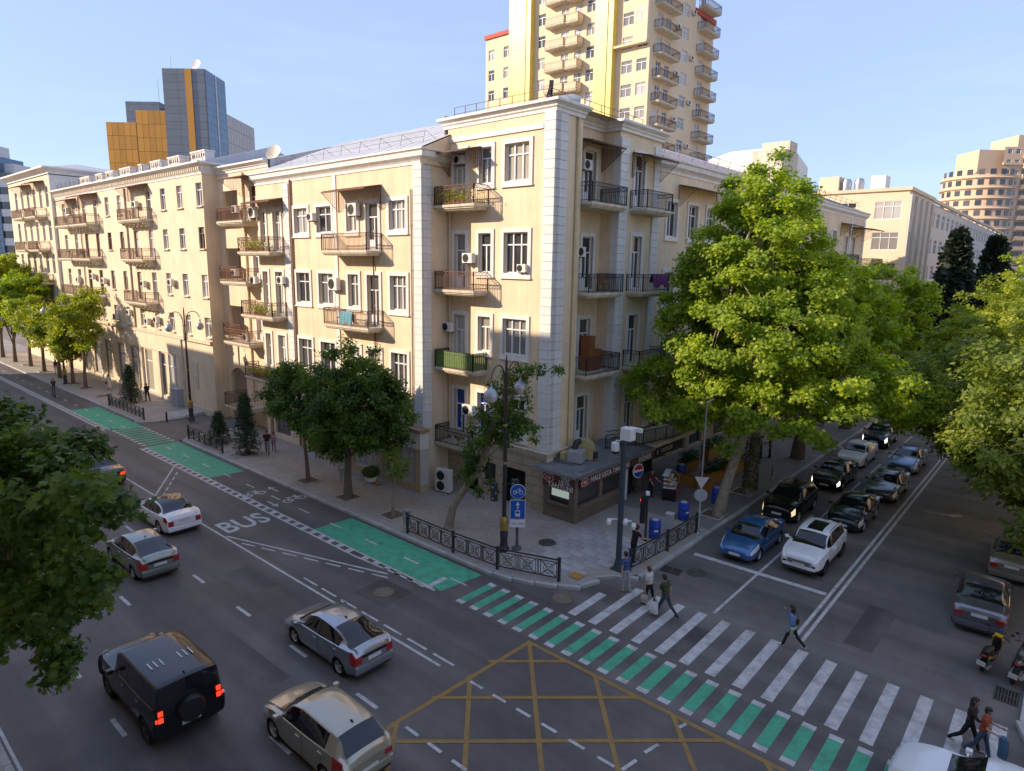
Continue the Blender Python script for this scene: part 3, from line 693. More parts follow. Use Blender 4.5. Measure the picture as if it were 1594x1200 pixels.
# ---------- middle block
fm=Fac(cb,-47.0,25.0)
def XM(x): return x+47.0
mrows=[(15.4,17.05,14.2),(10.72,12.75,9.6),(6.0,8.15,5.0)]
for i,(z0,z1,zf) in enumerate(mrows):
    fm.window(XM(-31.5),XM(-30.0),z0,z1,'w3',trim=m_white_trim)
    fm.window(XM(-41.85),XM(-40.2),z0,z1,'w2',trim=m_white_trim); fm.window(XM(-39.1),XM(-37.4),z0,z1,'w2',trim=m_white_trim)
    fm.window(XM(-35.75),XM(-34.65),z0,z1,'w2',trim=m_white_trim)
    fm.window(XM(-33.75),XM(-32.55),zf+.06,z1,'door',trim=m_white_trim)
    fm.window(XM(-46.5),XM(-45.75),zf+.06,z1,'door',trim=m_white_trim); fm.window(XM(-44.7),XM(-43.7),zf+.06,z1,'t',trim=m_white_trim)
    if i<2: fm.balcony(XM(-36.95),XM(-32.2),zf,1.2)
    fm.balcony(XM(-47.9),XM(-43.3),zf-(.05 if i<2 else .15),1.2)
fm.awning(XM(-36.6),XM(-32.2),17.75,1.25); fm.awning(XM(-47.2),XM(-43.2),17.6,1.1)
fm.op(XM(-45.8),XM(-43.6),.5,3.0); fm.op(XM(-46.6),XM(-46.0),.13,2.6); fm.op(XM(-42),XM(-38.6),.6,3.1)
fm.wall(XM(XL),0,19.0,m_cream)
for a,b_ in ((-45.8,-43.6),(-42,-38.6)): fm.box('shop_glass',XM(a),XM(b_),.2,.22,.5,3.05,m_pane_dark)
fm.box('ground_band',0,XM(XL),-.06,.01,3.4,4.0,m_white_trim)
fm.quoin(XM(-29.3),XM(XL)+.02,3.9,19.0,yb=.62); fm.quoin(XM(-43.05),XM(-42.35),3.9,19.0,ya=-.14,h=.48)
fm.box('pilaster',XM(-37.15),XM(-36.8),-.06,.02,4.0,19.0,m_white_trim)
fm.pipe(XM(-42.15),.2,19.0,mat('brown_downpipe',(.28,.16,.09),.6),.07); fm.pipe(XM(-29.45),.2,17.6,m_pipe,.05); fm.pipe(XM(-33.0),4.2,14,m_rust,.04)
fs=Fac(cb,XL,25.0,R(90)); fs.wall(2.0,0,19.0,m_cream); fs.quoin(.02,.62,3.9,19.0,ya=-.06)
sweep(cb,'eave_cornice',[(-47.0,25.9),(-47.0,25.0),(XL+.05,25.0),(XL+.05,27.0)],[(0,-.75),(.05,-.75),(.05,-.6),(.12,-.5),(.30,-.35),(.32,-.1),(.42,-.02),(.42,.08),(0,.16)],m_white_trim).location.z=19.65
rf=MB(); ya,yb=24.75,34.0
rf.add([(-46.9,24.7,19.72),(XL+.2,24.7,19.72),(XL+.2,31.5,22.7),(-44.6,31.5,22.7),(-46.9,38,19.72),(XL+.2,38,19.72)],[(0,1,2,3),(3,2,5,4),(0,3,4)])
roof_o=pmesh(cb,'roof',rf,m_roof)
pmesh(cb,'gable_wall',MB().add([(XL+.15,24.75,18.9),(XL+.15,37.5,18.9),(XL+.15,37.5,19.9),(XL+.15,31.5,22.62),(XL+.15,24.75,19.66)],[(0,1,2,3,4)]),m_cream)
sm=MB()
for i in range(17):
    x=-46.3+i*1.04
    if x<XL: sm.bar((x,24.72,19.735),(x,31.45 if x>-44.6 else 25+6*(x+46.9)/2.3,22.685 if x>-44.6 else 19.735+2.9*(x+46.9)/2.3),.012,.006)
wchild(obj('roof_seams',sm.mesh('roof_seams',m_roof)),cb)
sg=MB()
for i in range(9):
    x=-45.5+i*2.0; z=20.25
    sg.bar((x,25.9,z),(x+.35,25.75,z+.6),.009); sg.bar((x+.75,26.3,z+.1),(x+.35,25.75,z+.6),.008)
for h in (.3,.58): sg.bar((-45.4,25.83,20.25+h),(-29.3,25.83,20.25+h),.008)
wchild(obj('snow_guard',sg.mesh('snow_guard',m_rust)),cb)
pbox(cb,'core_box',-46.4,XL-.5,25.6,36,0,18.9,m_dark)
# shop vitrine in front of the middle block
vit=empty('shop_front',(-33.0,24.7,PH),0,'low glazed clothes shop front with white fascia at the foot of the cream block','shop front')
def vb(name,x0,x1,y0,y1,z0,z1,m): return wchild(obj(name,MB().box(x0,x1,y0,y1,z0,z1).mesh(name,m)),vit)
m_beige=mat('beige_shop_stone',(.45,.35,.22),.7,var=.12,vs=3)
vb('fascia',-38.4,-28.15,24.3,24.98,2.75,3.75,m_white_trim); vb('cap',-38.5,-28.05,24.2,24.98,3.755,3.95,mat('brown_cap',(.34,.22,.14),.7))
vb('base',-38.4,-28.15,24.32,24.98,.1,.55,m_beige)
for x in (-38.4,-35.2,-32.2,-28.6): vb('post',x,x+.4,24.34,24.98,.552,2.748,m_beige)
m_shopglass,nt_,b_=NM('shop_glass_pane'); b_.inputs['Base Color'].default_value=(.8,.85,.85,1); b_.inputs['Roughness'].default_value=.03; b_.inputs['Alpha'].default_value=.28
for x in (-38.0,-34.8,-31.8): vb('pane',x,x+(3.2 if x==-31.8 else 2.6),24.40,24.42,.56,2.745,m_shopglass)
vb('side_pane',-28.19,-28.17,24.36,24.96,.56,2.745,m_shopglass)
vb('back_panel',-38.3,-28.3,24.93,24.97,.56,2.745,mat('shop_back',(.30,.24,.16),.8,var=.4,vs=1.2))
m_mann=[mat('display_cloth_%d'%i,c,.8,var=.2,vs=8) for i,c in enumerate([(.55,.55,.55),(.30,.38,.42),(.10,.08,.08),(.55,.42,.3)])]
for i,(x,k) in enumerate(((-31.2,0),(-30.7,1),(-30.1,0),(-29.3,2),(-34.2,1),(-33.5,3))):
    d=empty('mannequin',(x,24.7,.56),R(-70),'%s dressed mannequin in the shop window'%ORD[i]+' from the right post' if False else ['pale dressed mannequin at the left of the wide shop window','blue grey dressed mannequin second in the wide shop window','white dressed mannequin third in the wide shop window','black dressed mannequin beside the right shop window post','blue grey mannequin in the middle shop window','tan dressed mannequin in the middle shop window'][i],'mannequin','mannequins in the shop window')
    b=MB().tube([(0,0,.05),(0,0,.75),(0,0,.95),(0,0,1.25),(0,0,1.42),(0,0,1.47)],[.10,.16,.12,.19,.14,.05],10); b.tube([(0,.2,1.36),(0,.26,1.1),(.06,.26,.85)],[.05,.045,.035],7); b.tube([(0,-.2,1.36),(0,-.26,1.1),(.06,-.26,.85)],[.05,.045,.035],7)
    obj('dress',b.mesh('dress',m_mann[k],60),d); obj('head',MB().ball((0,0,1.6),.085,10,8,zr=.12).mesh('head',m_frame,60),d)
# ---------- loggia bay and stair bay between the middle block and the far block
fg=Fac(cb,-55.4,26.1)
def XG(x): return x+55.4
for i,z in enumerate((16.45,11.9,7.2)):
    fg.window(XG(-49.9),XG(-49.0),z+.06,z+2.75,'door',trim=m_white_trim,fm=m_brownframe if i==0 else m_frame)
    fg.window(XG(-48.6),XG(-47.6),z+.9,z+2.75,'w2')
    fg.balcony(XG(-51.6),XG(-47.5),z,2.0); fg.op(XG(-54.6),XG(-52.0),z+.15,z+2.6)
fg.balcony(XG(-52.4),XG(-48.2),1.85,1.9); fg.awning(XG(-51.2),XG(-47.4),19.6,1.9)
fg.op(XG(-54.9),XG(-52.2),0,4.6)
fg.wall(8.4,0,20.6,m_cream2)
for z in (16.45,11.9,7.2): 
    fg.box('loggia_back',XG(-54.7),XG(-51.9),1.2,1.25,z-.1,z+2.8,mat('old_stone_wall',(.33,.27,.19),.9,var=.35,vs=2) if z==11.9 else m_cream); fg.balcony(XG(-54.9),XG(-51.8),z+.1,.5)
fg.box('arch_passage',XG(-54.9),XG(-52.2),3.5,3.6,0,4.7,mat('passage_wall',(.34,.25,.13),.9))
ar=MB()   # arch head
N=10; cx=XG(-53.55); rr=1.35
poly=[(cx-rr,0,4.65)]+[(cx+rr*math.cos(math.pi*(1-i/N)),0,3.7+.85*math.sin(math.pi*(i/N))) for i in range(N+1)]+[(cx+rr,0,4.65)]
ar.v=[(x,.01,z) for x,y,z in poly]+[(x,.35,z) for x,y,z in poly]; n=len(poly); ar.f=[tuple(range(n))]+[(i,n+i,n+i+1,i+1) for i in range(n-1)]; ar.m=[0]*len(ar.f)
fg.put('arch',ar.mesh('arch',m_cream2),0,0,0)
Fac(cb,-47.0,26.1,R(-90)).wall(1.1,0,19.0,m_cream,name='return_wall')
sweep(cb,'cornice',[(-55.4,26.1),(-47.0,26.1)],cornice,m_white_trim).location.z=20.95
fg.pipe(XG(-50.9),2,20.3,m_cream2,.08)
pmesh(cb,'roof',MB().add([(-55.4,26,20.9),(-46.5,26,20.9),(-46.5,33,23.0),(-55.4,33,23.0)],[(0,1,2,3)]),m_roof)
pmesh(cb,'gable_wall',MB().add([(-46.5,26,19),(-46.5,38,19),(-46.5,33,23.0),(-46.5,26,20.9)],[(0,1,2,3)]),m_roof)
# ---------- side street wing
fw_=Fac(cb,-21.15,37.7,R(90)); WL=50.6
cols=[1.6,4.6,7.4,11.6,14.8,18.0,21.2,24.6,28.0,31.2,34.4,37.8]
for x in cols:
    for z0,z1 in ((15.5,17.7),(11.0,13.2),(6.5,8.7)): fw_.window(x,x+1.35,z0,z1,'w2',trim=m_white_trim,pm=m_pane_dark)
    fw_.op(x-.4,x+1.7,.3,3.1); fw_.box('shop_glass',x-.4,x+1.7,.2,.22,.3,3.1,m_pane_dark)
for z in (14.3,9.8,5.3):
    fw_.balcony(10.9,16.9,z,1.2,m_iron); fw_.balcony(30.6,36.2,z,1.2,m_iron)
    for x in (42.6,45.6): fw_.window(x,x+1.1,z+.06,z+3.0,'door',trim=m_white_trim,pm=m_pane_dark)
    fw_.balcony(40.4,44.2,z,1.3,m_iron); fw_.balcony(45.2,50.4,z-.35,2.4,m_iron)
fw_.awning(3.0,8.9,18.6,1.3); fw_.awning(40.6,44.2,18.4,1.4); fw_.awning(45.2,50.2,18.2,2.2)
fw_.quoin(44.3,45.0,3.2,19.4); fw_.quoin(49.9,50.6,3.2,19.4)
fw_.wall(WL,4.2,19.5,m_cream2); fw_.wall(WL,0,4.2,m_stoneY,.3,'ground_floor_wall')
sweep(cb,'eave_cornice',[(-21.15,37.76),(-21.15,88.3),(-24,88.3)],[(0,-.75),(.05,-.75),(.05,-.6),(.12,-.5),(.30,-.35),(.32,-.1),(.42,-.02),(.42,.08),(0,.16)],m_white_trim).location.z=20.2
pmesh(cb,'roof',MB().add([(-20.8,37.76,20.25),(-20.8,88.5,20.25),(-28,88.5,23.2),(-28,37.76,23.2),(-36,37.76,20),(-36,88.5,20)],[(0,1,2,3),(3,2,5,4)]),m_roof)
sg=MB()
for i in range(25): sg.bar((-22.0,38+i*2,20.8),(-21.8,38.1+i*2,21.5),.015)
for h in (.35,.7): sg.bar((-21.9,38,20.8+h),(-21.9,88,20.8+h),.012)
for i in range(25): sg.bar((-20.9,38+i*2,20.3),(-26,38+i*2,22.42),.012)
wchild(obj('snow_guard',sg.mesh('snow_guard',m_rust)),cb)
pmesh(cb,'end_wall',MB().add([(-36,88.3,0),(-21.15,88.3,0),(-21.15,88.3,20.2),(-28,88.3,23),(-36,88.3,20)],[(4,3,2,1,0)]),m_cream2)
pbox(cb,'core_box',-35,-21.6,38.2,88,0,19.4,m_dark)
pmesh(cb,'dormer_wall',MB().box(-25,-22.2,62,66,20.6,24.2),m_slab); pmesh(cb,'dormer_wall',MB().box(-24.5,-22.0,63,65,24.2,25.0),m_slab)
pmesh(cb,'back_gable',MB().add([(-34,72,20),(-34,84,20),(-34,84,25.5),(-34,78,27.2),(-34,72,25.5),(-27,72,20),(-27,84,20),(-27,84,25.5),(-27,78,27.2),(-27,72,25.5)],[(0,5,9,4),(4,9,8,3),(3,8,7,2),(5,6,7,8,9),(4,3,2,1,0)]),m_white_trim)
# ---------- air conditioners of the corner building
ac(fa,X(-26.6),13.55,'white air conditioner between balcony door and narrow window, fourth floor corner front')
ac(fa,X(-28.3),9.55,'white air conditioner left of the balcony door above the green balcony')
ac(fa,X(-26.55),4.75,'white air conditioner beside the blue balcony door',w=.9,h=.62)
ac(fa,X(-27.5),19.0,'boxy old air conditioner above the top balcony door of the corner block',w=.7,h=.45,y=-.2)
ac(fa,X(-22.75),13.1,'small grey box air conditioner in the lower right of a wide corner window',w=.6,h=.42,y=-.12)
ac(fd,1.6,18.7,'white air conditioner under the rusty awning, side street top floor'); ac(fd,1.25,14.0,'white air conditioner left of the side street door, second floor from top')
ac(fm,XM(-36.9),11.7,'large white air conditioner on the white pilaster of the middle block',w=1.0,h=.8); ac(fm,XM(-39.25),16.15,'beige box air conditioner left of the pilaster, top floor',w=.7,h=.5)
ac(fm,XM(-34.55),16.3,'cream air conditioner under the wide awning of the middle block',w=.85,h=.75)
ac(fm,XM(-46.9),16.6,'white air conditioner at the left end under the narrow awning',w=.9,h=.8); ac(fm,XM(-43.4),11.9,'white air conditioner by the quoin, middle block third row',w=.85); ac(fm,XM(-47.3),11.8,'white air conditioner above the left balcony, middle block third row',w=.85)
ac(fg,XG(-51.4),17.2,'white air conditioner on the top stair bay balcony',y=-.5); ac(fg,XG(-50.7),12.3,'white air conditioner standing on the second stair bay balcony',y=-1.2); ac(fg,XG(-48.6),7.4,'dark faced air conditioner standing on the third stair bay balcony',y=-1.6)
big=empty('air_conditioner',(-27.35,25.45,PH),R(12),'tall double fan air conditioner standing on the pavement by the shop','air conditioner')
obj('casing',MB().bbox(-.5,.5,-.2,.2,.06,1.42,.03).mesh('casing',m_acw),big)
for z in (.42,1.05):
    b=MB().ring((-.12,-.205,z),.27,.014,'y',24,4)
    for rr in (.2,.13,.06): b.ring((-.12,-.207,z),rr,.007,'y',18,4)
    b.lathe([(.26,-.201),(.26,-.203)],(-.12,0,z),22,'y'); obj('fan_grille',b.mesh('fan_grille',m_black),big)
obj('foot',MB().box(-.45,-.35,-.2,.2,0,.06).box(.35,.45,-.2,.2,0,.06).mesh('foot',m_iron),big)

# ---------------------------------------------------------------- far block on the avenue
fbk=empty('avenue_apartment_building',(-75,25,0),0,'long pale cream apartment block with chimneys and arched shop windows along the avenue','building')
FX0,FX1=-95.0,-55.4
ff=Fac(fbk,FX0,24.9)
def XF(x): return x-FX0
fcol=[-56.1,-59.9,-63.4,-66.7,-70.4,-74.1,-77.6,-81.2,-84.8,-88.4,-92.0]
for i,cx in enumerate(fcol):
    for j,(z0,z1) in enumerate(((17.9,19.75),(14.45,16.2),(10.4,12.3),(7.0,8.7))):
        br=(i in(4,5,6,7,8) and j in(1,2)) or (j==1 and i==0); door=(i in (3,4,7,8,9)) and j<3
        ff.window(XF(cx-.55),XF(cx+.55),z0-(.75 if door else 0),z1,'t' if not door else 'w1t',fm=m_brownframe if br else m_frame,pm=m_pane,depth=.22,sill=None if door else m_slab)
for z in (17.15,13.5,9.45):
    ff.balcony(XF(-71.5),XF(-66.0),z,1.2,brackets=True); ff.balcony(XF(-86.0),XF(-80.2),z,1.3,brackets=True); ff.balcony(XF(-91.4),XF(-86.6),z,1.2)
ff.awning(XF(-86.2),XF(-80.2),20.1,1.3); ff.awning(XF(-91.2),XF(-87.2),19.9,1.2); ff.awning(XF(-71.6),XF(-66.6),20.15,1.1)
shopx=[(-65.0,-63.2),(-67.6,-65.6),(-70.6,-68.8),(-74.6,-72.8),(-78.2,-76.2),(-82.2,-80.2),(-86,-84),(-90,-88)]
for a,b_ in shopx: ff.op(XF(a),XF(b_),.5,4.7)
ff.wall(XF(FX1),0,20.4,m_cream2,.3)
for k,(a,b_) in enumerate(shopx):
    o=ff.put('shop_window',MB().box(0,.1,.1,.2,0,4.2).box(b_-a-.1,b_-a,.1,.2,0,4.2).box(.1,b_-a-.1,.1,.2,4.1,4.2).box(.1,b_-a-.1,.1,.2,0,.1).box(.1,b_-a-.1,.1,.2,3.0,3.08).mesh('shop_window',mat('ochre_shop_frame',(.36,.20,.06),.6) if k>2 else m_frame),XF(a),0,.5)
    obj('pane',MB().add([(.1,.16,.1),(b_-a-.1,.16,.1),(b_-a-.1,.16,4.1),(.1,.16,4.1)],[(0,1,2,3)]).mesh('pane',m_pane),o)
ff.box('shop_fascia',XF(-75.5),XF(-61.6),-.14,-.003,4.85,6.4,m_cream2); ff.box('ledge_moulding',0,XF(FX1),-.22,.01,6.42,6.7,m_slab)
for x in (-61.7,-66.9,-71.3): ff.box('shop_pilaster',XF(x-.25),XF(x+.25),-.2,.01,.2,4.85,m_slab)
ff.box('wall_panel',XF(-59.6),XF(-58.6),-.06,.01,2.2,4.6,m_slab); ff.box('base_course',0,XF(FX1),-.08,.012,0,.55,m_slab); ff.box('entrance_step',XF(-81.6),XF(-79.6),-1.1,-.1,.1,.35,m_slab)
sweep(fbk,'cornice',[(FX0,24.9),(FX1,24.9),(FX1,34)],[(0,-.9),(.06,-.9),(.06,-.78),(.10,-.74),(.10,-.3),(.22,-.25),(.5,-.12),(.54,-.1),(.54,.05),(0,.12)],m_white_trim).location.z=21.3
dn=MB()
for i in range(100): x=FX0+.3+i*.395; dn.box(x,x+.2,24.68,24.80,20.65,20.95)
wchild(obj('dentils',dn.mesh('dentils',m_slab)),fbk)
ff.pipe(XF(-72.3),.3,20.3,m_pipe,.08); ff.pipe(XF(-86.3),6,20.3,m_pipe,.06)
Fac(fbk,FX1,24.9,R(90)).wall(12,0,20.6,m_cream2,name='side_wall')
pbox(fbk,'core_box',FX0+.4,FX1-.5,25.5,36,0,20.3,m_dark)
pmesh(fbk,'roof',MB().add([(FX0,24.8,21.3),(FX1,24.8,21.3),(FX1,31,23.3),(FX0,31,23.3),(FX0,37,21.3),(FX1,37,21.3)],[(0,1,2,3),(3,2,5,4),(1,5,2)]),m_roof)
m_chim=mat('white_chimney_plaster',(.70,.66,.60),.8,var=.12)
for x,w_ in ((-57.2,2.6),(-62.0,2.4),(-66.0,2.2),(-73.5,2.8),(-77.8,2.2),(-81.0,2.0),(-85.6,3.0),(-69.6,.7)):
    b=MB().box(-w_/2,w_/2,-.4,.4,0,1.0).box(-w_/2-.06,w_/2+.06,-.46,.46,1.0,1.12)
    o=wchild(obj('chimney',b.mesh('chimney',m_chim),None,(x,25.9,21.3)),fbk)
    hb=MB(); n=max(1,int(w_/.42))
    for i in range(n): hb.box(-w_/2+.2+i*.42,-w_/2+.42+i*.42,-.403,-.39,.62,.86)
    obj('vent_holes',hb.mesh('vent_holes',m_dark),o)
rr=MB()
for i in range(26): x=FX0+.5+i*1.55; rr.bar((x,25.2,21.35),(x,25.2,22.1),.02)
for h in (.4,.75): rr.bar((FX0+.5,25.2,21.35+h),(FX1-.5,25.2,21.35+h),.014)
wchild(obj('roof_railing',rr.mesh('roof_railing',m_rust)),fbk)
for i,(x,z) in enumerate(((-69.0,18.3),(-68.6,10.9),(-62.2,11.2),(-82.9,11.3),(-79.5,10.9),(-77.0,7.2),(-73.0,7.9),(-66.2,7.6),(-68.4,7.3),(-86.6,14.0),(-89.8,18.6),(-88.0,10.8))):
    lab=['between the top balcony doors of the avenue block','between the lower balcony doors of the avenue block','right of a second floor window of the avenue block','at the long left balcony of the avenue block, lower row','by a brown framed window of the avenue block, lower row','above the ochre shop windows of the avenue block','second above the shop fascia of the avenue block','nearest the lamp above the shop fascia','third above the shop fascia, beside the tree shadow','on the upper left balcony wall of the avenue block','under the far left awning of the avenue block','by the far left doors of the avenue block, lower row'][i]
    ac(ff,XF(x),z,'air conditioner box '+lab,w=.8,h=.6)
dish=empty('satellite_dish',(-49.4,28.0,21.1),0,'large weathered white satellite dish on the roof beside the chimneys','satellite dish')
d=MB(); d.lathe([(.01,.0),(.26,.03),(.46,.09),(.66,.18),(.66,.20),(.46,.11),(.26,.05),(.01,.02)],n=26)
o=obj('bowl',d.mesh('bowl',mat('dish_paint',(.62,.54,.42),.6,var=.3,vs=2),60),dish,(0,0,.7),rot=(R(62),0,R(25))); obj('mast',MB().tube([(0,0,-1),(0,.15,.7)],.06,8).mesh('mast',m_rust),dish)
obj('feed_arm',MB().bar((0,-.05,.3),(.15,-.6,.95),.015).ball((.15,-.6,.95),.05,8,6).mesh('feed_arm',m_steel),dish)
# far wing with its own cornice
fwg=empty('end_apartment_building',(-104,24.6,0),0,'taller cream apartment block with stacked balconies at the far end of the avenue','building')
EX0,EX1=-114.,-95.05
fz=Fac(fwg,EX0,24.55)
def XE(x): return x-EX0
for cx in (-96.6,-99.2,-102.0,-104.8,-107.6,-110.6):
    for z0,z1 in ((19.6,22.0),(15.6,18.0),(11.6,14.0),(7.6,10.0),(3.2,5.6)): fz.window(XE(cx-.6),XE(cx+.6),z0,z1,'w1t',depth=.22)
for z in (18.5,14.5,10.5,6.5): fz.balcony(XE(-101.8),XE(-97.3),z,1.3); fz.balcony(XE(-108),XE(-103.2),z,1.3)
fz.awning(XE(-101.8),XE(-97.3),22.5,1.3); fz.awning(XE(-108),XE(-103.2),22.4,1.3)
fz.wall(XE(EX1),0,23.3,m_cream2)
Fac(fwg,EX1,24.55,R(90)).wall(12,0,23.3,m_white_trim,name='side_wall')
sweep(fwg,'cornice',[(EX0,36),(EX0,24.55),(EX1,24.55),(EX1,30)],[(0,-.7),(.06,-.7),(.1,-.4),(.5,-.15),(.8,-.1),(.8,.08),(0,.12)],m_white_trim).location.z=24.1
pmesh(fwg,'roof',MB().add([(EX0-.6,24,24.15),(EX1+.2,24.4,24.15),(EX1+.2,36.5,24.15),(EX0-.6,36.5,24.15),(-105,30.5,26.0)],[(0,1,4),(1,2,4),(2,3,4),(3,0,4)]),m_roof)
pbox(fwg,'core_box',EX0+.5,EX1-.5,25.3,36,0,23,m_dark)

# ---------------------------------------------------------------- buildings further off
FH=Vector((math.sin(yaw),math.cos(yaw),0)); RT=Vector((math.cos(yaw),-math.sin(yaw),0))
def at_depth(lat,dep): p=FH*dep+RT*lat; return p.x,p.y
# grey and orange office block
ob=empty('office_building',(*at_depth(-82,150),0),0,'grey glass office block with bright orange panel walls','building')
m_or=mat('orange_panel',(.62,.28,.03),.45,var=.06,rnd_obj=.16); m_gl=brickmat('grey_panel_wall',(.16,.18,.21),(.18,.20,.225),(.10,.11,.13),3.2,1.6,.06,rough=.4,axes='xz',off=0,bump=.2,var=.1)
m_bl=brickmat('blue_curtain_glass',(.10,.17,.26),(.12,.20,.30),(.06,.09,.13),3.0,1.6,.08,rough=.12,axes='xz',off=0,bump=.2,var=.12); m_rib=brickmat('pale_ribbed_panel',(.50,.45,.42),(.53,.48,.45),(.30,.26,.25),1.6,3.4,.12,rough=.6,axes='xz',off=0,bump=.3,var=.08)
oy=[*at_depth(-89.6,150)]; of=Fac(ob,oy[0],oy[1],-yaw)
def blk(name,x0,x1,y0,y1,z1,m,z0=0): return of.box(name,x0,x1,y0,y1,z0,z1,m)
blk('office_body',0,6.7,.3,12,43.0,m_gl); blk('office_body',6.75,13.4,.3,12,45.6,m_gl); blk('tower',13.4,22.6,-.3,9.5,54.0,m_gl); blk('rear_block',1.4,9,6,14,48.6,m_gl); blk('rear_block',9.0,14,8,15,47.6,m_bl)
blk('orange_strip',18.3,19.7,-.45,-.32,53.9,m_or)
fr=Fac(ob,*of.W(22.62,-.3,0)[:2],-yaw+R(90)); fr.box('glass_face',0,9.8,-.05,.2,0,53.8,m_bl); fr.box('white_fin',4.6,4.9,-.2,-.06,0,53.8,m_white_trim); fr.box('ribbed_block',9.9,26,-.02,5,0,47.0,m_rib)
pw,ph=1.32,2.85
pm_=MB().bbox(.03,pw-.03,-.06,.08,.03,ph-.03,.02).mesh('orange_panel',m_or)
for i in range(5):
    for j in range(7):
        if 43-(j+1)*ph>22: of.put('orange_panel',pm_,.05+i*pw,.2,43-(j+1)*ph); of.put('orange_panel',pm_,6.78+i*pw,.2,45.5-(j+1)*ph)
pmesh(ob,'antenna',MB().bar((*of.W(8,8,0)[:2],47),(*of.W(8,8,0)[:2],54),.06).bar((*of.W(14.2,2,0)[:2],54),(*of.W(14.2,2,0)[:2],57.5),.06),m_steel)
d2=empty('satellite_dish',(*of.W(20.3,1.5,0)[:2],54),0,'white satellite dish on top of the grey office tower','satellite dish'); obj('bowl',MB().lathe([(.02,.0),(.6,.08),(1.2,.36),(1.2,.42),(.6,.14),(.02,.06)],n=20).mesh('bowl',m_white_trim,60),d2,(0,0,1.1),rot=(R(70),0,R(20))); obj('mast',MB().tube([(0,0,-.1),(0,0,1.1)],.12,8).mesh('mast',m_steel),d2)

def tower_window(f,x0,x1,z0,z1,style='t',pm=None): f.window(x0,x1,z0,z1,style,depth=.2,pm=pm)
# yellow high-rise
yt=empty('high_rise_tower',(-64,90,0),0,'tall yellow residential tower with gold panel strips rising behind the corner block','building')
m_yel=mat('yellow_render',(.73,.58,.38),.8,var=.06,vs=.3); m_yel2=mat('peach_render',(.70,.55,.37),.8,var=.06,vs=.3)
m_gold=brickmat('gold_panel_strip',(.66,.50,.08),(.70,.53,.10),(.48,.34,.05),.8,1.5,.03,rough=.35,axes='xz',off=0,bump=.15,var=.06); m_red=mat('red_parapet',(.45,.07,.04),.7)
YP=3.12; ft=Fac(yt,-79.9,84.)
def XT(x): return x+79.9
zs=[27.0+YP*i for i in range(12)]
for z in zs:
    for a,b_ in ((-79.3,-78.0),(-76.0,-74.4),(-68.9,-67.4),(-59.8,-58.2),(-53.6,-51.9),):
        if a<-73.9 and z>46.9: continue
        tower_window(ft,XT(a),XT(b_),z+.8,z+2.45,'t')
    tower_window(ft,XT(-64.4),XT(-63.0),z+.1,z+2.3,'w2'); tower_window(ft,XT(-61.9),XT(-60.6),z+.1,z+2.3,'w2')
    ft.balcony(XT(-66.6),XT(-63.0),z,1.3,m_iron,panel=m_yel2); ft.balcony(XT(-62.6),XT(-60.3),z-.25,1.5,m_iron,panel=m_yel)
    tower_window(ft,XT(-51.2),XT(-49.6),z+.8,z+2.4,'t')
ft.wall(XT(-73.9),20,49.9,m_yel); wb=Fac(yt,-79.9,84.); wb.ops=[o for o in ft.ops if o[0]>XT(-73.9)]; wb.wall(XT(-49.2),20,68,m_yel,x0=XT(-73.9)); 
ft.box('red_parapet',-.2,XT(-73.9)+.05,-.25,0,49.9,50.5,m_red)
for a,b_ in ((-73.9,-69.6),(-57.6,-54.6)):
    ft.box('gold_strip',XT(a),XT(b_)-.9,-1.1,-.003,24,68,m_gold); ft.box('gold_strip_return',XT(b_)-.898,XT(b_),-1.0,-.003,24.4,68,m_gold)
ft.box('bay_slab',XT(-54.5),XT(-49.3),-.9,-.002,43.6,43.9,m_yel2); ft.box('bay_wall',XT(-51.4),XT(-49.25),-.85,-.002,43.9,67,m_yel)
for z in zs:
    if z>43: Fac(yt,-49.2,84-.85).put('window',win_meshes(1.7,1.6,'t',m_frame,m_pane,None,.1)[0],-1.95,-.05,z+.8)
fr2=Fac(yt,-49.2,84.,R(90))
for z in zs:
    tower_window(fr2,1.8,3.2,z+.1,z+2.3,'w2'); tower_window(fr2,4.2,5.6,z+.8,z+2.3); tower_window(fr2,9.0,11.0,z+.8,z+2.4); tower_window(fr2,14.6,16.2,z+.1,z+2.3,'w2')
    fr2.balcony(.9,6.4,z,1.3,m_rust); fr2.balcony(13.6,18.6,z,1.4,m_rust)
wr=Fac(yt,-49.2,84.,R(90)); wr.ops=fr2.ops; wr.wall(12.6,20,68,m_yel2); wr.wall(19.2,20,50.8,m_yel2,x0=12.6,name='wall_low'); fr2.box('red_parapet',12.6,19.4,-.25,0,50.8,51.5,m_red)
for i,z in enumerate(zs[:8]): ac(fr2,7.2+(i%2)*4.6,z+1.4,'small air conditioner on the tower side wall, %s floor up from the roofline'%ORD[i],w=.8,h=.6)
pbox(yt,'core_box',-79.3,-50,84.6,103,0,49.8,m_yel); pbox(yt,'core_box',-73.8,-50,84.7,96.5,49.8,67.9,m_yel)
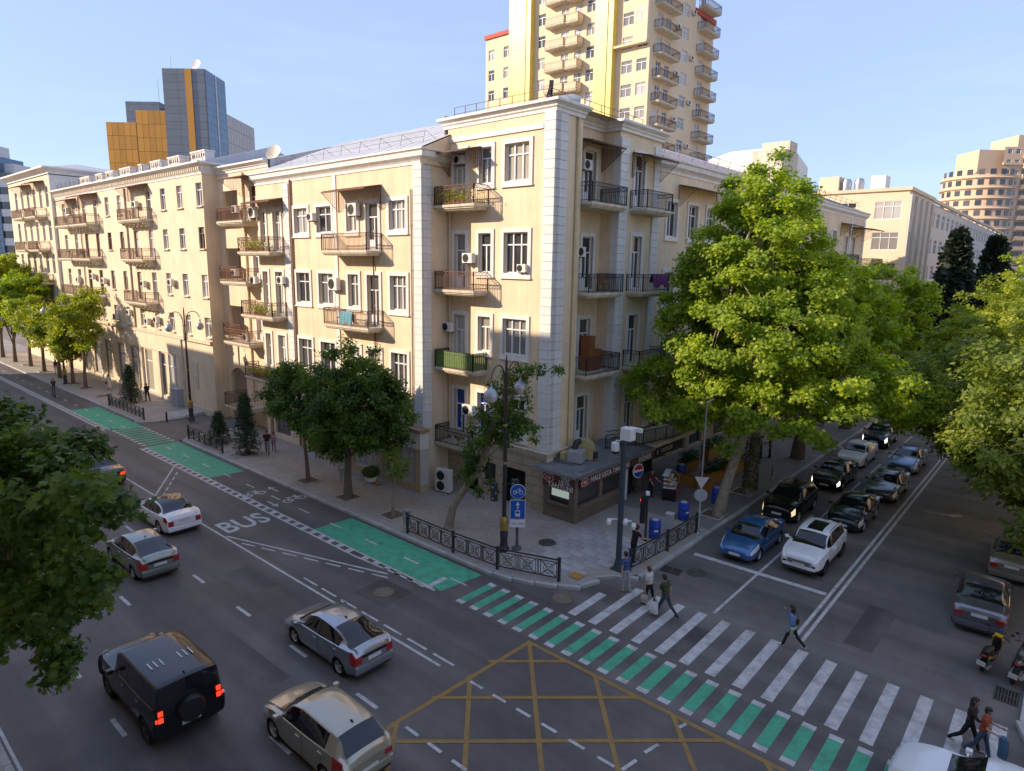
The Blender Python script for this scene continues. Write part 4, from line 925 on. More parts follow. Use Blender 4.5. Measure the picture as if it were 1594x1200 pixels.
# institute across the next street
it=empty('institute_building',(-25,104,0),0,'beige five storey office block with wide white windows beyond the tree','building')
m_inst=mat('beige_render',(.68,.56,.40),.85,var=.07,vs=.4); m_inst2=mat('grey_beige_render',(.60,.53,.43),.85,var=.08,vs=.4)
fi=Fac(it,-36.,100.); IZ=[21.0,17.0,13.0,9.0,5.0]
for z in IZ:
    for a in (2.0,7.5,13.0): fi.window(a,a+3.2,z-.6,z+1.7,'w3',depth=.15)
fi.wall(16.9,0,24.2,m_inst)
fi2=Fac(it,-19.1,100.,R(90))
for z in IZ:
    for k in range(4): fi2.window(1.2+k*3.9,2.8+k*3.9,z-.8,z+1.8,'w1t',depth=.5,pm=m_pane_dark)
fi2.wall(16.5,0,24.2,m_inst2,.5)
for k in range(5): fi2.box('pilaster',-.05+k*3.9,.55+k*3.9,-.35,-.003,.2,23.5,m_inst2)
fi3=Fac(it,-19.4,116.55,R(90))
for z in IZ:
    for k in range(24): fi3.window(2+k*4.7,4.6+k*4.7,z-.6,z+1.6,'w2',depth=.2,pm=m_pane_dark)
fi3.wall(118,0,23.6,m_inst2)
for k in range(12): fi3.box('parapet_post',1+k*9.8,1.6+k*9.8,-.1,.4,23.6,24.6,m_inst2)
sweep(it,'cornice',[(-36,100),(-19.1,100),(-19.1,116.5),(-19.4,116.6),(-19.4,234)],[(0,-.4),(.3,-.3),(.35,.1),(0,.15)],m_inst).location.z=24.3
pbox(it,'core_box',-35.5,-20.2,100.6,234,0,24.2,m_inst2)
pbox(it,'roof_hut',-31,-28.4,102,106,24.2,26.6,m_inst); pbox(it,'roof_hut',-24.2,-22.4,101.5,104,24.2,26.3,m_white_trim)
for i,x in enumerate((-27.6,-26.0)):
    t=empty('water_tank',(x,103,24.3),0,['left grey water tank on the institute roof','right grey water tank on the institute roof'][i],'water tank','water tanks on the institute roof'); obj('vessel',MB().lathe([(.62,0),(.68,.3),(.62,.8),(.68,1.4),(.5,1.9),(.2,2.0)],n=16).mesh('vessel',m_steel,50),t); obj('stand',MB().box(-.7,.7,-.7,.7,-.2,0).mesh('stand',m_iron),t)
# tan tower
tt=empty('high_rise_tower',(*at_depth(145,205),0),0,'tan residential high-rise with rounded turret at the right edge of the sky','building')
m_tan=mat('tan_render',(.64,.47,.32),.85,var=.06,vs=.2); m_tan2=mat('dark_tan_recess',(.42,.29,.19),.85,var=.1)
tx,ty=at_depth(142.5,200); tf=Fac(tt,tx,ty,-yaw)
for i in range(15):
    z=6.0+i*2.95
    for a in (1.0,3.4,10.6,13.0,18.5,21,24): tf.window(a,a+1.3,z+.9,z+2.2,'t',depth=.2,pm=m_pane_dark)
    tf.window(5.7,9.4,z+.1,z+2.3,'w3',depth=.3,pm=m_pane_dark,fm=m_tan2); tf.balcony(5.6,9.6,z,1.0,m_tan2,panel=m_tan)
tf.wall(28,5,50.1,m_tan)
b=MB(); b.lathe([(9.6,5),(9.6,42.5)],(0,0,0),28)
tur=tf.put('turret',b.mesh('turret',m_tan,40),-.5,8.5,0)
for i in range(12):
    z=9.0+i*2.95; b=MB()
    for k in range(28):
        t0=math.pi*(.86+k*.026); t1=math.pi*(.86+(k+1)*.026)
    rb_=MB().ring((0,0,z),9.9,.28,'z',36,4); obj('turret_band',rb_.mesh('turret_band',m_tan),tur)
    for k in range(9):
        t=R(170+k*17); c_,s_=math.cos(t)*9.62,math.sin(t)*9.62
        o=obj('window',MB().box(-.75,.75,-.06,.05,0,1.5).mesh('window',m_pane_dark) if (i,k)==(0,0) else obj_turr,tur,(c_,s_,z+.9),t+R(90))
        if (i,k)==(0,0): obj_turr=o.data
tf.box('crown_block',4,28,.6,12,50.1,53.5,m_tan); tf.box('crown_block',-6,4,2,12,42.5,49.5,m_tan); tf.box('crown_band',-.2,28,-.5,-.003,45,45.7,m_tan)
arc=MB(); N=16; arc.v=[(3.2*math.cos(math.pi*i/N),0,3.2*math.sin(math.pi*i/N)) for i in range(N+1)]+[(3.2*math.cos(math.pi*i/N),-.15,3.2*math.sin(math.pi*i/N)) for i in range(N+1)]
arc.f=[tuple(range(N,-1,-1)),tuple(range(N+1,2*N+2))]+[(i,i+1,N+2+i,N+1+i) for i in range(N)]; arc.m=[0]*len(arc.f); tf.put('arched_window',arc.mesh('arched_window',m_pane_dark),14,-.1,46.4)
pbox(tt,'core_box',tx,tx+1,ty+10,ty+11,0,40,m_tan)
# glass office at the far left and small houses on the skyline
lg=empty('glass_building',(*at_depth(-140,170),0),0,'blue glass office block with white bands at the left edge','building'); lx,ly=at_depth(-152,170); lf=Fac(lg,lx,ly,-yaw)
lf.box('glass_wall',0,21.9,0,10,0,38.5,m_bl); lf.box('white_block',15,20,.4,8,38.5,41.5,m_white_trim); lf.box('white_block',20.05,24.5,3,9,10,37.0,m_white_trim)
for i in range(6): lf.box('white_band',21.95,24.2,.3,6,13+i*3.6,14.8+i*3.6,m_white_trim); lf.box('dark_band',21.95,24.1,.45,6,14.82+i*3.6,16.58+i*3.6,m_pane_dark)
hs=[(-133,215,34.5,9,(.42,.40,.38),'grey flat roofed apartment house on the far left skyline'),(-122,230,38.0,14,(.45,.26,.20),'red brown apartment house on the far left skyline'),(-108,240,36.5,12,(.50,.47,.44),'pale apartment house between skyline roofs at far left'),(-119,195,30.0,30,(.44,.42,.38),'low grey roofed house behind the avenue blocks')]
for i,(la,de,h_,w_,c_,lab) in enumerate(hs):
    x_,y_=at_depth(la,de); e=empty('apartment_house',(x_,y_,0),0,lab,'building','houses on the skyline'); f_=Fac(e,x_,y_,-yaw)
    for z in (h_-2.6,h_-5.6,h_-8.6):
        for k in range(int(w_/2.6)): f_.window(.8+k*2.6,2.0+k*2.6,z,z+1.5,'t',depth=.15)
    f_.wall(w_,10,h_,mat('skyline_render_%d'%i,c_,.85),.2); f_.box('core_box',.3,w_,.25,8,10,h_-.02,m_dark); f_.box('roof_slab',-.3,w_+.3,-.3,8.2,h_,h_+.4,mat('skyline_roof_%d'%i,(.34,.16,.11) if i==1 else (.35,.34,.33),.8))
# buildings on the camera's own side of the avenue (they shade the street)
def near_block(name,x0,x1,h_,lab):
    e=empty(name,((x0+x1)/2,-8,0),0,lab,'building'); f_=Fac(e,x1,-1.3,R(180))
    for j in range(int(h_/3.9)):
        for k in range(int((x1-x0)/3.6)): f_.op(1+k*3.6,2.5+k*3.6,.9+j*3.9,3.1+j*3.9)
    f_.wall(x1-x0,0,h_,m_cream2,.3); pbox(e,'core_box',x0+.02,x1-.02,-16,-1.62,0,h_-.05,m_dark); pbox(e,'parapet',x0,x1,-16.2,-1.1,h_,h_+.5,m_slab)
near_block('near_apartment_building',-50.5,26,27.0,'cream apartment block behind the viewpoint, tall')
near_block('near_corner_building',-88,-50.6,21.5,'cream apartment block behind the viewpoint, lower, further along the avenue')
near_block('near_shop_building',-112,-88.1,16.,'low cream building behind the viewpoint at the far end of the avenue')
# block added out of view on the east side of the side street; its sunlit front throws light back across the street
eb=empty('east_bounce_building',(19,80,0),0,'pale block added out of view past the right pavement to bounce sunlight','building'); fe_=Fac(eb,13.,150.,R(-90))
for j in range(5):
    for k in range(34): fe_.op(1+k*3.6,2.5+k*3.6,.9+j*3.9,3.0+j*3.9)
fe_.wall(124,0,20.5,m_cream2,.3); pbox(eb,'core_box',13.35,25,26.02,149.9,0,20.4,mat('curtained_rooms',(.30,.27,.22),.9)); pbox(eb,'parapet',12.8,25.2,25.9,150,20.5,21.1,m_slab)
# ================================================================== trees
def leafmat(name,c_dark,c_light,trans=.45):
    m=bpy.data.materials.new(name); m.use_nodes=True; nt=m.node_tree; nt.nodes.clear()
    at=nt.nodes.new('ShaderNodeAttribute'); at.attribute_name='lc'; cr=nt.nodes.new('ShaderNodeValToRGB')
    cr.color_ramp.elements[0].color=(*c_dark,1); cr.color_ramp.elements[1].color=(*c_light,1); nt.links.new(at.outputs['Fac'],cr.inputs[0])
    d=nt.nodes.new('ShaderNodeBsdfPrincipled'); d.inputs['Roughness'].default_value=.5; d.inputs['Specular IOR Level'].default_value=.35; nt.links.new(cr.outputs[0],d.inputs['Base Color'])
    t=nt.nodes.new('ShaderNodeBsdfTranslucent'); hs=nt.nodes.new('ShaderNodeHueSaturation'); hs.inputs['Saturation'].default_value=1.15; hs.inputs['Value'].default_value=1.5; nt.links.new(cr.outputs[0],hs.inputs['Color']); nt.links.new(hs.outputs[0],t.inputs[0])
    mx=nt.nodes.new('ShaderNodeMixShader'); mx.inputs[0].default_value=trans; o=nt.nodes.new('ShaderNodeOutputMaterial')
    nt.links.new(d.outputs[0],mx.inputs[1]); nt.links.new(t.outputs[0],mx.inputs[2]); nt.links.new(mx.outputs[0],o.inputs[0]); return m
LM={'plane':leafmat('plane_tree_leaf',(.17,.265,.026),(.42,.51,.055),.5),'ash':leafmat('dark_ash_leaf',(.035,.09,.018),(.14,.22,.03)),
    'front':leafmat('shaded_plane_leaf',(.045,.095,.02),(.16,.225,.038)),'lime':leafmat('yellow_green_leaf',(.15,.21,.022),(.38,.42,.045)),  # front: darker copy of the plane leaf, shade put into its colour
    'pine':leafmat('dark_needle',(.012,.024,.018),(.03,.045,.026),.15),'fir':leafmat('fir_needle',(.018,.045,.022),(.045,.075,.03),.2),'olive':leafmat('dusty_green_leaf',(.11,.165,.028),(.27,.32,.055)),'shrub':leafmat('shrub_leaf',(.03,.07,.015),(.09,.14,.03))}
m_bark=mat('grey_brown_bark',(.17,.13,.095),.9,var=.35,vs=6,bump=.8,bs=14); m_bark2=mat('pale_plane_bark',(.30,.25,.18),.85,var=.40,vs=4,bump=.5,bs=9)
LEAFS={ # unit outlines (x across, y along), folded along the midrib
 'oval':[(0,0),(.28,.35),(.22,.72),(0,1),(-.22,.72),(-.28,.35)],
 'lobed':[(0,0),(.30,.10),(.58,.38),(.30,.45),(.34,.80),(.10,.66),(0,1),(-.10,.66),(-.34,.80),(-.30,.45),(-.58,.38),(-.30,.10)],
 'needle':[(0,0),(.09,.4),(0,1),(-.09,.4)]}
def leaf_cloud(pts,dirs,size,lc,shape,rng,name,m,droop=.25,jit=.62):
    """mesh of small folded leaves at pts; dirs = outward hints"""
    out=np.array(LEAFS[shape],dtype=np.float32); k=len(out); n=len(pts)
    nrm=rng.normal(size=(n,3))*jit+dirs*.75+np.array([0,0,.7]); nrm/=np.linalg.norm(nrm,axis=1)[:,None]
    ax=rng.normal(size=(n,3))+dirs*.8+np.array([0,0,-droop]); ax-=nrm*np.sum(ax*nrm,axis=1)[:,None]; ax/=np.linalg.norm(ax,axis=1)[:,None]+1e-9
    sd=np.cross(ax,nrm); s=(size*rng.uniform(.45,1.35,n))[:,None,None]
    fold=np.abs(out[:,0])*.35
    V=pts[:,None,:]+s*(sd[:,None,:]*out[None,:,0,None]+ax[:,None,:]*out[None,:,1,None]-nrm[:,None,:]*fold[None,:,None])
    me=bpy.data.meshes.new(name); me.vertices.add(n*k); me.vertices.foreach_set('co',V.astype(np.float32).ravel())
    me.loops.add(n*k); me.loops.foreach_set('vertex_index',np.arange(n*k,dtype=np.int32))
    me.polygons.add(n); me.polygons.foreach_set('loop_start',np.arange(0,n*k,k,dtype=np.int32)); me.polygons.foreach_set('loop_total',np.full(n,k,dtype=np.int32))
    a=me.attributes.new('lc','FLOAT','FACE'); a.data.foreach_set('value',np.clip(lc,0,1).astype(np.float32))
    me.materials.append(m); me.update(calc_edges=True); return me
def sample_blobs(blobs,n,rng,shell=.55):
    vol=np.array([b[3]*b[4]*b[5] for b in blobs]); vol=vol/vol.sum(); idx=rng.choice(len(blobs),n,p=vol); B=np.array(blobs)[idx]
    d=rng.normal(size=(n,3)); d/=np.linalg.norm(d,axis=1)[:,None]; r=(shell**3+(1-shell**3)*rng.uniform(0,1,n))**(1/3)
    return B[:,:3]+d*r[:,None]*B[:,3:6],d,idx
def tree(name,label,group,base,trunk,rad,blobs,nclump,nleaf,lsize,lm,shape='oval',bark=None,seed=1,limb=14,clump_r=.55,shell=.45,zcut=None,cat='tree',flat=.7):
    """trunk: list of points relative to base; blobs: crown volumes relative to base"""
    rng=np.random.default_rng(seed); rr=random.Random(seed); root=empty(name,base,0,label,cat,group)
    tb=MB(); n=len(trunk); rs=[rad*(1-.45*i/(n-1)) for i in range(n)]; rs[0]=rad*1.25
    tp=[Vector(p) for p in trunk]; tb.tube(tp,rs,10)
    cen,d,idx=sample_blobs(blobs,nclump,rng,shell); 
    if zcut is not None: cen=cen[cen[:,2]>zcut]; nclump=len(cen); d=d[:nclump]
    order=list(range(nclump)); rr.shuffle(order); top=tp[-1]; ends=[]
    for q in order[:limb]:
        e=Vector(cen[q]); t=rr.uniform(.45,1.0); k=int(t*(n-1)); s=tp[k]+(tp[min(k+1,n-1)]-tp[k])*(t*(n-1)-k)
        mid=(s+e)/2+Vector((rr.uniform(-.3,.3),rr.uniform(-.3,.3),rr.uniform(.1,.6)))*((e-s).length*.18)
        r0=rad*.42*rr.uniform(.6,1); pts=[s,(s+mid)/2+Vector((0,0,.05)),mid,(mid+e)/2,e]; tb.tube(pts,[r0,r0*.8,r0*.55,r0*.35,r0*.12],6,cap=False); ends.append((mid,e,r0))
    for q in order[limb:limb*4]:
        e=Vector(cen[q]); b=min(ends,key=lambda t:(t[0]-e).length) if ends else (top,top,rad*.3); s=b[0]; mid=(s+e)/2+Vector((0,0,(e-s).length*.08)); r0=b[2]*.35; tb.tube([s,mid,e],[r0,r0*.6,r0*.2],5,cap=False)
    me=tb.mesh('trunk',bark or m_bark,70); obj('trunk',me,root)
    per=max(1,nleaf//max(1,nclump)); cs=np.repeat(cen,per,axis=0); m=len(cs)
    off=rng.normal(size=(m,3)); off/=np.linalg.norm(off,axis=1)[:,None]; off*=(rng.uniform(0,1,m)**.45*clump_r*rng.uniform(.7,1.3,m))[:,None]; off[:,2]*=flat
    P=cs+off; dd=np.repeat(d,per,axis=0)+off/clump_r*.7
    lc=np.repeat(rng.uniform(.1,.9,nclump),per)+rng.normal(0,.22,m)
    me=leaf_cloud(P.astype(np.float32),dd,lsize,lc,shape,rng,'crown',LM[lm]); obj('crown',me,root); return root
def blobs_col(r,z0,z1,seed,n=9,sq=1.):
    """uneven crown: overlapping lobes around an axis"""
    rr=random.Random(seed); out=[(0,0,(z0+z1)/2,r*.72,r*.72,(z1-z0)*.42)]
    for i in range(n):
        a=i*2.4+rr.uniform(-.4,.4); t=rr.uniform(.12,.88); z=z0+(z1-z0)*t; k=math.sin(math.pi*min(1,t*.9+.12))**.6*r*rr.uniform(.45,.72); q=r*rr.uniform(.34,.52)
        out.append((k*math.cos(a),k*math.sin(a)*sq,z,q,q,q*rr.uniform(.7,1.)))
    return out
ZP=PH
# big plane tree over the side street
tree('plane_tree','huge sunlit plane tree with leaning bare trunk on the side street pavement',None,(-13.7,33.2,ZP),[(0,0,-.1),(.15,.25,1.5),(.45,.9,3.6),(.7,1.5,5.4),(.6,2.0,8.0),(.3,2.3,11.5),(.1,2.5,15.5),(.1,2.6,17.6)],.30,
 [(-4.9,1.0,6.6,1.9,1.9,1.6),(-3.4,-.2,5.2,1.7,1.5,1.2),(6.6,3.0,7.8,1.6,1.6,1.3),(7.0,6.2,6.6,2.1,2.1,1.5),(5.6,9.5,6.4,2.3,2.4,1.5),(6.6,12.5,6.2,2.2,2.4,1.4),(4.6,1.0,5.6,1.8,1.6,1.2),(3.3,2.8,10.8,2.3,2.3,1.9),(-3.2,2.2,10.6,2.3,2.3,2.0),(.2,2.4,9.8,4.8,4.8,4.6),(.2,2.5,13.6,3.9,3.9,3.4),(.1,2.6,16.4,2.5,2.5,2.3),(.0,2.6,17.9,1.6,1.6,1.3),(.3,2.7,18.7,.9,.9,.8),(-.9,2.6,16.9,1.5,1.5,1.4),(1.3,2.7,16.6,1.5,1.5,1.4),(-2.8,2.4,12.2,2.3,2.3,2.0),(3.4,3.0,12.2,2.3,2.3,2.0),(-3.6,1.6,8.0,2.6,2.6,2.2),(-2.2,.5,6.6,2.4,2.2,1.8),(4.0,2.5,8.2,2.8,2.8,2.2),(2.6,.6,6.4,2.5,2.2,1.6),(-1.9,2.2,13.6,2.0,2.0,2.2),(2.4,3.2,13.0,2.0,2.0,2.0),(.2,-.4,6.4,2.3,1.8,1.7),(5.6,3.4,7.0,1.9,1.9,1.4),(1.8,1.2,16.0,1.2,1.2,1.3),(-1.5,2.4,16.3,1.0,1.0,1.1),(-4.4,3,6.6,1.6,1.7,1.5),(.6,-.2,4.7,1.4,1.0,1.1)],
 620,135000,.175,'plane','lobed',m_bark2,11,38,.66,.45)
tree('plane_tree','plane tree with ivy wrapped trunk behind the leaning plane tree',None,(-13.9,38.0,ZP),[(0,0,-.1),(.05,0,2),(.1,.2,5),(.2,.5,9),(.2,.6,12.5)],.33,[(.4,1,9.5,4.4,4.4,3.6),(3.2,1.2,7.4,2.8,2.8,2.0),(-3.0,1,8,2.5,2.5,2.4),(.5,1.5,13,2.6,2.6,2.4),(3.9,-1,6.4,1.9,1.9,1.3)],260,40000,.2,'plane','lobed',m_bark2,12,20,.66,.5)
iv=np.random.default_rng(5); ni=1500; a_=iv.uniform(0,6.28,ni); z_=iv.uniform(.35,3.6,ni); pv=np.stack([np.cos(a_)*.40+.03,np.sin(a_)*.40,z_],1)
ivy=empty('ivy',(-13.9,38.0,ZP),0,'green ivy climbing the trunk of the second plane tree','climbing plant'); obj('leaves',leaf_cloud(pv.astype(np.float32),np.stack([np.cos(a_),np.sin(a_),z_*0],1),.11,iv.uniform(0,1,ni),'oval',iv,'leaves',LM['shrub']),ivy)
for i,(y,h,s) in enumerate(((47.7,13.0,21),(60,13.5,22),(74,14,23))):
    tree('plane_tree',['dark trunked plane tree third along the side street pavement','plane tree fourth along the side street pavement','plane tree farthest along the side street pavement'][i],'plane trees along the side street',(-14.2,y,ZP),[(0,0,-.1),(.1,0,2.2),(.2,.2,5.2),(.2,.4,8.5)],.42,blobs_col(4.6,4.6,h,s,10),120,9500,.32,'plane','lobed',m_bark,s,12,.8)
# trees in front of the corner block
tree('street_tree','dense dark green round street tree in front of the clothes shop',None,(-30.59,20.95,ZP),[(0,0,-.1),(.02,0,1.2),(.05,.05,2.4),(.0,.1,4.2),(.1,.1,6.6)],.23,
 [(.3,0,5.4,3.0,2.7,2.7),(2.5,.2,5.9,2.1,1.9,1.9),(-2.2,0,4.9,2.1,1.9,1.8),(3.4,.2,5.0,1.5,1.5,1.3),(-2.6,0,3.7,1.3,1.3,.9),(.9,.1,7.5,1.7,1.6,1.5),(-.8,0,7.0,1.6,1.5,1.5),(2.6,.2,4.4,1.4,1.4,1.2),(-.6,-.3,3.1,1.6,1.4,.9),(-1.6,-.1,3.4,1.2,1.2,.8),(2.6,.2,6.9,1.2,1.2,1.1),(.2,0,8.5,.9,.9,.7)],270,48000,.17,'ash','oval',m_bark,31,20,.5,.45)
tree('street_tree','slim street tree with slanting trunk left of the dense dark tree',None,(-34.81,20.99,ZP),[(0,0,-.1),(-.2,.05,1.4),(-.45,.1,2.8),(-.7,.1,4.4),(-.8,.1,5.8)],.12,[(-.9,0,4.9,2.0,1.8,1.7),(-2.4,0,5.5,1.6,1.5,1.3),(-.2,0,6.0,1.4,1.3,1.0),(-1.5,0,6.5,1.1,1.1,.8),(.3,0,4.2,1.2,1.2,.9),(-3.0,.1,5.0,.9,.9,.7)],130,17000,.16,'ash','oval',m_bark,32,14,.45,.4)
tree('street_tree','thin young tree with tiny crown beside the ornamental fence',None,(-26.56,21.0,ZP),[(0,0,-.1),(-.05,0,.9),(.1,.05,1.7),(.0,.1,2.5),(.1,.1,3.1)],.085,[(.1,.1,3.1,.75,.7,.75),(.4,.1,2.6,.5,.5,.4),(-.2,.1,3.6,.45,.45,.4)],34,1500,.13,'olive','oval',m_bark2,33,8,.3,.3)
tree('street_tree','leaning tree with sparse crown bending over the pavement behind the lamp',None,(-23.23,21.9,ZP),[(0,0,-.1),(.25,.1,1.1),(.9,.35,2.3),(1.75,.7,3.6),(2.0,.9,4.9),(2.5,1.1,6.2)],.21,[(1.5,.6,4.0,1.0,.9,1.0),(2.3,.9,5.6,1.3,1.2,1.1),(3.3,1.2,6.1,1.0,.9,.8),(2.7,1.2,7.1,1.2,1.1,.8),(4.0,1.6,8.2,.9,.8,.6),(4.7,1.8,8.6,.8,.8,.5),(3.3,1.4,8.0,.9,.8,.6),(3.9,1.2,5.6,.9,.8,.6),(.9,.4,3.1,.6,.6,.7),(1.9,.7,2.5,.5,.5,.7)],120,8500,.155,'ash','oval',m_bark2,34,20,.36,.3)
# avenue trees, sunlit
for i,(x,y,h,r,s,lm) in enumerate(((-77.74,21.4,10.6,3.0,41,'lime'),(-81.5,21.3,8.2,2.3,42,'lime'),(-86.5,21.4,8.4,2.5,43,'lime'),(-92.7,21.4,9.5,3.0,44,'lime'),(-98.5,21.4,12.0,3.6,45,'plane'),(-104,21,14.5,4.4,46,'lime'),(-110,20.9,15,4.6,47,'plane'),(-117,21,15,4.8,48,'lime'))):
    tree('street_tree',['sunlit avenue tree nearest the scooter rider, tall open crown','small sunlit avenue tree second from the near end','third sunlit avenue tree behind the far lamp post','fourth sunlit avenue tree toward the left edge','fifth avenue tree, broad crown near the left edge','tall avenue tree at the left edge below the glass block','large avenue tree at the very left edge','farthest avenue tree at the left edge'][i],'trees along the avenue pavement',(x,y,ZP),[(0,0,-.1),(.1,0,1.5),(.0,.1,3.2),(.15,.1,h*.6)],.17+.012*i,blobs_col(r,h*.34,h,s,9),110,11000 if i<4 else 16000,.24 if i<5 else .30,lm,'oval',m_bark,s,12,.6,.35)
# foreground tree on the near side of the avenue
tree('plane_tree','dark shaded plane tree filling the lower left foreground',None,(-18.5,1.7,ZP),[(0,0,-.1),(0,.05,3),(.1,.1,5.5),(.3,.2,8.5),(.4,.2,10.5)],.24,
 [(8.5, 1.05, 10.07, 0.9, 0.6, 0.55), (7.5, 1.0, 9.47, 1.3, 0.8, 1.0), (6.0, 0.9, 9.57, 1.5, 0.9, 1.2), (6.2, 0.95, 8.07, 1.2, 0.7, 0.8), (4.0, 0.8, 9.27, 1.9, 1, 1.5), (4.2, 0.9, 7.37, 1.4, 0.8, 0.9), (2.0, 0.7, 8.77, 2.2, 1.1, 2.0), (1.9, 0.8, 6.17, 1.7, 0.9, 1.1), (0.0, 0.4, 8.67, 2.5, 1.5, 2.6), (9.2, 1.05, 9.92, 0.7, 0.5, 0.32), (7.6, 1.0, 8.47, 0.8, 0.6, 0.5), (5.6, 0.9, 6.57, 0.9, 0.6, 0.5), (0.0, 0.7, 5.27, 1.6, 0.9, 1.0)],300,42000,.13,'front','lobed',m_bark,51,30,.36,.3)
# trees on the right hand pavement
for i,(x,y,h,r,s,lm) in enumerate(((1.6,34.5,9.8,3.9,61,'olive'),(1.2,42.5,10.8,5.0,62,'olive'),(1.2,52.5,12.0,5.4,63,'lime'),(1.2,63,13.2,5.8,64,'lime'),(1.2,76,14,6.2,65,'lime'),(1.2,92,15,6.4,66,'plane'),(7.0,47,12.5,5,67,'lime'))):
    tree('street_tree',['overhanging tree above the parked silver car at the right edge','dusty green tree over the queue of cars on the right pavement','yellow green tree third along the right pavement','yellow green tree fourth along the right pavement','tall sunlit tree fifth along the right pavement','far plane tree sixth along the right pavement','sunlit tree set back behind the right pavement at the frame edge'][i],'trees along the right pavement',(x,y,ZP),[(0,0,-.1),(-.1,0,2),(-.3,.1,4),(-.2,.2,h*.65)],.28,[(b[0]-(2.5 if i==0 else 0 if i==6 else 4.6),b[1],b[2],b[3],b[4],b[5]) for b in blobs_col(r,h*(.26 if i==0 else .24),h,s,12)],250,34000 if i<3 else 20000,.21 if i<2 else .27,lm,'oval' if i!=5 else 'lobed',m_bark2 if i<2 else m_bark,s,22,.62,.35)
# conifers
def conifer(name,label,base,h,r,nb,lsize,lm,seed,group=None,z0=.08,pw=1.,per=26):
    rng=np.random.default_rng(seed); rr=random.Random(seed); root=empty(name,base,0,label,'tree',group)
    tb=MB().tube([(0,0,-.1),(0,0,h*.5),(0,0,h*.97)],[r*.09+.03,r*.05+.02,.015],8); P=[];D=[];L=[]
    for i in range(nb):
        t=z0+(1-z0)*(i/nb)**.9; z=h*t; ln=r*(1-t)**pw*rr.uniform(.75,1.1)+.06; a=i*2.4+rr.uniform(-.3,.3)
        e=Vector((math.cos(a)*ln,math.sin(a)*ln,z-ln*.18+rr.uniform(-.05,.1))); tb.tube([(0,0,z),e],[.015+.012*r*(1-t),.005],4,cap=False)
        k=np.sqrt(rng.uniform(.02,1,per)); off=rng.normal(size=(per,3))*np.array([.11,.11,.06])*(.4+ln*.55)
        p=np.outer(1-k,[0,0,z])+np.outer(k,np.array(e))+off; P.append(p); D.append(np.tile([math.cos(a),math.sin(a),-.1],(per,1))); L.append(np.clip(rng.normal(.2+.6*k,.2),0,1))
    obj('trunk',tb.mesh('trunk',m_bark,60),root); obj('crown',leaf_cloud(np.concatenate(P).astype(np.float32),np.concatenate(D),lsize,np.concatenate(L),'needle' if lm!='pine' else 'oval',rng,'crown',LM[lm],jit=.6),root)
conifer('fir_tree','small fir tree on the pavement before the far fence',(-67.1,22.1,ZP),3.5,1.3,90,.34,'fir',71,per=30)
conifer('fir_tree','slim dark fir tree beside the stair bay balconies',(-42.94,21.2,ZP),4.3,1.0,110,.30,'fir',72,per=34,pw=.7)
conifer('fir_tree','low spreading fir behind the driveway fence',(-47.28,21.3,ZP),2.3,1.15,60,.30,'fir',73,per=34)
conifer('pine_tree','tall dark conifer left of the pair before the institute wing',(-13.6,104,ZP),18.6,4.2,210,1.0,'pine',74,'dark conifers before the institute',.1,.75,60)
conifer('pine_tree','dark conifer right of the pair before the institute wing',(-10.2,112,ZP),18.0,4.4,200,1.0,'pine',75,'dark conifers before the institute',.1,.75,60)
conifer('fir_tree','olive toned cypress beyond the end of the side street wing',(-15.5,92,ZP),11.5,2.0,150,.55,'fir',76,None,.05,.6,50)
# ================================================================== vehicles
def paintmat(name,col,metal=.35,rough=.32): 
    m=mat(name,col,rough,metal=metal,var=.05,vs=1.5,coat=1.0); return m
m_tint,_nt,_b=NM('tinted_car_glass'); _b.inputs['Base Color'].default_value=(.010,.012,.015,1); _b.inputs['Roughness'].default_value=.03; _b.inputs['Specular IOR Level'].default_value=.7
m_tyre=mat('tyre_rubber',(.014,.014,.014),.85,var=.2,vs=12); m_rim=mat('alloy_rim',(.52,.52,.53),.35,metal=.3,var=.05); m_rimd=mat('dark_alloy_rim',(.06,.06,.065),.35,metal=.6,var=.05)
m_hl=mat('headlamp_lens',(.66,.68,.68),.12,var=.1,vs=14,coat=1.); m_hlon=mat('lit_headlamp',(.8,.8,.75),.2,var=0,emit=(1,.92,.78),es=.7); m_hlw=mat('warm_headlamp',(.8,.75,.6),.2,var=0,emit=(1,.75,.4),es=.25)
m_tl=mat('red_tail_lamp',(.38,.012,.010),.18,var=.2,vs=10,coat=1.); m_tlon=mat('lit_tail_lamp',(.6,.03,.02),.2,var=0,emit=(1,.05,.02),es=.45)
m_plate=mat('number_plate',(.62,.62,.60),.4,var=.1,vs=10); m_chrome=mat('chrome',(.7,.7,.72),.12,metal=1.,var=0); m_clad=mat('black_cladding',(.018,.018,.019),.6,var=.15)
def pchip(xs,ys):
    xs=np.array(xs,float); ys=np.array(ys,float); h=np.diff(xs); dl=np.diff(ys)/h; d=np.zeros(len(xs))
    for i in range(1,len(xs)-1):
        if dl[i-1]*dl[i]>0: w1=2*h[i]+h[i-1]; w2=h[i]+2*h[i-1]; d[i]=(w1+w2)/(w1/dl[i-1]+w2/dl[i])
    d[0]=dl[0]; d[-1]=dl[-1]
    def f(x):
        x=np.clip(np.asarray(x,float),xs[0],xs[-1]); i=np.clip(np.searchsorted(xs,x,side='right')-1,0,len(h)-1); t=(x-xs[i])/h[i]
        return (2*t**3-3*t**2+1)*ys[i]+(t**3-2*t**2+t)*h[i]*d[i]+(-2*t**3+3*t**2)*ys[i+1]+(t**3-t**2)*h[i]*d[i+1]
    return f
_wheel={}
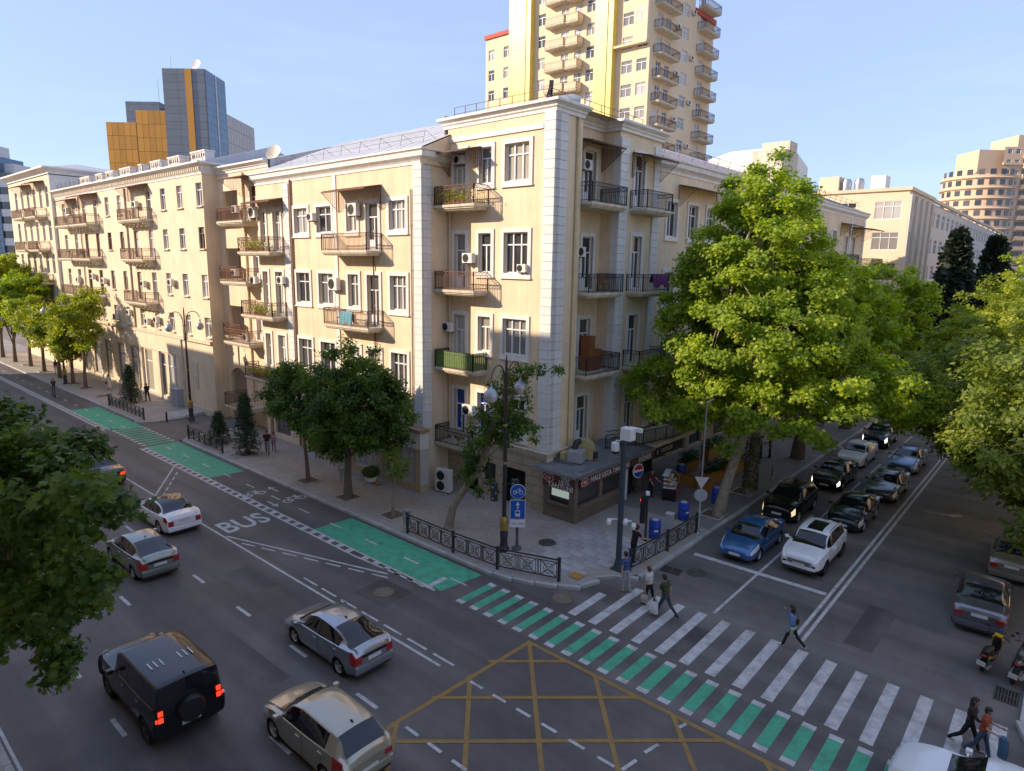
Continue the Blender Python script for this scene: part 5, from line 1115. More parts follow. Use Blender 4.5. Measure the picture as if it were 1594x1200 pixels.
def wheel_meshes(r,w,rim):
    k=(r,w,rim.name)
    if k not in _wheel:
        t=MB().lathe([(r*.66,-w/2+.01),(r*.80,-w/2),(r*.95,-w/2+.02),(r,-w/2+.05),(r,w/2-.05),(r*.95,w/2-.02),(r*.80,w/2),(r*.66,w/2-.01)],n=28,axis='y',cap=False).mesh('tyre',m_tyre,40)
        b=MB().lathe([(r*.66,-w/2+.012),(r*.62,-w/2+.03),(r*.60,-w/2+.06),(r*.60,w/2-.06),(r*.62,w/2-.03),(r*.66,w/2-.012)],n=28,axis='y',cap=False)
        for s in (-1,1):
            for q in range(5):
                a=q*2*math.pi/5; c,n=math.cos(a),math.sin(a); px,pz=-n,c; y=s*(w/2-.022)
                wd0,wd1=r*.10,r*.075
                b.add([(c*.06+px*wd0,y,n*.06+pz*wd0),(c*.06-px*wd0,y,n*.06-pz*wd0),(c*r*.62-px*wd1,y+s*.006,n*r*.62-pz*wd1),(c*r*.62+px*wd1,y+s*.006,n*r*.62+pz*wd1)],[(0,1,2,3)] if s<0 else [(3,2,1,0)])
            b.lathe([(.055,s*(w/2-.05)),(.05,s*(w/2-.012))],n=12,axis='y')
        bk=MB()
        for s in (-1,1): bk.lathe([(r*.60,s*(w/2-.075)),(r*.60,s*(w/2-.07))],n=20,axis='y')
        _wheel[k]=(t,b.mesh('rim',rim,40),bk.mesh('brake_disc',m_rimd,40))
    return _wheel[k]
def car(name,label,group,spec,paint,x,y,rz,rim=None,tail=None,head=None,plate=True):
    S=dict(L=4.5,W=1.78,wb=2.7,fo=.9,r=.31,zb=.20,top=[(0,.56),(.05,.68),(.3,.80),(1.05,.97),(1.9,1.42),(2.4,1.47),(3.3,1.40),(4.0,1.12),(4.42,1.04),(4.5,.9)],
      belt=[(0,.52),(.3,.72),(1.0,.88),(2.5,.92),(3.8,.98),(4.4,.95),(4.5,.82)],cowl=1.1,head=1.85,rr=3.3,bl=3.95,roofw=.60,side=[(1.3,2.55),(2.63,3.75)],seams=[1.28,2.59,3.55],
      hl=(.08,.55),tl=(4.12,4.46),hlj=(5,7),tlj=(5,7),nose=.74,tailw=.86,clad=False,sun=None,glassroof=False,rails=False,spare=False,box=False,plz=.75,fplz=.42)
    S.update(spec); L=S['L']; Wh=S['W']/2; zb=S['zb']; r=S['r']; xf=S['fo']; xr=S['fo']+S['wb']
    top=pchip(*zip(*S['top'])); belt=pchip(*zip(*S['belt']))
    plan=pchip([0,.06,.2,.55,1.2,L-1.2,L-.5,L-.15,L-.04,L],[S['nose'],S['nose']+.08,.90,.975,1.,1.,.985,(S['tailw']+1)/2,S['tailw']+.05,S['tailw']])
    xs=set(np.round(np.arange(0,L+.001,.10),3)); xs|={S['cowl'],S['head'],S['rr'],S['bl'],.04,.14,L-.04,L-.14,L}
    for a,b in S['side']: xs|={a,b}
    for a in S['seams']: xs|={a-.009,a+.009}
    for a in (xf,xr): xs|={round(a+(r+.05)*math.cos(t),3) for t in np.linspace(0,math.pi,11)}
    xs|={S['hl'][0],S['hl'][1],S['tl'][0],S['tl'][1]}
    if S['sun']: xs|=set(S['sun'])
    xs=np.array(sorted(v for v in xs if 0<=v<=L)); keep=[0]
    for i in range(1,len(xs)):
        if xs[i]-xs[keep[-1]]>.006: keep.append(i)
    xs=xs[keep]; n=len(xs)
    zt=top(xs); zbl=np.minimum(belt(xs),zt-.03); w=plan(xs)*Wh
    # greenhouse: 0 on bonnet and boot, 1 under the roof
    g=np.clip((zt-zbl-.10)/.28,0,1); g=g*g*(3-2*g)
    inx=(xs>S['cowl']-.05)&(xs<S['bl']+.3); g=np.where(inx,g,0)
    crown=.035+.02*g
    zr=np.where(g>0,(zt-crown-.02)*g+(zbl+.012)*(1-g),zbl+.012); zr=np.minimum(zr,zt-.012)
    wr=w*(.80*(1-g)+ (S['roofw']/ .86)*g*1.0)
    lo=zb+np.where(xs<.35,(.35-xs)*.12,0)+np.where(xs>L-.35,(xs-L+.35)*.25,0)
    secs=[]
    for i in range(n):
        W_,B,z0=w[i],zbl[i],lo[i]; H=B-z0
        pts=[(0,z0),(.78*W_,z0),(.93*W_,z0+.03),(.975*W_,z0+.12*H/.7),(.99*W_,z0+.30*H),(1.0*W_,z0+.50*H),(.998*W_,z0+.70*H),(.985*W_,z0+.87*H),(.955*W_,B),
             (.925*W_,B+.012*g[i]+.004),( (.925*W_+wr[i])/2+.012*g[i],(B+zr[i])/2+.01*g[i]),(wr[i],zr[i]),(wr[i]-.055*(1 if g[i]>.3 else .6),zr[i]+(zt[i]-zr[i])*.55),(wr[i]*.5,zt[i]-(zt[i]-zr[i])*.12),(0,zt[i])]
        secs.append(pts)
    K=len(secs[0]); V=np.zeros((n,2*K-1,3))
    for i in range(n):
        for j in range(K):
            a,b=secs[i][j]; V[i,j]=(xs[i],-a,b); V[i,2*K-2-j]=(xs[i],a,b)
    ins=np.zeros((n,2*K-1),bool)
    for cx in (xf,xr):
        Ra=r+.05
        for i in range(n):
            for j in list(range(1,9))+list(range(2*K-10,2*K-2)):
                dx,dz=V[i,j,0]-cx,V[i,j,2]-r; q=math.hypot(dx,dz)
                if q<Ra-.004:
                    ins[i,j]=True
                    if dz<-.02*0 and V[i,j,2]<zb+.06 and abs(dx)<Ra: dz=max(dz,0.0); q=max(.02,math.hypot(dx,dz))
                    if q<.03: dx,dz,q=0,.03,.03
                    V[i,j,0]=cx+dx/q*Ra; V[i,j,2]=r+dz/q*Ra
    reg={}
    def put(rn,f): reg.setdefault(rn,[]).append(f)
    for i in range(n-1):
        xm=(xs[i]+xs[i+1])/2
        for j in range(2*K-2):
            jj=j if j<K-1 else 2*K-3-j; left=j<K-1
            if ins[i,j] and ins[i+1,j] and ins[i,j+1] and ins[i+1,j+1]: continue
            rn='body'
            if jj==0: rn='underbody'
            elif jj in (9,10) and min(g[i],g[i+1])>.04 and any(a<=xm<=b for a,b in S['side']) and (zr[i]-zbl[i]>.05 or zr[i+1]-zbl[i+1]>.05): 
                for q,(a,b) in enumerate(S['side']):
                    if a<=xm<=b: rn='side_window%d%s'%(q,'l' if left else 'r')
            elif jj in (9,10) and S['side'][0][0]<=xm<=S['side'][-1][1] and min(g[i],g[i+1])>.3: rn='pillar%d%s'%(int(xm*2),'l' if left else 'r')
            elif jj>=12 and S['cowl']<=xm<=S['head']: rn='windscreen'
            elif jj>=12 and S['rr']<=xm<=S['bl']: rn='rear_window'
            elif jj>=12 and S['glassroof'] and S['head']<xm<S['rr']: rn='roof_glass'
            elif jj>=13 and S['sun'] and S['sun'][0]<=xm<=S['sun'][1]: rn='sunroof'
            elif S['hlj'][0]<=jj<=S['hlj'][1] and S['hl'][0]<=xm<=S['hl'][1] and not S['box']: rn='headlight'+('l' if left else 'r')
            elif S['tlj'][0]<=jj<=S['tlj'][1] and S['tl'][0]<=xm<=S['tl'][1] and not S['box']: rn='tail_light'+('l' if left else 'r')
            elif jj in (1,2,3) and S['clad']: rn='cladding'+('l' if left else 'r')
            elif jj in (1,2): rn='sill'+('l' if left else 'r')
            elif any(abs(xm-a)<.008 for a in S['seams']) and 3<=jj<=8: rn='door_gap%d%s'%(int(xm*10),'l' if left else 'r')
            put(rn,((i,j),(i,j+1),(i+1,j+1),(i+1,j)))
    put('body',tuple((0,j) for j in range(2*K-1))); put('body',tuple((n-1,j) for j in reversed(range(2*K-1))))
    xm0=(xf+xr)/2    # local origin between the axles, +x = forward
    mats={'body':paint,'underbody':m_black,'sill':paint if not S['clad'] else m_clad,'cladding':m_clad,'door_gap':m_black,'windscreen':m_tint,'rear_window':m_tint,'roof_glass':m_tint,'sunroof':m_tint}
    root=empty(name,(x,y,0),rz,label,'car' if name!='off_road_vehicle' else 'car',group)
    for rn,fs in reg.items():
        idx={}; vs=[]; ff=[]
        for f in fs:
            q=[]
            for ij in f:
                if ij not in idx: idx[ij]=len(vs); p=V[ij]; vs.append((xm0-p[0],p[1],p[2]))
                q.append(idx[ij])
            ff.append(q)
        me=bpy.data.meshes.new(rn); me.from_pydata(vs,[],ff)
        nmz=rn; m_=mats.get(rn)
        for pre,mm_ in (('cladding',m_clad),('sill',m_clad if S['clad'] else paint),('door_gap',m_black),('pillar',m_black)):
            if rn.startswith(pre): nmz=pre; m_=mm_
        if rn.startswith('side_window'): nmz='side_window'; m_=m_tint
        if rn.startswith('headlight'): nmz='headlight'; m_=head or m_hl
        if rn.startswith('tail_light'): nmz='tail_light'; m_=tail or m_tl
        me.materials.append(m_); me.polygons.foreach_set('use_smooth',[True]*len(ff)); me.set_sharp_from_angle(angle=R(38)); me.update()
        obj(nmz,me,root)
    t,ri,bk=wheel_meshes(r,.21,rim or m_rim)
    for a in (xf,xr):
        for s in (-1,1):
            wl=obj('wheel',bk,root,(xm0-a,s*(Wh-.125),r)); obj('tyre',t,wl); obj('rim',ri,wl)
        for s in (-1,1):
            wb_=MB(); wb_.tube([(xm0-a,s*(Wh-.40),r),(xm0-a,s*(Wh-.03),r)],r+.048,20,cap=False); wb_.lathe([(r+.048,s*(Wh-.40)),(r+.048,s*(Wh-.39))],(xm0-a,0,r),20,'y')
            obj('wheel_well',wb_.mesh('wheel_well',m_black),root)
    F=lambda v: xm0-v
    # mirrors, handles, plates, grille, wipers
    for s in (-1,1):
        mx_=F(S['cowl']+.32); zz=float(belt(S['cowl']+.3))+.08
        obj('mirror',MB().bbox(mx_-.09,mx_+.07,s*(Wh+.11)-.085,s*(Wh+.11)+.085,zz-.06,zz+.07,.035).bar((mx_,s*(Wh-.1),zz-.04),(mx_,s*(Wh+.05),zz-.02),.022).mesh('mirror',paint if S['hlj'][0]!=4 else m_black,50),root)
        for q,(a,b) in enumerate(S['side'][:2]):
            hx=F(min(b,S['bl']-.1)-.16); hz=float(belt(b))-.13; obj('door_handle',MB().bbox(hx-.09,hx+.09,s*(Wh-.008)-.022,s*(Wh-.008)+.022,hz-.018,hz+.018,.008).mesh('door_handle',m_chrome if q==9 else paint),root)
    if plate:
        obj('number_plate',MB().bbox(F(L)-.03,F(L)-.006,-.26,.26,S['plz']-.06,S['plz']+.06,.006).mesh('number_plate',m_plate),root)
        obj('number_plate',MB().bbox(F(0)+.03,F(0)+.048,-.26,.26,S['fplz']-.06,S['fplz']+.06,.006).mesh('number_plate',m_plate),root)
    if not S['box']:   # bumpers, boot line and the lamp pieces on the rear face
        tb_=float(belt(L)); tw_=Wh*S['tailw']
        obj('rear_bumper',MB().bbox(F(L)-.045,F(L)+.12,-tw_*1.02,tw_*1.02,zb+.10,zb+.10+(tb_-zb)*.38,.04).mesh('rear_bumper',paint,50),root)
        obj('bumper_trim',MB().bbox(F(L)-.035,F(L)+.10,-tw_*.9,tw_*.9,zb+.02,zb+.098,.02).mesh('bumper_trim',m_clad),root)
        z1_=tb_-.02; z0_=z1_-(.16 if S['tl'][1]-S['tl'][0]>.3 else .26)
        for s in (-1,1): obj('tail_light',MB().bbox(F(L)-.014,F(L)+.03,min(s*tw_*.99,s*tw_*.66),max(s*tw_*.99,s*tw_*.66),z0_,z1_,.012).mesh('tail_light',tail or m_tl),root)
        obj('boot_gap',MB().box(F(L)-.006,F(L)+.01,-tw_*.86,tw_*.86,zb+.115+(tb_-zb)*.38,zb+.125+(tb_-zb)*.38).mesh('boot_gap',m_black),root)
        obj('front_bumper',MB().bbox(F(0)-.10,F(0)+.035,-Wh*S['nose']*1.03,Wh*S['nose']*1.03,zb+.14,zb+.30,.04).mesh('front_bumper',paint,50),root)
    if S.get('lowglass'): obj('rear_lower_glass',MB().bbox(F(L)-.012,F(L)+.02,-.50,.50,.79,.89,.01).mesh('rear_lower_glass',m_tint),root)
    gz=float(top(0.0)); gw=Wh*S['nose']
    gr=MB(); 
    for q in range(4): z=gz-.22+q*.035 if not S.get('biggrille') else gz-.34+q*.075; gr.box(F(0)+.002,F(0)+.014,-gw*.72,gw*.72,z,z+(.02 if not S.get('biggrille') else .05))
    obj('grille',gr.mesh('grille',m_black),root)
    if S.get('biggrille'):
        gb=MB()
        for q in range(5): 
            z=gz-.33+q*.075
            for k in range(-6,7): gb.box(F(0)+.012,F(0)+.022,k*.085-.012+(.04 if q%2 else 0),k*.085+.022+(.04 if q%2 else 0),z,z+.03)
        obj('grille_studs',gb.mesh('grille_studs',m_chrome),root)
        for s in (-1,1): obj('fog_lamp',MB().prism([(0,0),(.03,0),(.03,.16),(0,.16)],.30,.62).mesh('fog_lamp',m_black),root,(F(0)-.02,s*.62-.08,0))
    obj('lower_intake',MB().box(F(0)-.02,F(0)+.022,-gw*.8,gw*.8,zb+.06,zb+.15).mesh('lower_intake',m_black),root)
    if S['rails']:
        for s in (-1,1):
            pts=[]
            for v in np.linspace(S['head']+.15,S['rr']-.05,8):
                i=int(np.argmin(abs(xs-v))); pts.append((F(xs[i]),s*(wr[i]-.03),zt[i]+.02))
            obj('roof_rail',MB().tube(pts,.018,6).mesh('roof_rail',m_chrome,60),root)
    ax_=F(S['rr']-.22); az=float(top(S['rr']-.22)); obj('antenna',MB().add([(ax_-.10,-.02,az-.01),(ax_+.06,-.02,az-.01),(ax_+.06,.02,az-.01),(ax_-.10,.02,az-.01),(ax_-.07,0,az+.07)],[(0,1,4),(1,2,4),(2,3,4),(3,0,4)]).mesh('antenna',m_black),root)
    if S['box']:    # boxy off-roader details
        for s in (-1,1):
            for z,hh in ((.98,.14),(1.18,.14)): obj('tail_light',MB().bbox(F(L)-.03,F(L)+.01,s*.80-.065,s*.80+.065,z-hh/2,z+hh/2,.012).mesh('tail_light',m_tlon),root)
            obj('small_lamp',MB().bbox(F(L)-.025,F(L)+.01,s*.915-.025,s*.915+.025,.95,1.05,.006).mesh('small_lamp',m_tlon),root)
            obj('headlight',MB().lathe([(.12,0),(.12,.03)],(F(0),s*.68,.95),16,'x').mesh('headlight',m_hl,40),root)
            b=MB()
            for k in range(3): b.box(F(3.1)-.5-k*.0,F(3.1)-.1,s*.25+k*.16*s-.02,s*.25+k*.16*s+.02,float(top(3.3))+.0,float(top(3.3))+.012)
            obj('roof_rib',b.mesh('roof_rib',m_steel),root)
        sp=obj('spare_wheel',MB().lathe([(.10,-.20),(.33,-.19),(.38,-.12),(.38,.0)],(F(L),0,1.0),28,'x').mesh('spare_wheel',m_black,50),root)
    return root
SEDAN={}
PRIUS=dict(L=4.45,W=1.74,wb=2.7,fo=.92,r=.31,zb=.19,top=[(0,.54),(.04,.64),(.25,.76),(.85,.95),(1.05,1.0),(1.75,1.40),(2.15,1.49),(2.6,1.48),(3.1,1.42),(3.7,1.28),(4.2,1.15),(4.37,1.11),(4.43,1.03),(4.45,.92)],
  belt=[(0,.50),(.3,.70),(1.0,.92),(2.5,.96),(3.6,1.02),(4.3,1.05),(4.45,.90)],cowl=.98,head=1.75,rr=3.08,bl=4.2,side=[(1.15,2.42),(2.5,3.62)],seams=[1.18,2.46,3.42],hl=(.10,.78),tl=(4.22,4.45),tlj=(5,8),hlj=(6,8),roofw=.585,plz=.70,lowglass=True)
HATCH=dict(L=4.25,W=1.72,wb=2.6,fo=.86,r=.315,zb=.19,top=[(0,.58),(.04,.70),(.3,.86),(.95,1.02),(1.1,1.06),(1.75,1.45),(2.2,1.535),(3.2,1.51),(3.7,1.45),(4.13,1.08),(4.2,1.01),(4.25,.80)],
  belt=[(0,.55),(.3,.76),(1.0,.94),(2.5,.99),(3.6,1.06),(4.1,1.02),(4.25,.78)],cowl=1.0,head=1.72,rr=3.68,bl=4.12,side=[(1.15,2.35),(2.42,3.42)],seams=[1.15,2.39,3.3],hl=(.12,.62),tl=(3.78,4.16),tlj=(5,8),hlj=(6,8),roofw=.61,plz=.52)
TESLA=dict(L=4.69,W=1.85,wb=2.87,fo=.86,r=.335,zb=.17,top=[(0,.52),(.04,.60),(.3,.72),(1.0,.92),(1.25,.98),(2.0,1.36),(2.5,1.44),(3.2,1.38),(4.1,1.09),(4.45,1.04),(4.6,1.03),(4.69,.86)],
  belt=[(0,.48),(.3,.68),(1.1,.86),(2.5,.90),(3.8,.97),(4.5,1.0),(4.69,.82)],cowl=1.15,head=1.9,rr=2.0,bl=4.08,side=[(1.35,2.6),(2.66,3.72)],seams=[1.3,2.63,3.6],hl=(.10,.55),tl=(4.36,4.66),tlj=(6,7),roofw=.60,plz=.78)
SED=dict(L=4.65,W=1.80,wb=2.7,fo=.92,r=.325,zb=.18,top=[(0,.58),(.04,.70),(.3,.82),(1.15,.98),(1.3,1.0),(2.0,1.38),(2.5,1.46),(3.15,1.42),(3.85,1.13),(4.2,1.08),(4.56,1.06),(4.65,.88)],
  belt=[(0,.54),(.3,.74),(1.2,.90),(2.5,.94),(3.8,1.0),(4.5,1.02),(4.65,.84)],cowl=1.2,head=1.95,rr=3.12,bl=3.84,side=[(1.4,2.55),(2.62,3.55)],seams=[1.38,2.59,3.5],hl=(.10,.6),tl=(4.28,4.62),tlj=(6,7),roofw=.60,plz=.80)
SUV=dict(L=4.5,W=1.86,wb=2.68,fo=.90,r=.35,zb=.24,top=[(0,.78),(.04,.92),(.3,1.02),(1.05,1.12),(1.2,1.15),(1.85,1.56),(2.3,1.66),(3.3,1.63),(3.85,1.54),(4.28,1.16),(4.4,1.10),(4.5,.86)],
  belt=[(0,.74),(.3,.94),(1.1,1.06),(2.5,1.10),(3.8,1.17),(4.3,1.12),(4.5,.84)],cowl=1.1,head=1.8,rr=3.82,bl=4.26,side=[(1.3,2.42),(2.5,3.8)],seams=[1.28,2.46,3.4],hl=(.06,.55),tl=(4.1,4.44),tlj=(6,7),roofw=.63,clad=True,rails=True,plz=.72,fplz=.56)
BOXY=dict(L=4.6,W=1.99,wb=3.0,fo=.82,r=.39,zb=.30,top=[(0,.98),(.03,1.08),(.2,1.17),(1.25,1.24),(1.35,1.28),(1.7,1.84),(1.9,1.94),(3.0,1.96),(4.3,1.94),(4.5,1.90),(4.58,1.30),(4.6,1.0)],
  belt=[(0,.92),(.2,1.10),(1.3,1.18),(2.5,1.22),(4.4,1.24),(4.6,.95)],cowl=1.32,head=1.72,rr=4.5,bl=4.585,side=[(1.5,2.5),(2.58,3.6),(3.7,4.35)],seams=[1.46,2.54,3.6],roofw=.74,clad=True,box=True,nose=.90,tailw=.95,plz=.62,fplz=.6)
p_silver=paintmat('silver_blue_paint',(.36,.39,.42),.75,.3); p_beige=paintmat('champagne_paint',(.45,.42,.33),.6,.32); p_black=mat('black_paint',(.005,.005,.006),.25,var=.05,coat=.4); p_white=paintmat('white_paint',(.78,.78,.78),0,.3)
p_sage=paintmat('sage_grey_paint',(.27,.29,.26),.7,.32); p_blue=paintmat('blue_paint',(.035,.13,.34),.5,.3); p_dgrey=paintmat('dark_grey_paint',(.07,.072,.08),.6,.3); p_navy=paintmat('dark_navy_paint',(.012,.016,.030),.4,.25); p_grey=paintmat('grey_violet_paint',(.19,.195,.22),.7,.3); p_lblue=paintmat('steel_blue_paint',(.10,.17,.28),.6,.3); p_tan=paintmat('dusty_silver_paint',(.30,.29,.26),.6,.35)
W_=R(180); SD=R(-90); ND=R(90); gA='cars driving away along the avenue'; gB='cars queuing at the stop line'
car('hatchback_car','silver blue liftback in the second lane beside the bus lane',gA,PRIUS,p_silver,-18.38,11.93,W_)
car('hatchback_car','champagne hatchback with red tail lamps at the bottom of the picture',gA,HATCH,p_beige,-14.55,8.95,W_)
car('off_road_vehicle','boxy black off-road vehicle with spare wheel and square red lamps',gA,BOXY,p_black,-19.9,6.62,W_,m_rimd)
car('hatchback_car','sage grey liftback behind the foreground tree',gA,PRIUS,p_sage,-30.45,9.88,W_)
car('sedan_car','white sedan with black glass roof by the bus lane lettering',gA,TESLA,p_white,-34.8,12.6,W_)
car('sedan_car','dark sedan with red lamps partly behind the foreground leaves',gA,SED,p_dgrey,-44.9,12.55,W_,tail=m_tlon)
car('sedan_car','car hidden behind the foreground tree, nearest of the hidden ones',gA,SED,p_silver,-37.2,7.2,W_,tail=m_tlon)
car('sedan_car','pale car glimpsed through the foreground tree further along the avenue',gA,SED,p_tan,-46.5,8.9,W_,tail=m_tlon)
car('sedan_car','white taxi like car at the left edge far along the avenue',gA,SED,p_white,-77.5,12.2,W_,tail=m_tlon)
car('sedan_car','silver car far along the avenue at the left edge',gA,SED,p_silver,-92,9.4,W_)
car('hatchback_car','bright blue liftback first in the kerb lane at the stop line',gB,PRIUS,p_blue,-10.82,30.68,SD)
car('sport_utility_car','white sport utility car with studded grille at the stop line',gB,dict(SUV,biggrille=True,sun=(1.95,3.2),hlj=(7,8)),p_white,-8.15,31.3,SD,m_rimd)
car('sport_utility_car','black sport utility car second in the kerb lane',gB,dict(SUV,hl=(.05,.34)),p_black,-11.1,36.9,SD,head=m_hlw)
car('sedan_car','black sedan with lit headlamps third in the kerb lane',gB,dict(SED,hl=(.05,.32)),p_black,-10.8,44.35,SD,head=m_hlon)
car('sedan_car','dark navy sedan second in the centre lane behind the white car',gB,dict(SED,L=4.4,wb=2.6),p_navy,-8.12,38.0,SD)
car('sedan_car','dark grey sedan third in the centre lane',gB,SED,p_dgrey,-7.8,44.3,SD)
car('sedan_car','white sedan fourth in the kerb lane below the plane tree leaves',gB,SED,p_white,-11.0,50.7,SD)
car('sedan_car','steel blue sedan fourth in the centre lane under the branches',gB,SED,p_lblue,-8.0,51.6,SD)
car('sport_utility_car','dark car with a bright light bar fifth in the kerb lane',gB,dict(SUV,hl=(.05,.32)),p_navy,-11.0,57.6,SD,head=m_hlon)
car('sedan_car','grey sedan parked at the right kerb behind the two motorbikes',None,SED,p_grey,-1.62,31.0,R(93))
car('sedan_car','dusty silver car parked under the overhanging branches at right',None,SED,p_tan,-1.0,37.0,R(91))
car('sedan_car','white car entering the crossing at the lower right edge',None,SED,p_white,-.05,18.55,W_)
# two-wheelers
def two_wheeler(name,label,x,y,rz,body,seatm,scooter=True,lean=6):
    e=empty(name,(x,y,0),rz,label,'motorbike'); e.rotation_euler=(R(lean),0,rz); wb=1.25 if scooter else 1.42; r=.25 if scooter else .31; tw=.11 if scooter else .16
    for nm,wx in (('front_wheel',wb),('rear_wheel',0)):
        w_=obj(nm,MB().lathe([(.05,-.05),(.05,.05)],n=10,axis='y').mesh(nm,m_steel,40),e,(wx,0,r))
        obj('tyre',MB().ring((0,0,0),r-tw/2,tw/2,'y',26,8).mesh('tyre',m_tyre,50),w_); b=MB()
        for k in range(5): a=k*1.2566; b.bar((0,0,0),((r-tw)*math.cos(a),0,(r-tw)*math.sin(a)),.014)
        obj('rim',b.mesh('rim',m_rimd),w_)
    obj('fork',MB().tube([(wb,.09,r),(wb-.22,.09,.80)],.025,7).tube([(wb,-.09,r),(wb-.22,-.09,.80)],.025,7).mesh('fork',m_steel,50),e)
    obj('handlebar',MB().tube([(wb-.38,.36,1.0),(wb-.27,.2,1.02),(wb-.25,0,.96),(wb-.27,-.2,1.02),(wb-.38,-.36,1.0)],.018,7).mesh('handlebar',m_black,50),e)
    for s in (-1,1): obj('mirror',MB().tube([(wb-.28,s*.24,1.02),(wb-.25,s*.34,1.2)],.008,5).ball((wb-.26,s*.36,1.22),(.02,.07,.045),8,6).mesh('mirror',m_black,60),e)
    if scooter:
        obj('front_shield',MB().tube([(wb-.14,0,.40),(wb-.18,0,.62),(wb-.25,0,.88),(wb-.27,0,.98)],[.10,.14,.12,.07],10).mesh('front_shield',m_black,60),e)
        obj('shield_trim',MB().bar((wb-.06,.13,.42),(wb-.22,.14,.9),.02,.05).bar((wb-.06,-.13,.42),(wb-.22,-.14,.9),.02,.05).bbox(wb-.36,wb-.2,-.12,.12,.97,1.05,.02).mesh('shield_trim',body),e)
        obj('front_fender',MB().tube([(wb+.24,0,r+.10),(wb+.08,0,r+.28),(wb-.16,0,r+.22)],[.03,.075,.05],8).mesh('front_fender',body,60),e)
        obj('floorboard',MB().bbox(.38,.95,-.15,.15,.26,.36,.03).mesh('floorboard',m_black),e)
        obj('rear_body',MB().tube([(.45,0,.48),(.2,0,.60),(-.15,0,.68),(-.42,0,.74)],[.13,.19,.16,.05],12).mesh('rear_body',m_black,60),e)
        obj('side_panel',MB().bar((.42,.18,.52),(-.3,.14,.70),.012,.05).bar((.42,-.18,.52),(-.3,-.14,.70),.012,.05).mesh('side_panel',body),e)
        obj('seat',MB().tube([(.5,0,.72),(.2,0,.76),(-.1,0,.80),(-.36,0,.84)],[.08,.14,.14,.08],10).mesh('seat',seatm,60),e)
        obj('exhaust',MB().tube([(.1,-.17,.25),(-.35,-.18,.36)],[.04,.055],9).mesh('exhaust',m_steel,60),e)
    else:
        obj('tank',MB().tube([(.95,0,.78),(.75,0,.86),(.45,0,.80),(.3,0,.74)],[.08,.19,.17,.08],12).mesh('tank',body,60),e)
        obj('fairing',MB().tube([(wb+.05,0,.82),(wb-.1,0,.84),(wb-.35,0,.74),(.65,0,.50)],[.06,.17,.20,.15],10).mesh('fairing',m_black,60),e)
        obj('seat',MB().tube([(.45,0,.78),(.15,0,.80),(-.1,0,.90)],[.10,.15,.11],10).mesh('seat',seatm,60),e)
        obj('tail',MB().tube([(.1,0,.78),(-.25,0,.90),(-.45,0,.94)],[.14,.10,.04],10).mesh('tail',body,60),e)
        obj('engine',MB().bbox(.4,.85,-.2,.2,.22,.58,.05).mesh('engine',m_rimd),e); obj('exhaust',MB().tube([(.3,-.17,.28),(-.15,-.2,.38),(-.35,-.2,.46)],[.04,.07,.065],10).mesh('exhaust',m_steel,60),e)
        obj('swing_arm',MB().bar((.4,.12,.36),(0,.12,r),.03).bar((.4,-.12,.36),(0,-.12,r),.03).mesh('swing_arm',m_steel),e)
    obj('tail_light',MB().bbox(-.47,-.40,-.07,.07,.74 if scooter else .88,.80 if scooter else .94,.01).mesh('tail_light',m_tl),e)
    obj('number_plate',MB().bbox(-.42,-.40,-.13,.13,.46,.64,.004).mesh('number_plate',m_plate),e,(0,0,0),rot=(0,R(-8),0))
    obj('rear_fender',MB().bar((-.1,0,.56),(-.42,0,.5),.07,.02).mesh('rear_fender',m_black),e)
    obj('side_stand',MB().bar((.45,.1,.25),(.38,.28,.02),.014).mesh('side_stand',m_steel),e)
m_ybody=mat('yellow_plastic',(.62,.36,.02),.35,var=.08,coat=.6)
two_wheeler('scooter','black and yellow scooter parked behind the grey sedan',-1.07,26.1,R(80),m_ybody,m_black,True)
two_wheeler('motorcycle','dark grey motorcycle parked at the right kerb',-.22,25.95,R(83),mat('dark_grey_plastic',(.09,.09,.095),.3,metal=.4,coat=.8),m_black,False)
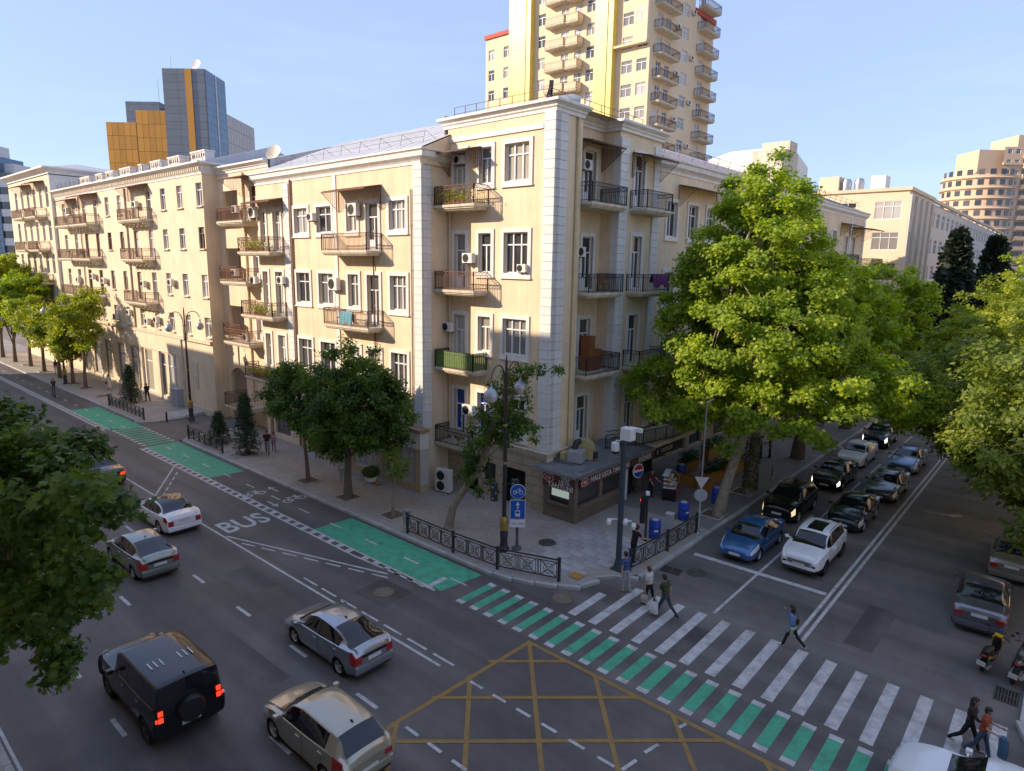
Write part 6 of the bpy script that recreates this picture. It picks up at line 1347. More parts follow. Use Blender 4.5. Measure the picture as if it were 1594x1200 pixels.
# ================================================================== street furniture
m_lampiron=mat('lamp_post_iron',(.045,.047,.055),.45,metal=.4,var=.15); m_brass=mat('gilded_iron',(.42,.30,.08),.45,metal=.5,var=.3,vs=8); m_bronze=mat('bronze_arm',(.14,.085,.05),.4,metal=.6,var=.2)
m_globe=mat('lamp_globe',(.62,.55,.45),.25,var=.08,coat=.5); m_shade=mat('lamp_hood_grey',(.38,.40,.43),.35,metal=.4,var=.1)
def street_lamp(x,y,rz,lab,h=9.0):
    e=empty('street_lamp',(x,y,PH),rz,lab,'street lamp','double armed lamp posts')
    obj('base',MB().lathe([(.26,0),(.26,.12),(.20,.18),(.17,.5),(.20,.9),(.14,1.0)],n=14).mesh('base',m_lampiron,40),e)
    obj('collar',MB().lathe([(.15,1.0),(.21,1.06),(.19,1.3),(.22,1.42),(.18,1.58),(.13,1.7)],n=14).mesh('collar',m_brass,40),e)
    obj('pole',MB().lathe([(.105,1.0),(.10,3),(.085,5),(.07,7),(.055,h),(.03,h+.25),(.01,h+.35)],n=12).mesh('pole',m_lampiron,50),e)
    for z in (4.3,6.1): obj('band',MB().lathe([(.09,z-.06),(.115,z),(.09,z+.06)],n=12).mesh('band',m_brass,50),e)
    for s in (-1,1):
        pts=[(s*.12,0,h-2.4),(s*.13,0,h-1.2)]+[(s*(.13+.57*(1-math.cos(t))),0,h-.75+.72*math.sin(t)) for t in np.linspace(0,math.pi*.93,10)]
        a=MB().tube(pts,.035,7); ex,_,ez=pts[-1]
        sp=[(ex+s*.0-s*.16*math.sin(t)*(1-t/7)*-1*.8,0,ez-.12-.14*(1-math.cos(t))*(1-t/9)) for t in np.linspace(0,4.8,12)]; a.tube(sp,.022,6)
        a.tube([(s*.13,0,h-.75),(s*.32,0,h-.35),(s*.5,0,h-.3),(s*.52,0,h-.42)],.018,6); a.tube([(s*.05,0,h-1.2),(s*.14,0,h-1.2)],.04,6); a.tube([(s*.05,0,h-1.9),(s*.14,0,h-1.9)],.04,6)
        obj('arm',a.mesh('arm',m_bronze,60),e)
        g=obj('lamp_shade',MB().lathe([(.02,.62),(.05,.45),(.09,.34),(.20,.28),(.29,.14),(.315,-.02),(.30,-.03)],(ex,0,ez-.75),20).mesh('lamp_shade',m_shade,50),e)
        obj('globe',MB().lathe([(.30,-.035),(.27,-.15),(.19,-.25),(.08,-.30),(.01,-.31)],(ex,0,ez-.75),20).mesh('globe',m_globe,60),g)
street_lamp(-19.34,21.84,R(100),'double armed lamp post with gilded collar at the street corner')
street_lamp(-56.1,23.0,R(90),'double armed lamp post beside the driveway and cabinet',9.2); street_lamp(-81.9,20.7,R(90),'double armed lamp post among the avenue trees at far left',9.2)
# sign post
m_bsign=mat('blue_sign_face',(.015,.09,.42),.35,var=.05); m_wsign=mat('white_sign_print',(.72,.73,.74),.4,var=.05)
sp=empty('sign_post',(-18.95,22.35,PH),R(41),'grey post with blue cycle sign, blue bus lane sign and white time plate','traffic sign')
obj('post',MB().lathe([(.22,0),(.22,.1),(.075,.14),(.07,3.1)],n=12).mesh('post',mat('sign_post_grey',(.10,.11,.13),.5),40),sp)
rs=obj('round_sign',MB().lathe([(.36,-.30),(.36,-.28)],(0,0,2.98),32,'y').mesh('round_sign',m_wsign,40),sp); obj('sign_face',MB().lathe([(.335,-.306),(.335,-.302)],(0,0,2.98),32,'y').mesh('sign_face',m_bsign,40),rs)
b=MB()
for cx in (-.14,.14): b.ring((cx,-.31,2.94),.085,.012,'y',18,5)
for p,q in (((-.14,2.94),(-.04,3.08)),((-.04,3.08),(.09,3.08)),((.14,2.94),(.08,3.13)),((-.14,2.94),(.0,2.94)),((0,2.94),(.09,3.08)),((.04,3.14),(.11,3.14))): b.bar((p[0],-.312,p[1]),(q[0],-.312,q[1]),.010,.006)
obj('bicycle_symbol',b.mesh('bicycle_symbol',m_wsign),rs)
qs=obj('square_sign',MB().bbox(-.36,.36,-.30,-.28,1.62,2.58,.01).mesh('square_sign',m_wsign),sp); obj('sign_face',MB().bbox(-.335,.335,-.306,-.301,1.645,2.555,.002).mesh('sign_face',m_bsign),qs)
b=MB(); b.box(-.025,.025,-.312,-.307,2.12,2.36); b.v+=[(-.09,-.311,2.32),(.09,-.311,2.32),(0,-.311,2.50)]; o=len(b.v); b.f.append((o-3,o-2,o-1)); b.m.append(0)
obj('arrow_symbol',b.mesh('arrow_symbol',m_wsign),qs)
obj('bus_symbol',MB().box(-.11,.11,-.312,-.307,1.78,1.90).box(-.11,-.085,-.312,-.307,1.9,2.02).box(.085,.11,-.312,-.307,1.9,2.02).box(-.11,.11,-.313,-.308,2.02,2.06).box(-.09,-.05,-.313,-.308,1.73,1.78).box(.05,.09,-.313,-.308,1.73,1.78).mesh('bus_symbol',m_wsign),qs)
ps=obj('time_plate',MB().bbox(-.36,.36,-.30,-.28,1.22,1.60,.01).mesh('time_plate',m_wsign),sp); obj('lettering',text_mesh('7:00 - 22:00',.125,mat('black_print',(.02,.02,.02),.5,var=0)),ps,(0,-.303,1.41),rot=(R(90),0,0))
# back to front traffic signal on the lamp
sg_=empty('traffic_signal',(-19.75,22.1,0),R(41),'dark traffic signal boxes mounted behind the blue round sign','traffic signal')
obj('bracket',MB().bar((0,0,3.25),(.5,.0,3.25),.03).mesh('bracket',m_iron),sg_)
for i,(x,z) in enumerate(((-.35,2.85),(.62,3.05))):
    h_=obj('signal_head',MB().bbox(x-.17,x+.17,-.1,.12,z-.45,z+.45,.04).mesh('signal_head',mat('signal_housing',(.04,.045,.05),.5)),sg_)
    for k in range(3): obj('bolt',MB().lathe([(.05,-.11),(.04,-.125)],(x-.08+(k%2)*.16,0,z-.3+k*.28),10,'y').mesh('bolt',m_steel),h_)
# camera pole
m_teal=mat('teal_grey_steel',(.055,.085,.105),.45,metal=.3,var=.12)
cp=empty('camera_pole',(-14.26,23.86,PH),0,'tall teal grey steel pole with white surveillance cameras at the corner','pole')
obj('base',MB().prism([(-.26,-.26),(.26,-.26),(.26,.26),(-.26,.26)],0,.06).lathe([(.24,.06),(.14,.5)],n=8).mesh('base',m_teal),cp); obj('shaft',MB().lathe([(.135,.06),(.125,3),(.115,6.2),(.03,6.25)],n=12).mesh('shaft',m_teal,50),cp)
m_camw=mat('white_camera_plastic',(.72,.72,.72),.35,var=.05)
obj('camera_box',MB().bbox(-.1,.42,-.22,.25,6.0,6.55,.04).mesh('camera_box',m_camw),cp); obj('camera_box',MB().bbox(.1,.7,.2,.34,6.35,6.55,.03).mesh('camera_box',m_camw),cp)
dm=obj('dome_camera',MB().lathe([(.03,5.9),(.17,5.86),(.19,5.65),(.17,5.5)],(-.28,-.25,0),16).mesh('dome_camera',m_camw,50),cp); obj('dome_glass',MB().lathe([(.16,5.5),(.14,5.4),(.06,5.33)],(-.28,-.25,0),16).mesh('dome_glass',m_tint,50),dm)
obj('arm',MB().tube([(0,0,5.95),(-.28,-.25,5.95)],.03,7).tube([(0,0,2.35),(-.35,-.25,2.35)],.035,7).tube([(0,0,2.35),(.42,.25,2.3)],.04,7).mesh('arm',m_camw,50),cp)
for p in ((-.4,-.28,2.25),(.5,.3,2.12),(.2,.1,2.3)): obj('camera',MB().tube([(p[0],p[1],p[2]+.1),(p[0]+.05,p[1]-.1,p[2]-.05)],[.10,.12],10).ball((p[0]+.03,p[1]-.08,p[2]-.08),.105,10,8).mesh('camera',m_camw,60),cp)
# small signal pole
tp=empty('traffic_signal',(-14.95,27.46,PH),R(-55),'short dark traffic signal pole with red lamp beside the blue barrel','traffic signal')
obj('post',MB().lathe([(.11,0),(.09,.1),(.06,.15),(.055,2.5)],n=10).mesh('post',m_iron,50),tp)
for z,lit in ((1.95,True),(1.25,False)):
    h_=obj('signal_head',MB().bbox(-.14,.14,-.32,-.08,z-.32,z+.32,.03).mesh('signal_head',m_black),tp)
    obj('lens',MB().lathe([(.09,-.325),(.05,-.34)],(0,0,z+.15),14,'y').mesh('lens',m_tlon if lit else m_tl,50),h_); obj('lens',MB().lathe([(.09,-.325),(.05,-.34)],(0,0,z-.14),14,'y').mesh('lens',m_black,50),h_)
obj('top_camera',MB().bbox(-.1,.28,-.1,.08,2.42,2.56,.03).mesh('top_camera',m_camw),tp)
# slim pole with give way sign
yp=empty('sign_post',(-13.46,30.19,PH),R(35),'slim pale pole with white give way sign back and round sign disc','traffic sign')
obj('post',MB().lathe([(.14,0),(.06,.12),(.05,3),(.04,6.6),(.045,6.65)],n=10).mesh('post',m_steel,50),yp); obj('bend',MB().tube([(0,0,6.6),(.05,0,6.85),(.3,0,7.0)],.035,8).mesh('bend',m_steel,50),yp)
m_galv=mat('galvanised_sign_back',(.42,.44,.46),.45,metal=.3,var=.1)
obj('triangle_sign',MB().add([(-.36,-.07,3.0),(.36,-.07,3.0),(0,-.07,2.38),(-.36,-.05,3.0),(.36,-.05,3.0),(0,-.05,2.38)],[(0,2,1),(3,4,5),(0,1,4,3),(1,2,5,4),(2,0,3,5)]).mesh('triangle_sign',mat('pale_sign_back',(.55,.5,.5),.5)),yp); obj('disc_sign',MB().lathe([(.33,-.07),(.33,-.05)],(0,0,2.05),26,'y').mesh('disc_sign',m_galv,40),yp)
# ornamental fences: one thing per run, each panel and post a part
_fp={}
def fence_panel(L):
    k=round(L,2)
    if k in _fp: return _fp[k]
    b=MB(); h=.98
    b.bar((0,0,h),(L,0,h),.03,.025); b.bar((0,0,.16),(L,0,.16),.022,.02); b.bar((0,0,h-.13),(L,0,h-.13),.014)
    z0,z1=.16,h-.13; cz=(z0+z1)/2; cx=L/2; hw=(z1-z0)*.5; w0,w1=max(.05,cx-hw*1.05),min(L-.05,cx+hw*1.05)
    for x in (w0,w1,.03,L-.03): b.bar((x,0,z0),(x,0,z1),.012)
    b.bar((w0,0,z0),(w1,0,z1),.013); b.bar((w0,0,z1),(w1,0,z0),.013)
    for rr in (.22,.12): b.ring((cx,0,cz),rr,.014,'y',22,5)
    s=MB()
    for x in (.06,L-.06):
        for z in (.2,h-.07): s.ball((x,-.03,z),.028,7,5)
    s.ball((cx,-.02,cz),.05,8,6)
    _fp[k]=(b.mesh('panel',m_iron,50),s.mesh('stud',m_brass,60)); return _fp[k]
m_fpost=MB().bbox(-.055,.055,-.055,.055,0,1.05,.012).box(-.07,.07,-.07,.07,1.05,1.08).mesh('post',m_iron)
def fence(label,pts,z=PH,bins=()):
    e=empty('ornamental_fence',(*pts[0],z),0,label,'fence','black ornamental street fences')
    for (ax,ay),(bx,by) in zip(pts,pts[1:]):
        d=Vector((bx-ax,by-ay,0)); L=d.length; a=math.atan2(d.y,d.x); n=max(1,round(L/.92)); s=L/n; p,st=fence_panel(s)
        for i in range(n):
            q=Vector((ax,ay,0))+d*(i/n)-Vector((*pts[0],0)); o=obj('panel',p,e,q,a); obj('stud',st,o)
        obj('post',m_fpost,e,Vector((ax,ay,0))-Vector((*pts[0],0)),a)
    obj('post',m_fpost,e,Vector((*pts[-1],0))-Vector((*pts[0],0)))
    return e
fence('long ornamental iron fence curving round the street corner',[(-24.2,20.02),(-20.9,20.02),(-18.2,20.15),(-15.5,21.1)])
fence('ornamental iron fence along the side street kerb behind the camera pole',[(-13.75,24.0),(-13.55,27.1),(-13.52,30.1)])
fence('ornamental iron fence before the driveway, farther left',[(-66.9,20.15),(-58.6,20.15)]); fence('ornamental iron fence beside the driveway near the fir trees',[(-49.9,20.15),(-44.4,20.15)])
def litter_bin(x,y,lab):
    e=empty('litter_bin',(x,y,PH),0,lab,'litter bin','grey litter bins'); obj('bin',MB().bbox(-.17,.17,-.14,.14,.35,1.02,.03).mesh('bin',m_shade),e); obj('hood',MB().bbox(-.19,.19,-.16,.16,1.07,1.12,.02).box(-.16,-.13,-.1,.1,1.02,1.07).box(.13,.16,-.1,.1,1.02,1.07).mesh('hood',m_shade),e); obj('foot',MB().lathe([(.05,0),(.05,.36)],n=8).mesh('foot',m_iron),e)
litter_bin(-24.45,20.2,'grey litter bin at the left end of the corner fence'); litter_bin(-67.2,20.35,'grey litter bin at the far fence end')
# barrels
m_brl=mat('blue_barrel_plastic',(.02,.06,.40),.4,var=.1,vs=4)
def barrel(x,y,lab,z=PH):
    e=empty('barrel',(x,y,z),rnd.uniform(0,3),lab,'barrel','blue plastic barrels')
    obj('drum',MB().lathe([(.25,0),(.29,.04),(.30,.3),(.315,.33),(.30,.36),(.30,.62),(.315,.65),(.30,.68),(.29,.92),(.27,.97)],n=22).mesh('drum',m_brl,40),e); obj('rubble_fill',MB().lathe([(.26,.93),(.15,1.0),(.02,1.02)],n=12).mesh('rubble_fill',m_kerb,60),e)
    obj('label',MB().box(-.1,.1,-.306,-.301,.42,.52).mesh('label',m_wsign),e)
barrel(-14.8,28.1,'blue plastic barrel nearest the traffic signal'); barrel(-14.89,31.4,'blue plastic barrel beside the slim sign pole'); barrel(-14.58,34.94,'blue plastic barrel behind the leaning plane trunk'); barrel(-18.2,37.6,'blue barrel among the orange terrace boxes')
st=empty('stone_post',(-14.4,28.85,PH),.2,'pale grey square stone post between two blue barrels','post'); obj('shaft',MB().bbox(-.18,.18,-.18,.18,0,1.12,.02).mesh('shaft',mat('pale_granite',(.40,.40,.39),.8,var=.2,vs=9,bump=.3)),st); obj('cap',MB().bbox(-.2,.2,-.2,.2,1.12,1.2,.02).mesh('cap',m_kerb),st)
def bollard(x,y,lab,m,h=.8):
    e=empty('bollard',(x,y,PH),0,lab,'bollard'); obj('post',MB().lathe([(.11,0),(.08,.08),(.07,h-.15),(.1,h-.12),(.06,h-.05)],n=12).mesh('post',m,50),e); obj('knob',MB().ball((0,0,h),.075,10,8).mesh('knob',m,60),e)
bollard(-56.6,21.2,'short black bollard at the driveway mouth',m_iron); bollard(-13.95,42.0,'steel bollard on the side street pavement',m_steel,.95)
cbx=empty('utility_cabinet',(-62.3,24.45,PH),0,'pale blue grey utility cabinet against the avenue block wall','cabinet'); m_cab=mat('cabinet_paint',(.34,.37,.40),.5,var=.08)
obj('body',MB().bbox(-.65,.65,-.3,.3,.1,1.6,.03).mesh('body',m_cab),cbx); obj('roof',MB().bbox(-.7,.7,-.36,.34,1.6,1.68,.02).mesh('roof',m_cab),cbx); obj('plinth',MB().box(-.6,.6,-.27,.27,0,.1).mesh('plinth',m_kerb),cbx)
for s in (-1,1): d_=obj('door',MB().bbox(s*.32-.3,s*.32+.3,-.325,-.302,.16,1.54,.008).mesh('door',m_cab),cbx); obj('handle',MB().box(s*.06-.015,s*.06+.015,-.345,-.327,.8,.95).mesh('handle',m_steel),d_)
obj('ramp',MB().add([(-59.6,24.8,.13),(-57.7,24.8,.13),(-57.7,22.4,.13),(-60.4,22.4,.13),(-59.6,24.8,.3),(-57.7,24.8,.3)],[(3,2,1,0),(4,5,2,3),(0,1,5,4),(0,4,3),(1,2,5)]).mesh('ramp',m_kerb),pav_w)
# planter by the shop
pl=empty('planter',(-31.9,23.55,PH),0,'white bowl planter with clipped dark bush outside the shop','planter'); obj('bowl',MB().lathe([(.18,0),(.30,.08),(.36,.3),(.34,.36),(.28,.34)],n=18).mesh('bowl',m_camw,40),pl)
rg=np.random.default_rng(9); dn_=rg.normal(size=(1500,3)); dn_/=np.linalg.norm(dn_,axis=1)[:,None]; pp=dn_*np.array([.55,.55,.32])*rg.uniform(.75,1,1500)[:,None]+np.array([0,0,.68]); obj('bush',leaf_cloud(pp.astype(np.float32),dn_,.09,rg.uniform(0,.6,1500),'oval',rg,'bush',LM['ash']),pl)
og=empty('pumpkin',(-31.15,23.5,PH),0,'small orange ball by the shop planter','ornament'); obj('fruit',MB().ball((0,0,.12),(.14,.14,.11),12,8).mesh('fruit',mat('orange_rind',(.5,.17,.03),.5),60),og); obj('stalk',MB().tube([(0,0,.2),(.02,0,.27)],.015,5).mesh('stalk',m_bark),og)
# ---------------------------------------------------------------- snack kiosk at the corner
kk=empty('snack_kiosk',(-19.8,29,PH),0,'brown stone snack kiosk with grey flat roof and maroon lettered signs','kiosk')
def kb(name,x0,x1,y0,y1,z0,z1,m): return wchild(obj(name,MB().box(x0,x1,y0,y1,z0,z1).mesh(name,m)),kk)
m_kst=brickmat('rough_brown_stone',(.25,.185,.135),(.20,.15,.11),(.10,.075,.06),.32,.16,.012,axes='xz',bump=.8,var=.3); m_kstY=brickmat('rough_brown_stone_side',(.25,.185,.135),(.20,.15,.11),(.10,.075,.06),.32,.16,.012,axes='yz',bump=.8,var=.3)
m_kroof=mat('bitumen_roof',(.17,.175,.18),.75,var=.35,vs=1.2,bump=.3); m_mar=mat('maroon_sign_board',(.10,.022,.022),.5,var=.15,vs=6); m_wl=mat('white_letters',(.75,.74,.72),.4,var=0); m_logo=mat('red_logo',(.42,.03,.03),.4,var=0)
kb('front_wall',-20.82,-18.75,26.72,27.0,.02,.98,m_kst); kb('side_wall',-19.05,-18.74,27.0,31.6,.02,.98,m_kstY)
for x in (-20.82,-19.12): kb('post',x,x+.36,26.70,27.0,.985,2.75,m_kst)
for y in (29.05,31.3): kb('post',-19.03,-18.76,y,y+.25,.985,2.3,m_kstY)
kb('sill',-20.5,-19.1,26.55,26.75,.99,1.06,m_kst); kb('sill',-18.8,-18.5,27.1,31.3,.99,1.05,m_kst)
kb('pane',-20.46,-19.12,26.84,26.86,1.06,1.84,m_pane_dark); kb('menu_light',-20.36,-19.2,26.825,26.835,1.35,1.75,mat('lit_menu_panel',(.35,.40,.36),.5,emit=(.6,.75,.65),es=.12)); kb('pane',-18.92,-18.90,27.1,29.05,1.06,2.3,m_pane_dark); kb('pane',-18.915,-18.895,29.3,31.3,1.06,2.3,m_pane_dark)
kb('interior',-20.7,-19.1,27.1,33,.1,2.7,m_dark); kb('rear_wall',-20.85,-18.8,31.6,31.75,.02,2.7,m_kst)
rfk=MB().add([(-21.2,26.2,2.80),(-18.3,26.2,2.78),(-18.3,34.0,2.84),(-21.2,34.0,3.05),(-21.2,26.2,2.95),(-18.3,26.2,2.90),(-18.3,34.0,2.98),(-21.2,34.0,3.2)],[(3,2,1,0),(4,5,6,7),(0,1,5,4),(1,2,6,5),(2,3,7,6),(3,0,4,7)])
wchild(obj('flat_roof',rfk.mesh('flat_roof',m_kroof)),kk); kb('roof_edge',-21.25,-18.24,26.14,26.2,2.76,2.93,m_steel); kb('roof_edge',-18.298,-18.24,26.14,34.2,2.76,2.94,m_steel)
wchild(obj('roof_curb',MB().box(-20.9,-19.6,27.6,27.7,2.95,3.12).box(-18.7,-18.6,27.0,27.9,2.92,3.0).mesh('roof_curb',m_kroof)),kk)
sf=kb('sign_board',-20.82,-18.78,26.62,26.69,1.84,2.62,m_mar)
for i in range(5): kb('sign_slat',-20.80,-18.80,26.60,26.615,1.88+i*.145,1.91+i*.145,mat('pale_slat_%d'%i,(.35,.24,.22),.5))
for t,z,x,s in (('HALE',2.50,-19.30,.24),('USTA.',2.28,-19.35,.28),('TANTUNI',2.0,-19.62,.38)): wchild(obj('lettering',text_mesh(t,s,m_wl,.01,bold=True),None,(x,26.575,z),rot=(R(90),0,0)),kk)
def logo(loc,rz):
    o=wchild(obj('oval_logo',MB().lathe([(.30,-.02),(.30,-.01)],n=24,axis='y').mesh('oval_logo',m_wl,40),None,loc,rz),kk); o.scale=(1.15,1,.75); obj('logo_face',MB().lathe([(.26,-.03),(.26,-.021)],n=24,axis='y').mesh('logo_face',m_logo,40),o); obj('logo_mark',MB().ring((0,-.033,0),.12,.02,'y',16,5).box(-.15,.15,-.036,-.031,-.02,.02).mesh('logo_mark',m_wl),o)
logo((-20.4,26.58,2.38),0); logo((-18.60,27.35,2.32),R(90))
kb('sign_board',-18.72,-18.64,27.0,36.6,2.06,2.6,m_mar)
for i in range(4): kb('sign_slat',-18.638,-18.625,27.0,36.6,2.09+i*.13,2.115+i*.13,mat('pale_side_slat_%d'%i,(.30,.20,.19),.5))
wchild(obj('lettering',text_mesh('HALE USTA TANTUNI',.40,m_wl,.01,bold=True),None,(-18.6,29.85,2.32),rot=(R(90),0,R(90))),kk); wchild(obj('lettering',text_mesh('DÖNER',.42,m_wl,.01,bold=True),None,(-18.6,33.6,2.32),rot=(R(90),0,R(90))),kk)
kb('dark_sign',-18.63,-18.60,34.8,38.0,2.08,2.58,m_black); wchild(obj('lettering',text_mesh('1',.36,m_wl,.01,bold=True),None,(-18.59,35.1,2.32),rot=(R(90),0,R(90))),kk)
for z in (2.42,2.28): kb('small_print',-18.598,-18.592,35.6,37.0,z-.02,z+.02,m_wl)
rd=wchild(obj('round_sign',MB().lathe([(.42,-.04),(.42,.04)],n=28,axis='x').mesh('round_sign',m_wl,40),None,(-18.35,32.4,1.85),R(-12)),kk)
for nm,zz,mm in (('upper_half',1,mat('sign_red',(.45,.02,.03),.4,var=0)),('lower_half',-1,mat('sign_blue',(.02,.07,.35),.4,var=0))):
    b=MB(); pts=[(.375*math.cos(t),.375*math.sin(t)*zz) for t in np.linspace(.12,math.pi-.22,14)]
    b.add([(.046,p[0],p[1]) for p in pts],[tuple(range(len(pts)))]); obj(nm,b.mesh(nm,mm),rd)
kb('door_jamb',-18.95,-18.75,31.75,31.95,.02,2.3,m_frame); kb('blue_panel',-18.95,-18.9,32.0,32.35,.05,2.2,mat('navy_door',(.02,.03,.09),.5)); kb('door_jamb',-18.95,-18.75,33.2,33.6,.02,2.3,m_kstY); kb('recess_dark_panel',-20.6,-20.5,33.6,38,.02,2.8,m_dark)  # black panel along the shop stands in for its dark recess
# upper terrace over the kiosk, with its railing
kb('terrace_slab',-20.86,-18.3,34.0,39.6,2.82,3.05,m_slab)
tr=MB(); h=1.0
for (ax,ay),(bx,by) in (((-20.0,31.4),(-18.9,33.8)),((-18.9,33.8),(-18.4,36.6)),((-18.4,36.6),(-18.4,39.5)),((-18.4,39.5),(-20.8,39.5))):
    L_=math.hypot(bx-ax,by-ay); n=int(L_/.13)
    for zz in (3.1,3.85,4.08): tr.bar((ax,ay,zz),(bx,by,zz),.02)
    for i in range(n+1): t=i/n; tr.bar((ax+(bx-ax)*t,ay+(by-ay)*t,3.0),(ax+(bx-ax)*t,ay+(by-ay)*t,3.85),.011 if i%8 else .025)
    for i in range(n//2): t0=i/(n/2); t1=(i+1)/(n/2); tr.bar((ax+(bx-ax)*t0,ay+(by-ay)*t0,3.86),(ax+(bx-ax)*t1,ay+(by-ay)*t1,4.07),.008)
wchild(obj('terrace_railing',tr.mesh('terrace_railing',m_iron)),kk)
# extractor fan housing on the kiosk roof
vf=empty('extractor_unit',(-20.2,28.3,3.0),R(20),'yellow and grey kitchen extractor housing on the kiosk roof','extractor'); m_yd=mat('dusty_yellow_sheet',(.42,.34,.15),.6,var=.25,vs=3)
b=MB(); N=14; pr=[(.0,0),(1.1,0)]+[(.55+.55*math.cos(t),.45+.62*math.sin(t)) for t in np.linspace(0,math.pi,N)]
b.v=[(x,.35,z) for x,z in pr]+[(x,1.0,z) for x,z in pr]; n=len(pr); b.f=[tuple(range(n)),tuple(range(2*n-1,n-1,-1))]+[(i,n+i,n+(i+1)%n,(i+1)%n) for i in range(n)]; b.m=[0]*len(b.f)
obj('fan_housing',b.mesh('fan_housing',m_yd),vf); obj('duct',MB().bbox(-.1,.75,-.55,.3,0,.62,.02).mesh('duct',m_galv),vf); obj('hood',MB().bbox(-.5,-.12,-.5,.1,0,.5,.02).mesh('hood',m_yd),vf); obj('pipe_elbow',MB().tube([(.1,.1,.62),(.2,.25,.95),(.35,.45,1.0)],[.17,.17,.15],12).mesh('pipe_elbow',m_black,60),vf); obj('motor',MB().lathe([(.16,0),(.16,.3),(.1,.34)],(1.2,.6,.1),12).mesh('motor',m_iron,50),vf)
# pastry cart
pc=empty('pastry_cart',(-17.05,33.9,PH),R(20),'red pastry cart with curved glass shelves of bread by the kiosk','food cart'); m_rc=mat('red_cart_panel',(.55,.05,.025),.4,var=.1)
obj('cabinet',MB().bbox(-.35,.45,-.7,.7,.18,.72,.03).mesh('cabinet',m_black),pc); obj('red_panel',MB().bbox(.452,.49,-.6,.6,.28,.66,.01).mesh('red_panel',m_rc),pc)
m_brd=mat('golden_bread',(.50,.26,.07),.7,var=.35,vs=12)
for i,(z,x0,x1) in enumerate(((.80,-.3,.40),(1.05,-.3,.30),(1.30,-.3,.15))):
    s_=obj('shelf',MB().box(x0,x1,-.66,.66,z-.03,z).mesh('shelf',m_frame),pc); bb=MB()
    for k in range(14): bb.ball((rnd.uniform(x0+.08,x1-.06),-.58+k*.09,z+.045),(.09,.05,.045),8,5)
    obj('bread',bb.mesh('bread',m_brd,60),s_)
cu=[(.45,.72),(.46,1.0),(.38,1.25),(.2,1.45),(-.1,1.52)]
for s in (-1,1): obj('side_frame',MB().tube([(x,s*.69,z) for x,z in cu],.02,6).mesh('side_frame',m_steel,60),pc)
obj('top',MB().bbox(-.36,-.02,-.7,.7,1.5,1.55,.01).mesh('top',m_frame),pc)
for sx in (-.25,.35):
    for sy in (-.6,.6): obj('wheel',MB().lathe([(.08,-.03),(.08,.03)],(sx,sy,.08),12,'y').mesh('wheel',m_tyre,40),pc)
# orange terrace boxes
m_yb=mat('ochre_painted_wood',(.42,.20,.03),.6,var=.18,vs=3)
def terrace_box(x,y,rz,w,d,h,lab,bush=True):
    e=empty('terrace_planter',(x,y,PH),rz,lab,'planter','ochre terrace boxes'); b=MB()
    b.box(-w/2,w/2,-d/2,-d/2+.05,0,h).box(-w/2,w/2,d/2-.05,d/2,0,h).box(-w/2,-w/2+.05,-d/2+.05,d/2-.05,0,h).box(w/2-.05,w/2,-d/2+.05,d/2-.05,0,h)
    obj('box',b.mesh('box',m_yb),e); obj('soil',MB().box(-w/2+.05,w/2-.05,-d/2+.05,d/2-.05,0,h-.06).mesh('soil',m_soil),e)
    if bush:
        q=np.random.default_rng(int(abs(x*100+y*7))); k=900; p_=q.uniform(-1,1,(k,3))*np.array([w/2,d/2+.1,.32])+np.array([0,0,h+.25]); obj('bush',leaf_cloud(p_.astype(np.float32),q.normal(size=(k,3)),.12,q.uniform(0,.6,k),'oval',q,'bush',LM['shrub']),e)
terrace_box(-15.9,36.3,R(90),1.2,.5,.75,'ochre box nearest the pastry cart, low','' ); terrace_box(-16.5,38.6,R(80),1.9,.55,.72,'ochre planter box facing the leaning plane tree'); terrace_box(-16.3,41.2,R(85),2.2,.6,.85,'large ochre planter with dark shrubs beside the plane trunk'); terrace_box(-18.6,39.5,R(90),1.8,.6,.8,'ochre planter against the side street wall'); terrace_box(-17.6,36.9,R(0),1.5,.5,.6,'ochre box at the foot of the terrace',''); terrace_box(-18.9,43.8,R(90),2.4,.6,.85,'dark leafed ochre planter farthest from the kiosk')
# roof clutter on the corner
rv=empty('roof_vent',(-21.9,28.2,21.5),R(30),'grey ventilation duct and mast on the corner roof edge','roof vent'); obj('duct',MB().tube([(0,0,.3),(.9,0,.35),(1.3,.0,.3)],[.22,.28,.18],12).mesh('duct',m_galv,60),rv); obj('mast',MB().bar((-.3,0,0),(-.2,0,1.3),.10).bar((-.55,0,0),(-.3,0,.9),.05).mesh('mast',m_iron),rv); obj('stand',MB().box(-.6,1.0,-.2,.2,0,.12).mesh('stand',m_rust),rv)
# balcony things
def potted(x,y,z,w,lab,flower=(.5,.05,.05)):
    e=empty('flower_boxes',(x,y,z),0,lab,'potted plants'); b=MB()
    for k in range(int(w/.35)): b.lathe([(.08,0),(.12,.2),(.1,.22)],(-w/2+.2+k*.35,0,0),10)
    obj('pot',b.mesh('pot',mat('terracotta_'+lab[:6],(.35,.12,.06),.7),40),e); q=np.random.default_rng(int(abs(x*31))); k=700
    p_=q.normal(size=(k,3))*np.array([w/3.2,.12,.2])+np.array([0,0,.45]); obj('leaves',leaf_cloud(p_.astype(np.float32),q.normal(size=(k,3)),.12,q.uniform(.2,1,k),'oval',q,'leaves',LM['plane']),e)
    p_=q.normal(size=(60,3))*np.array([w/3.2,.12,.15])+np.array([0,0,.55]); obj('blossom',leaf_cloud(p_.astype(np.float32),q.normal(size=(60,3)),.10,q.uniform(.2,1,60),'oval',q,'blossom',mat('blossom_'+lab[:8],flower,.6)),e)
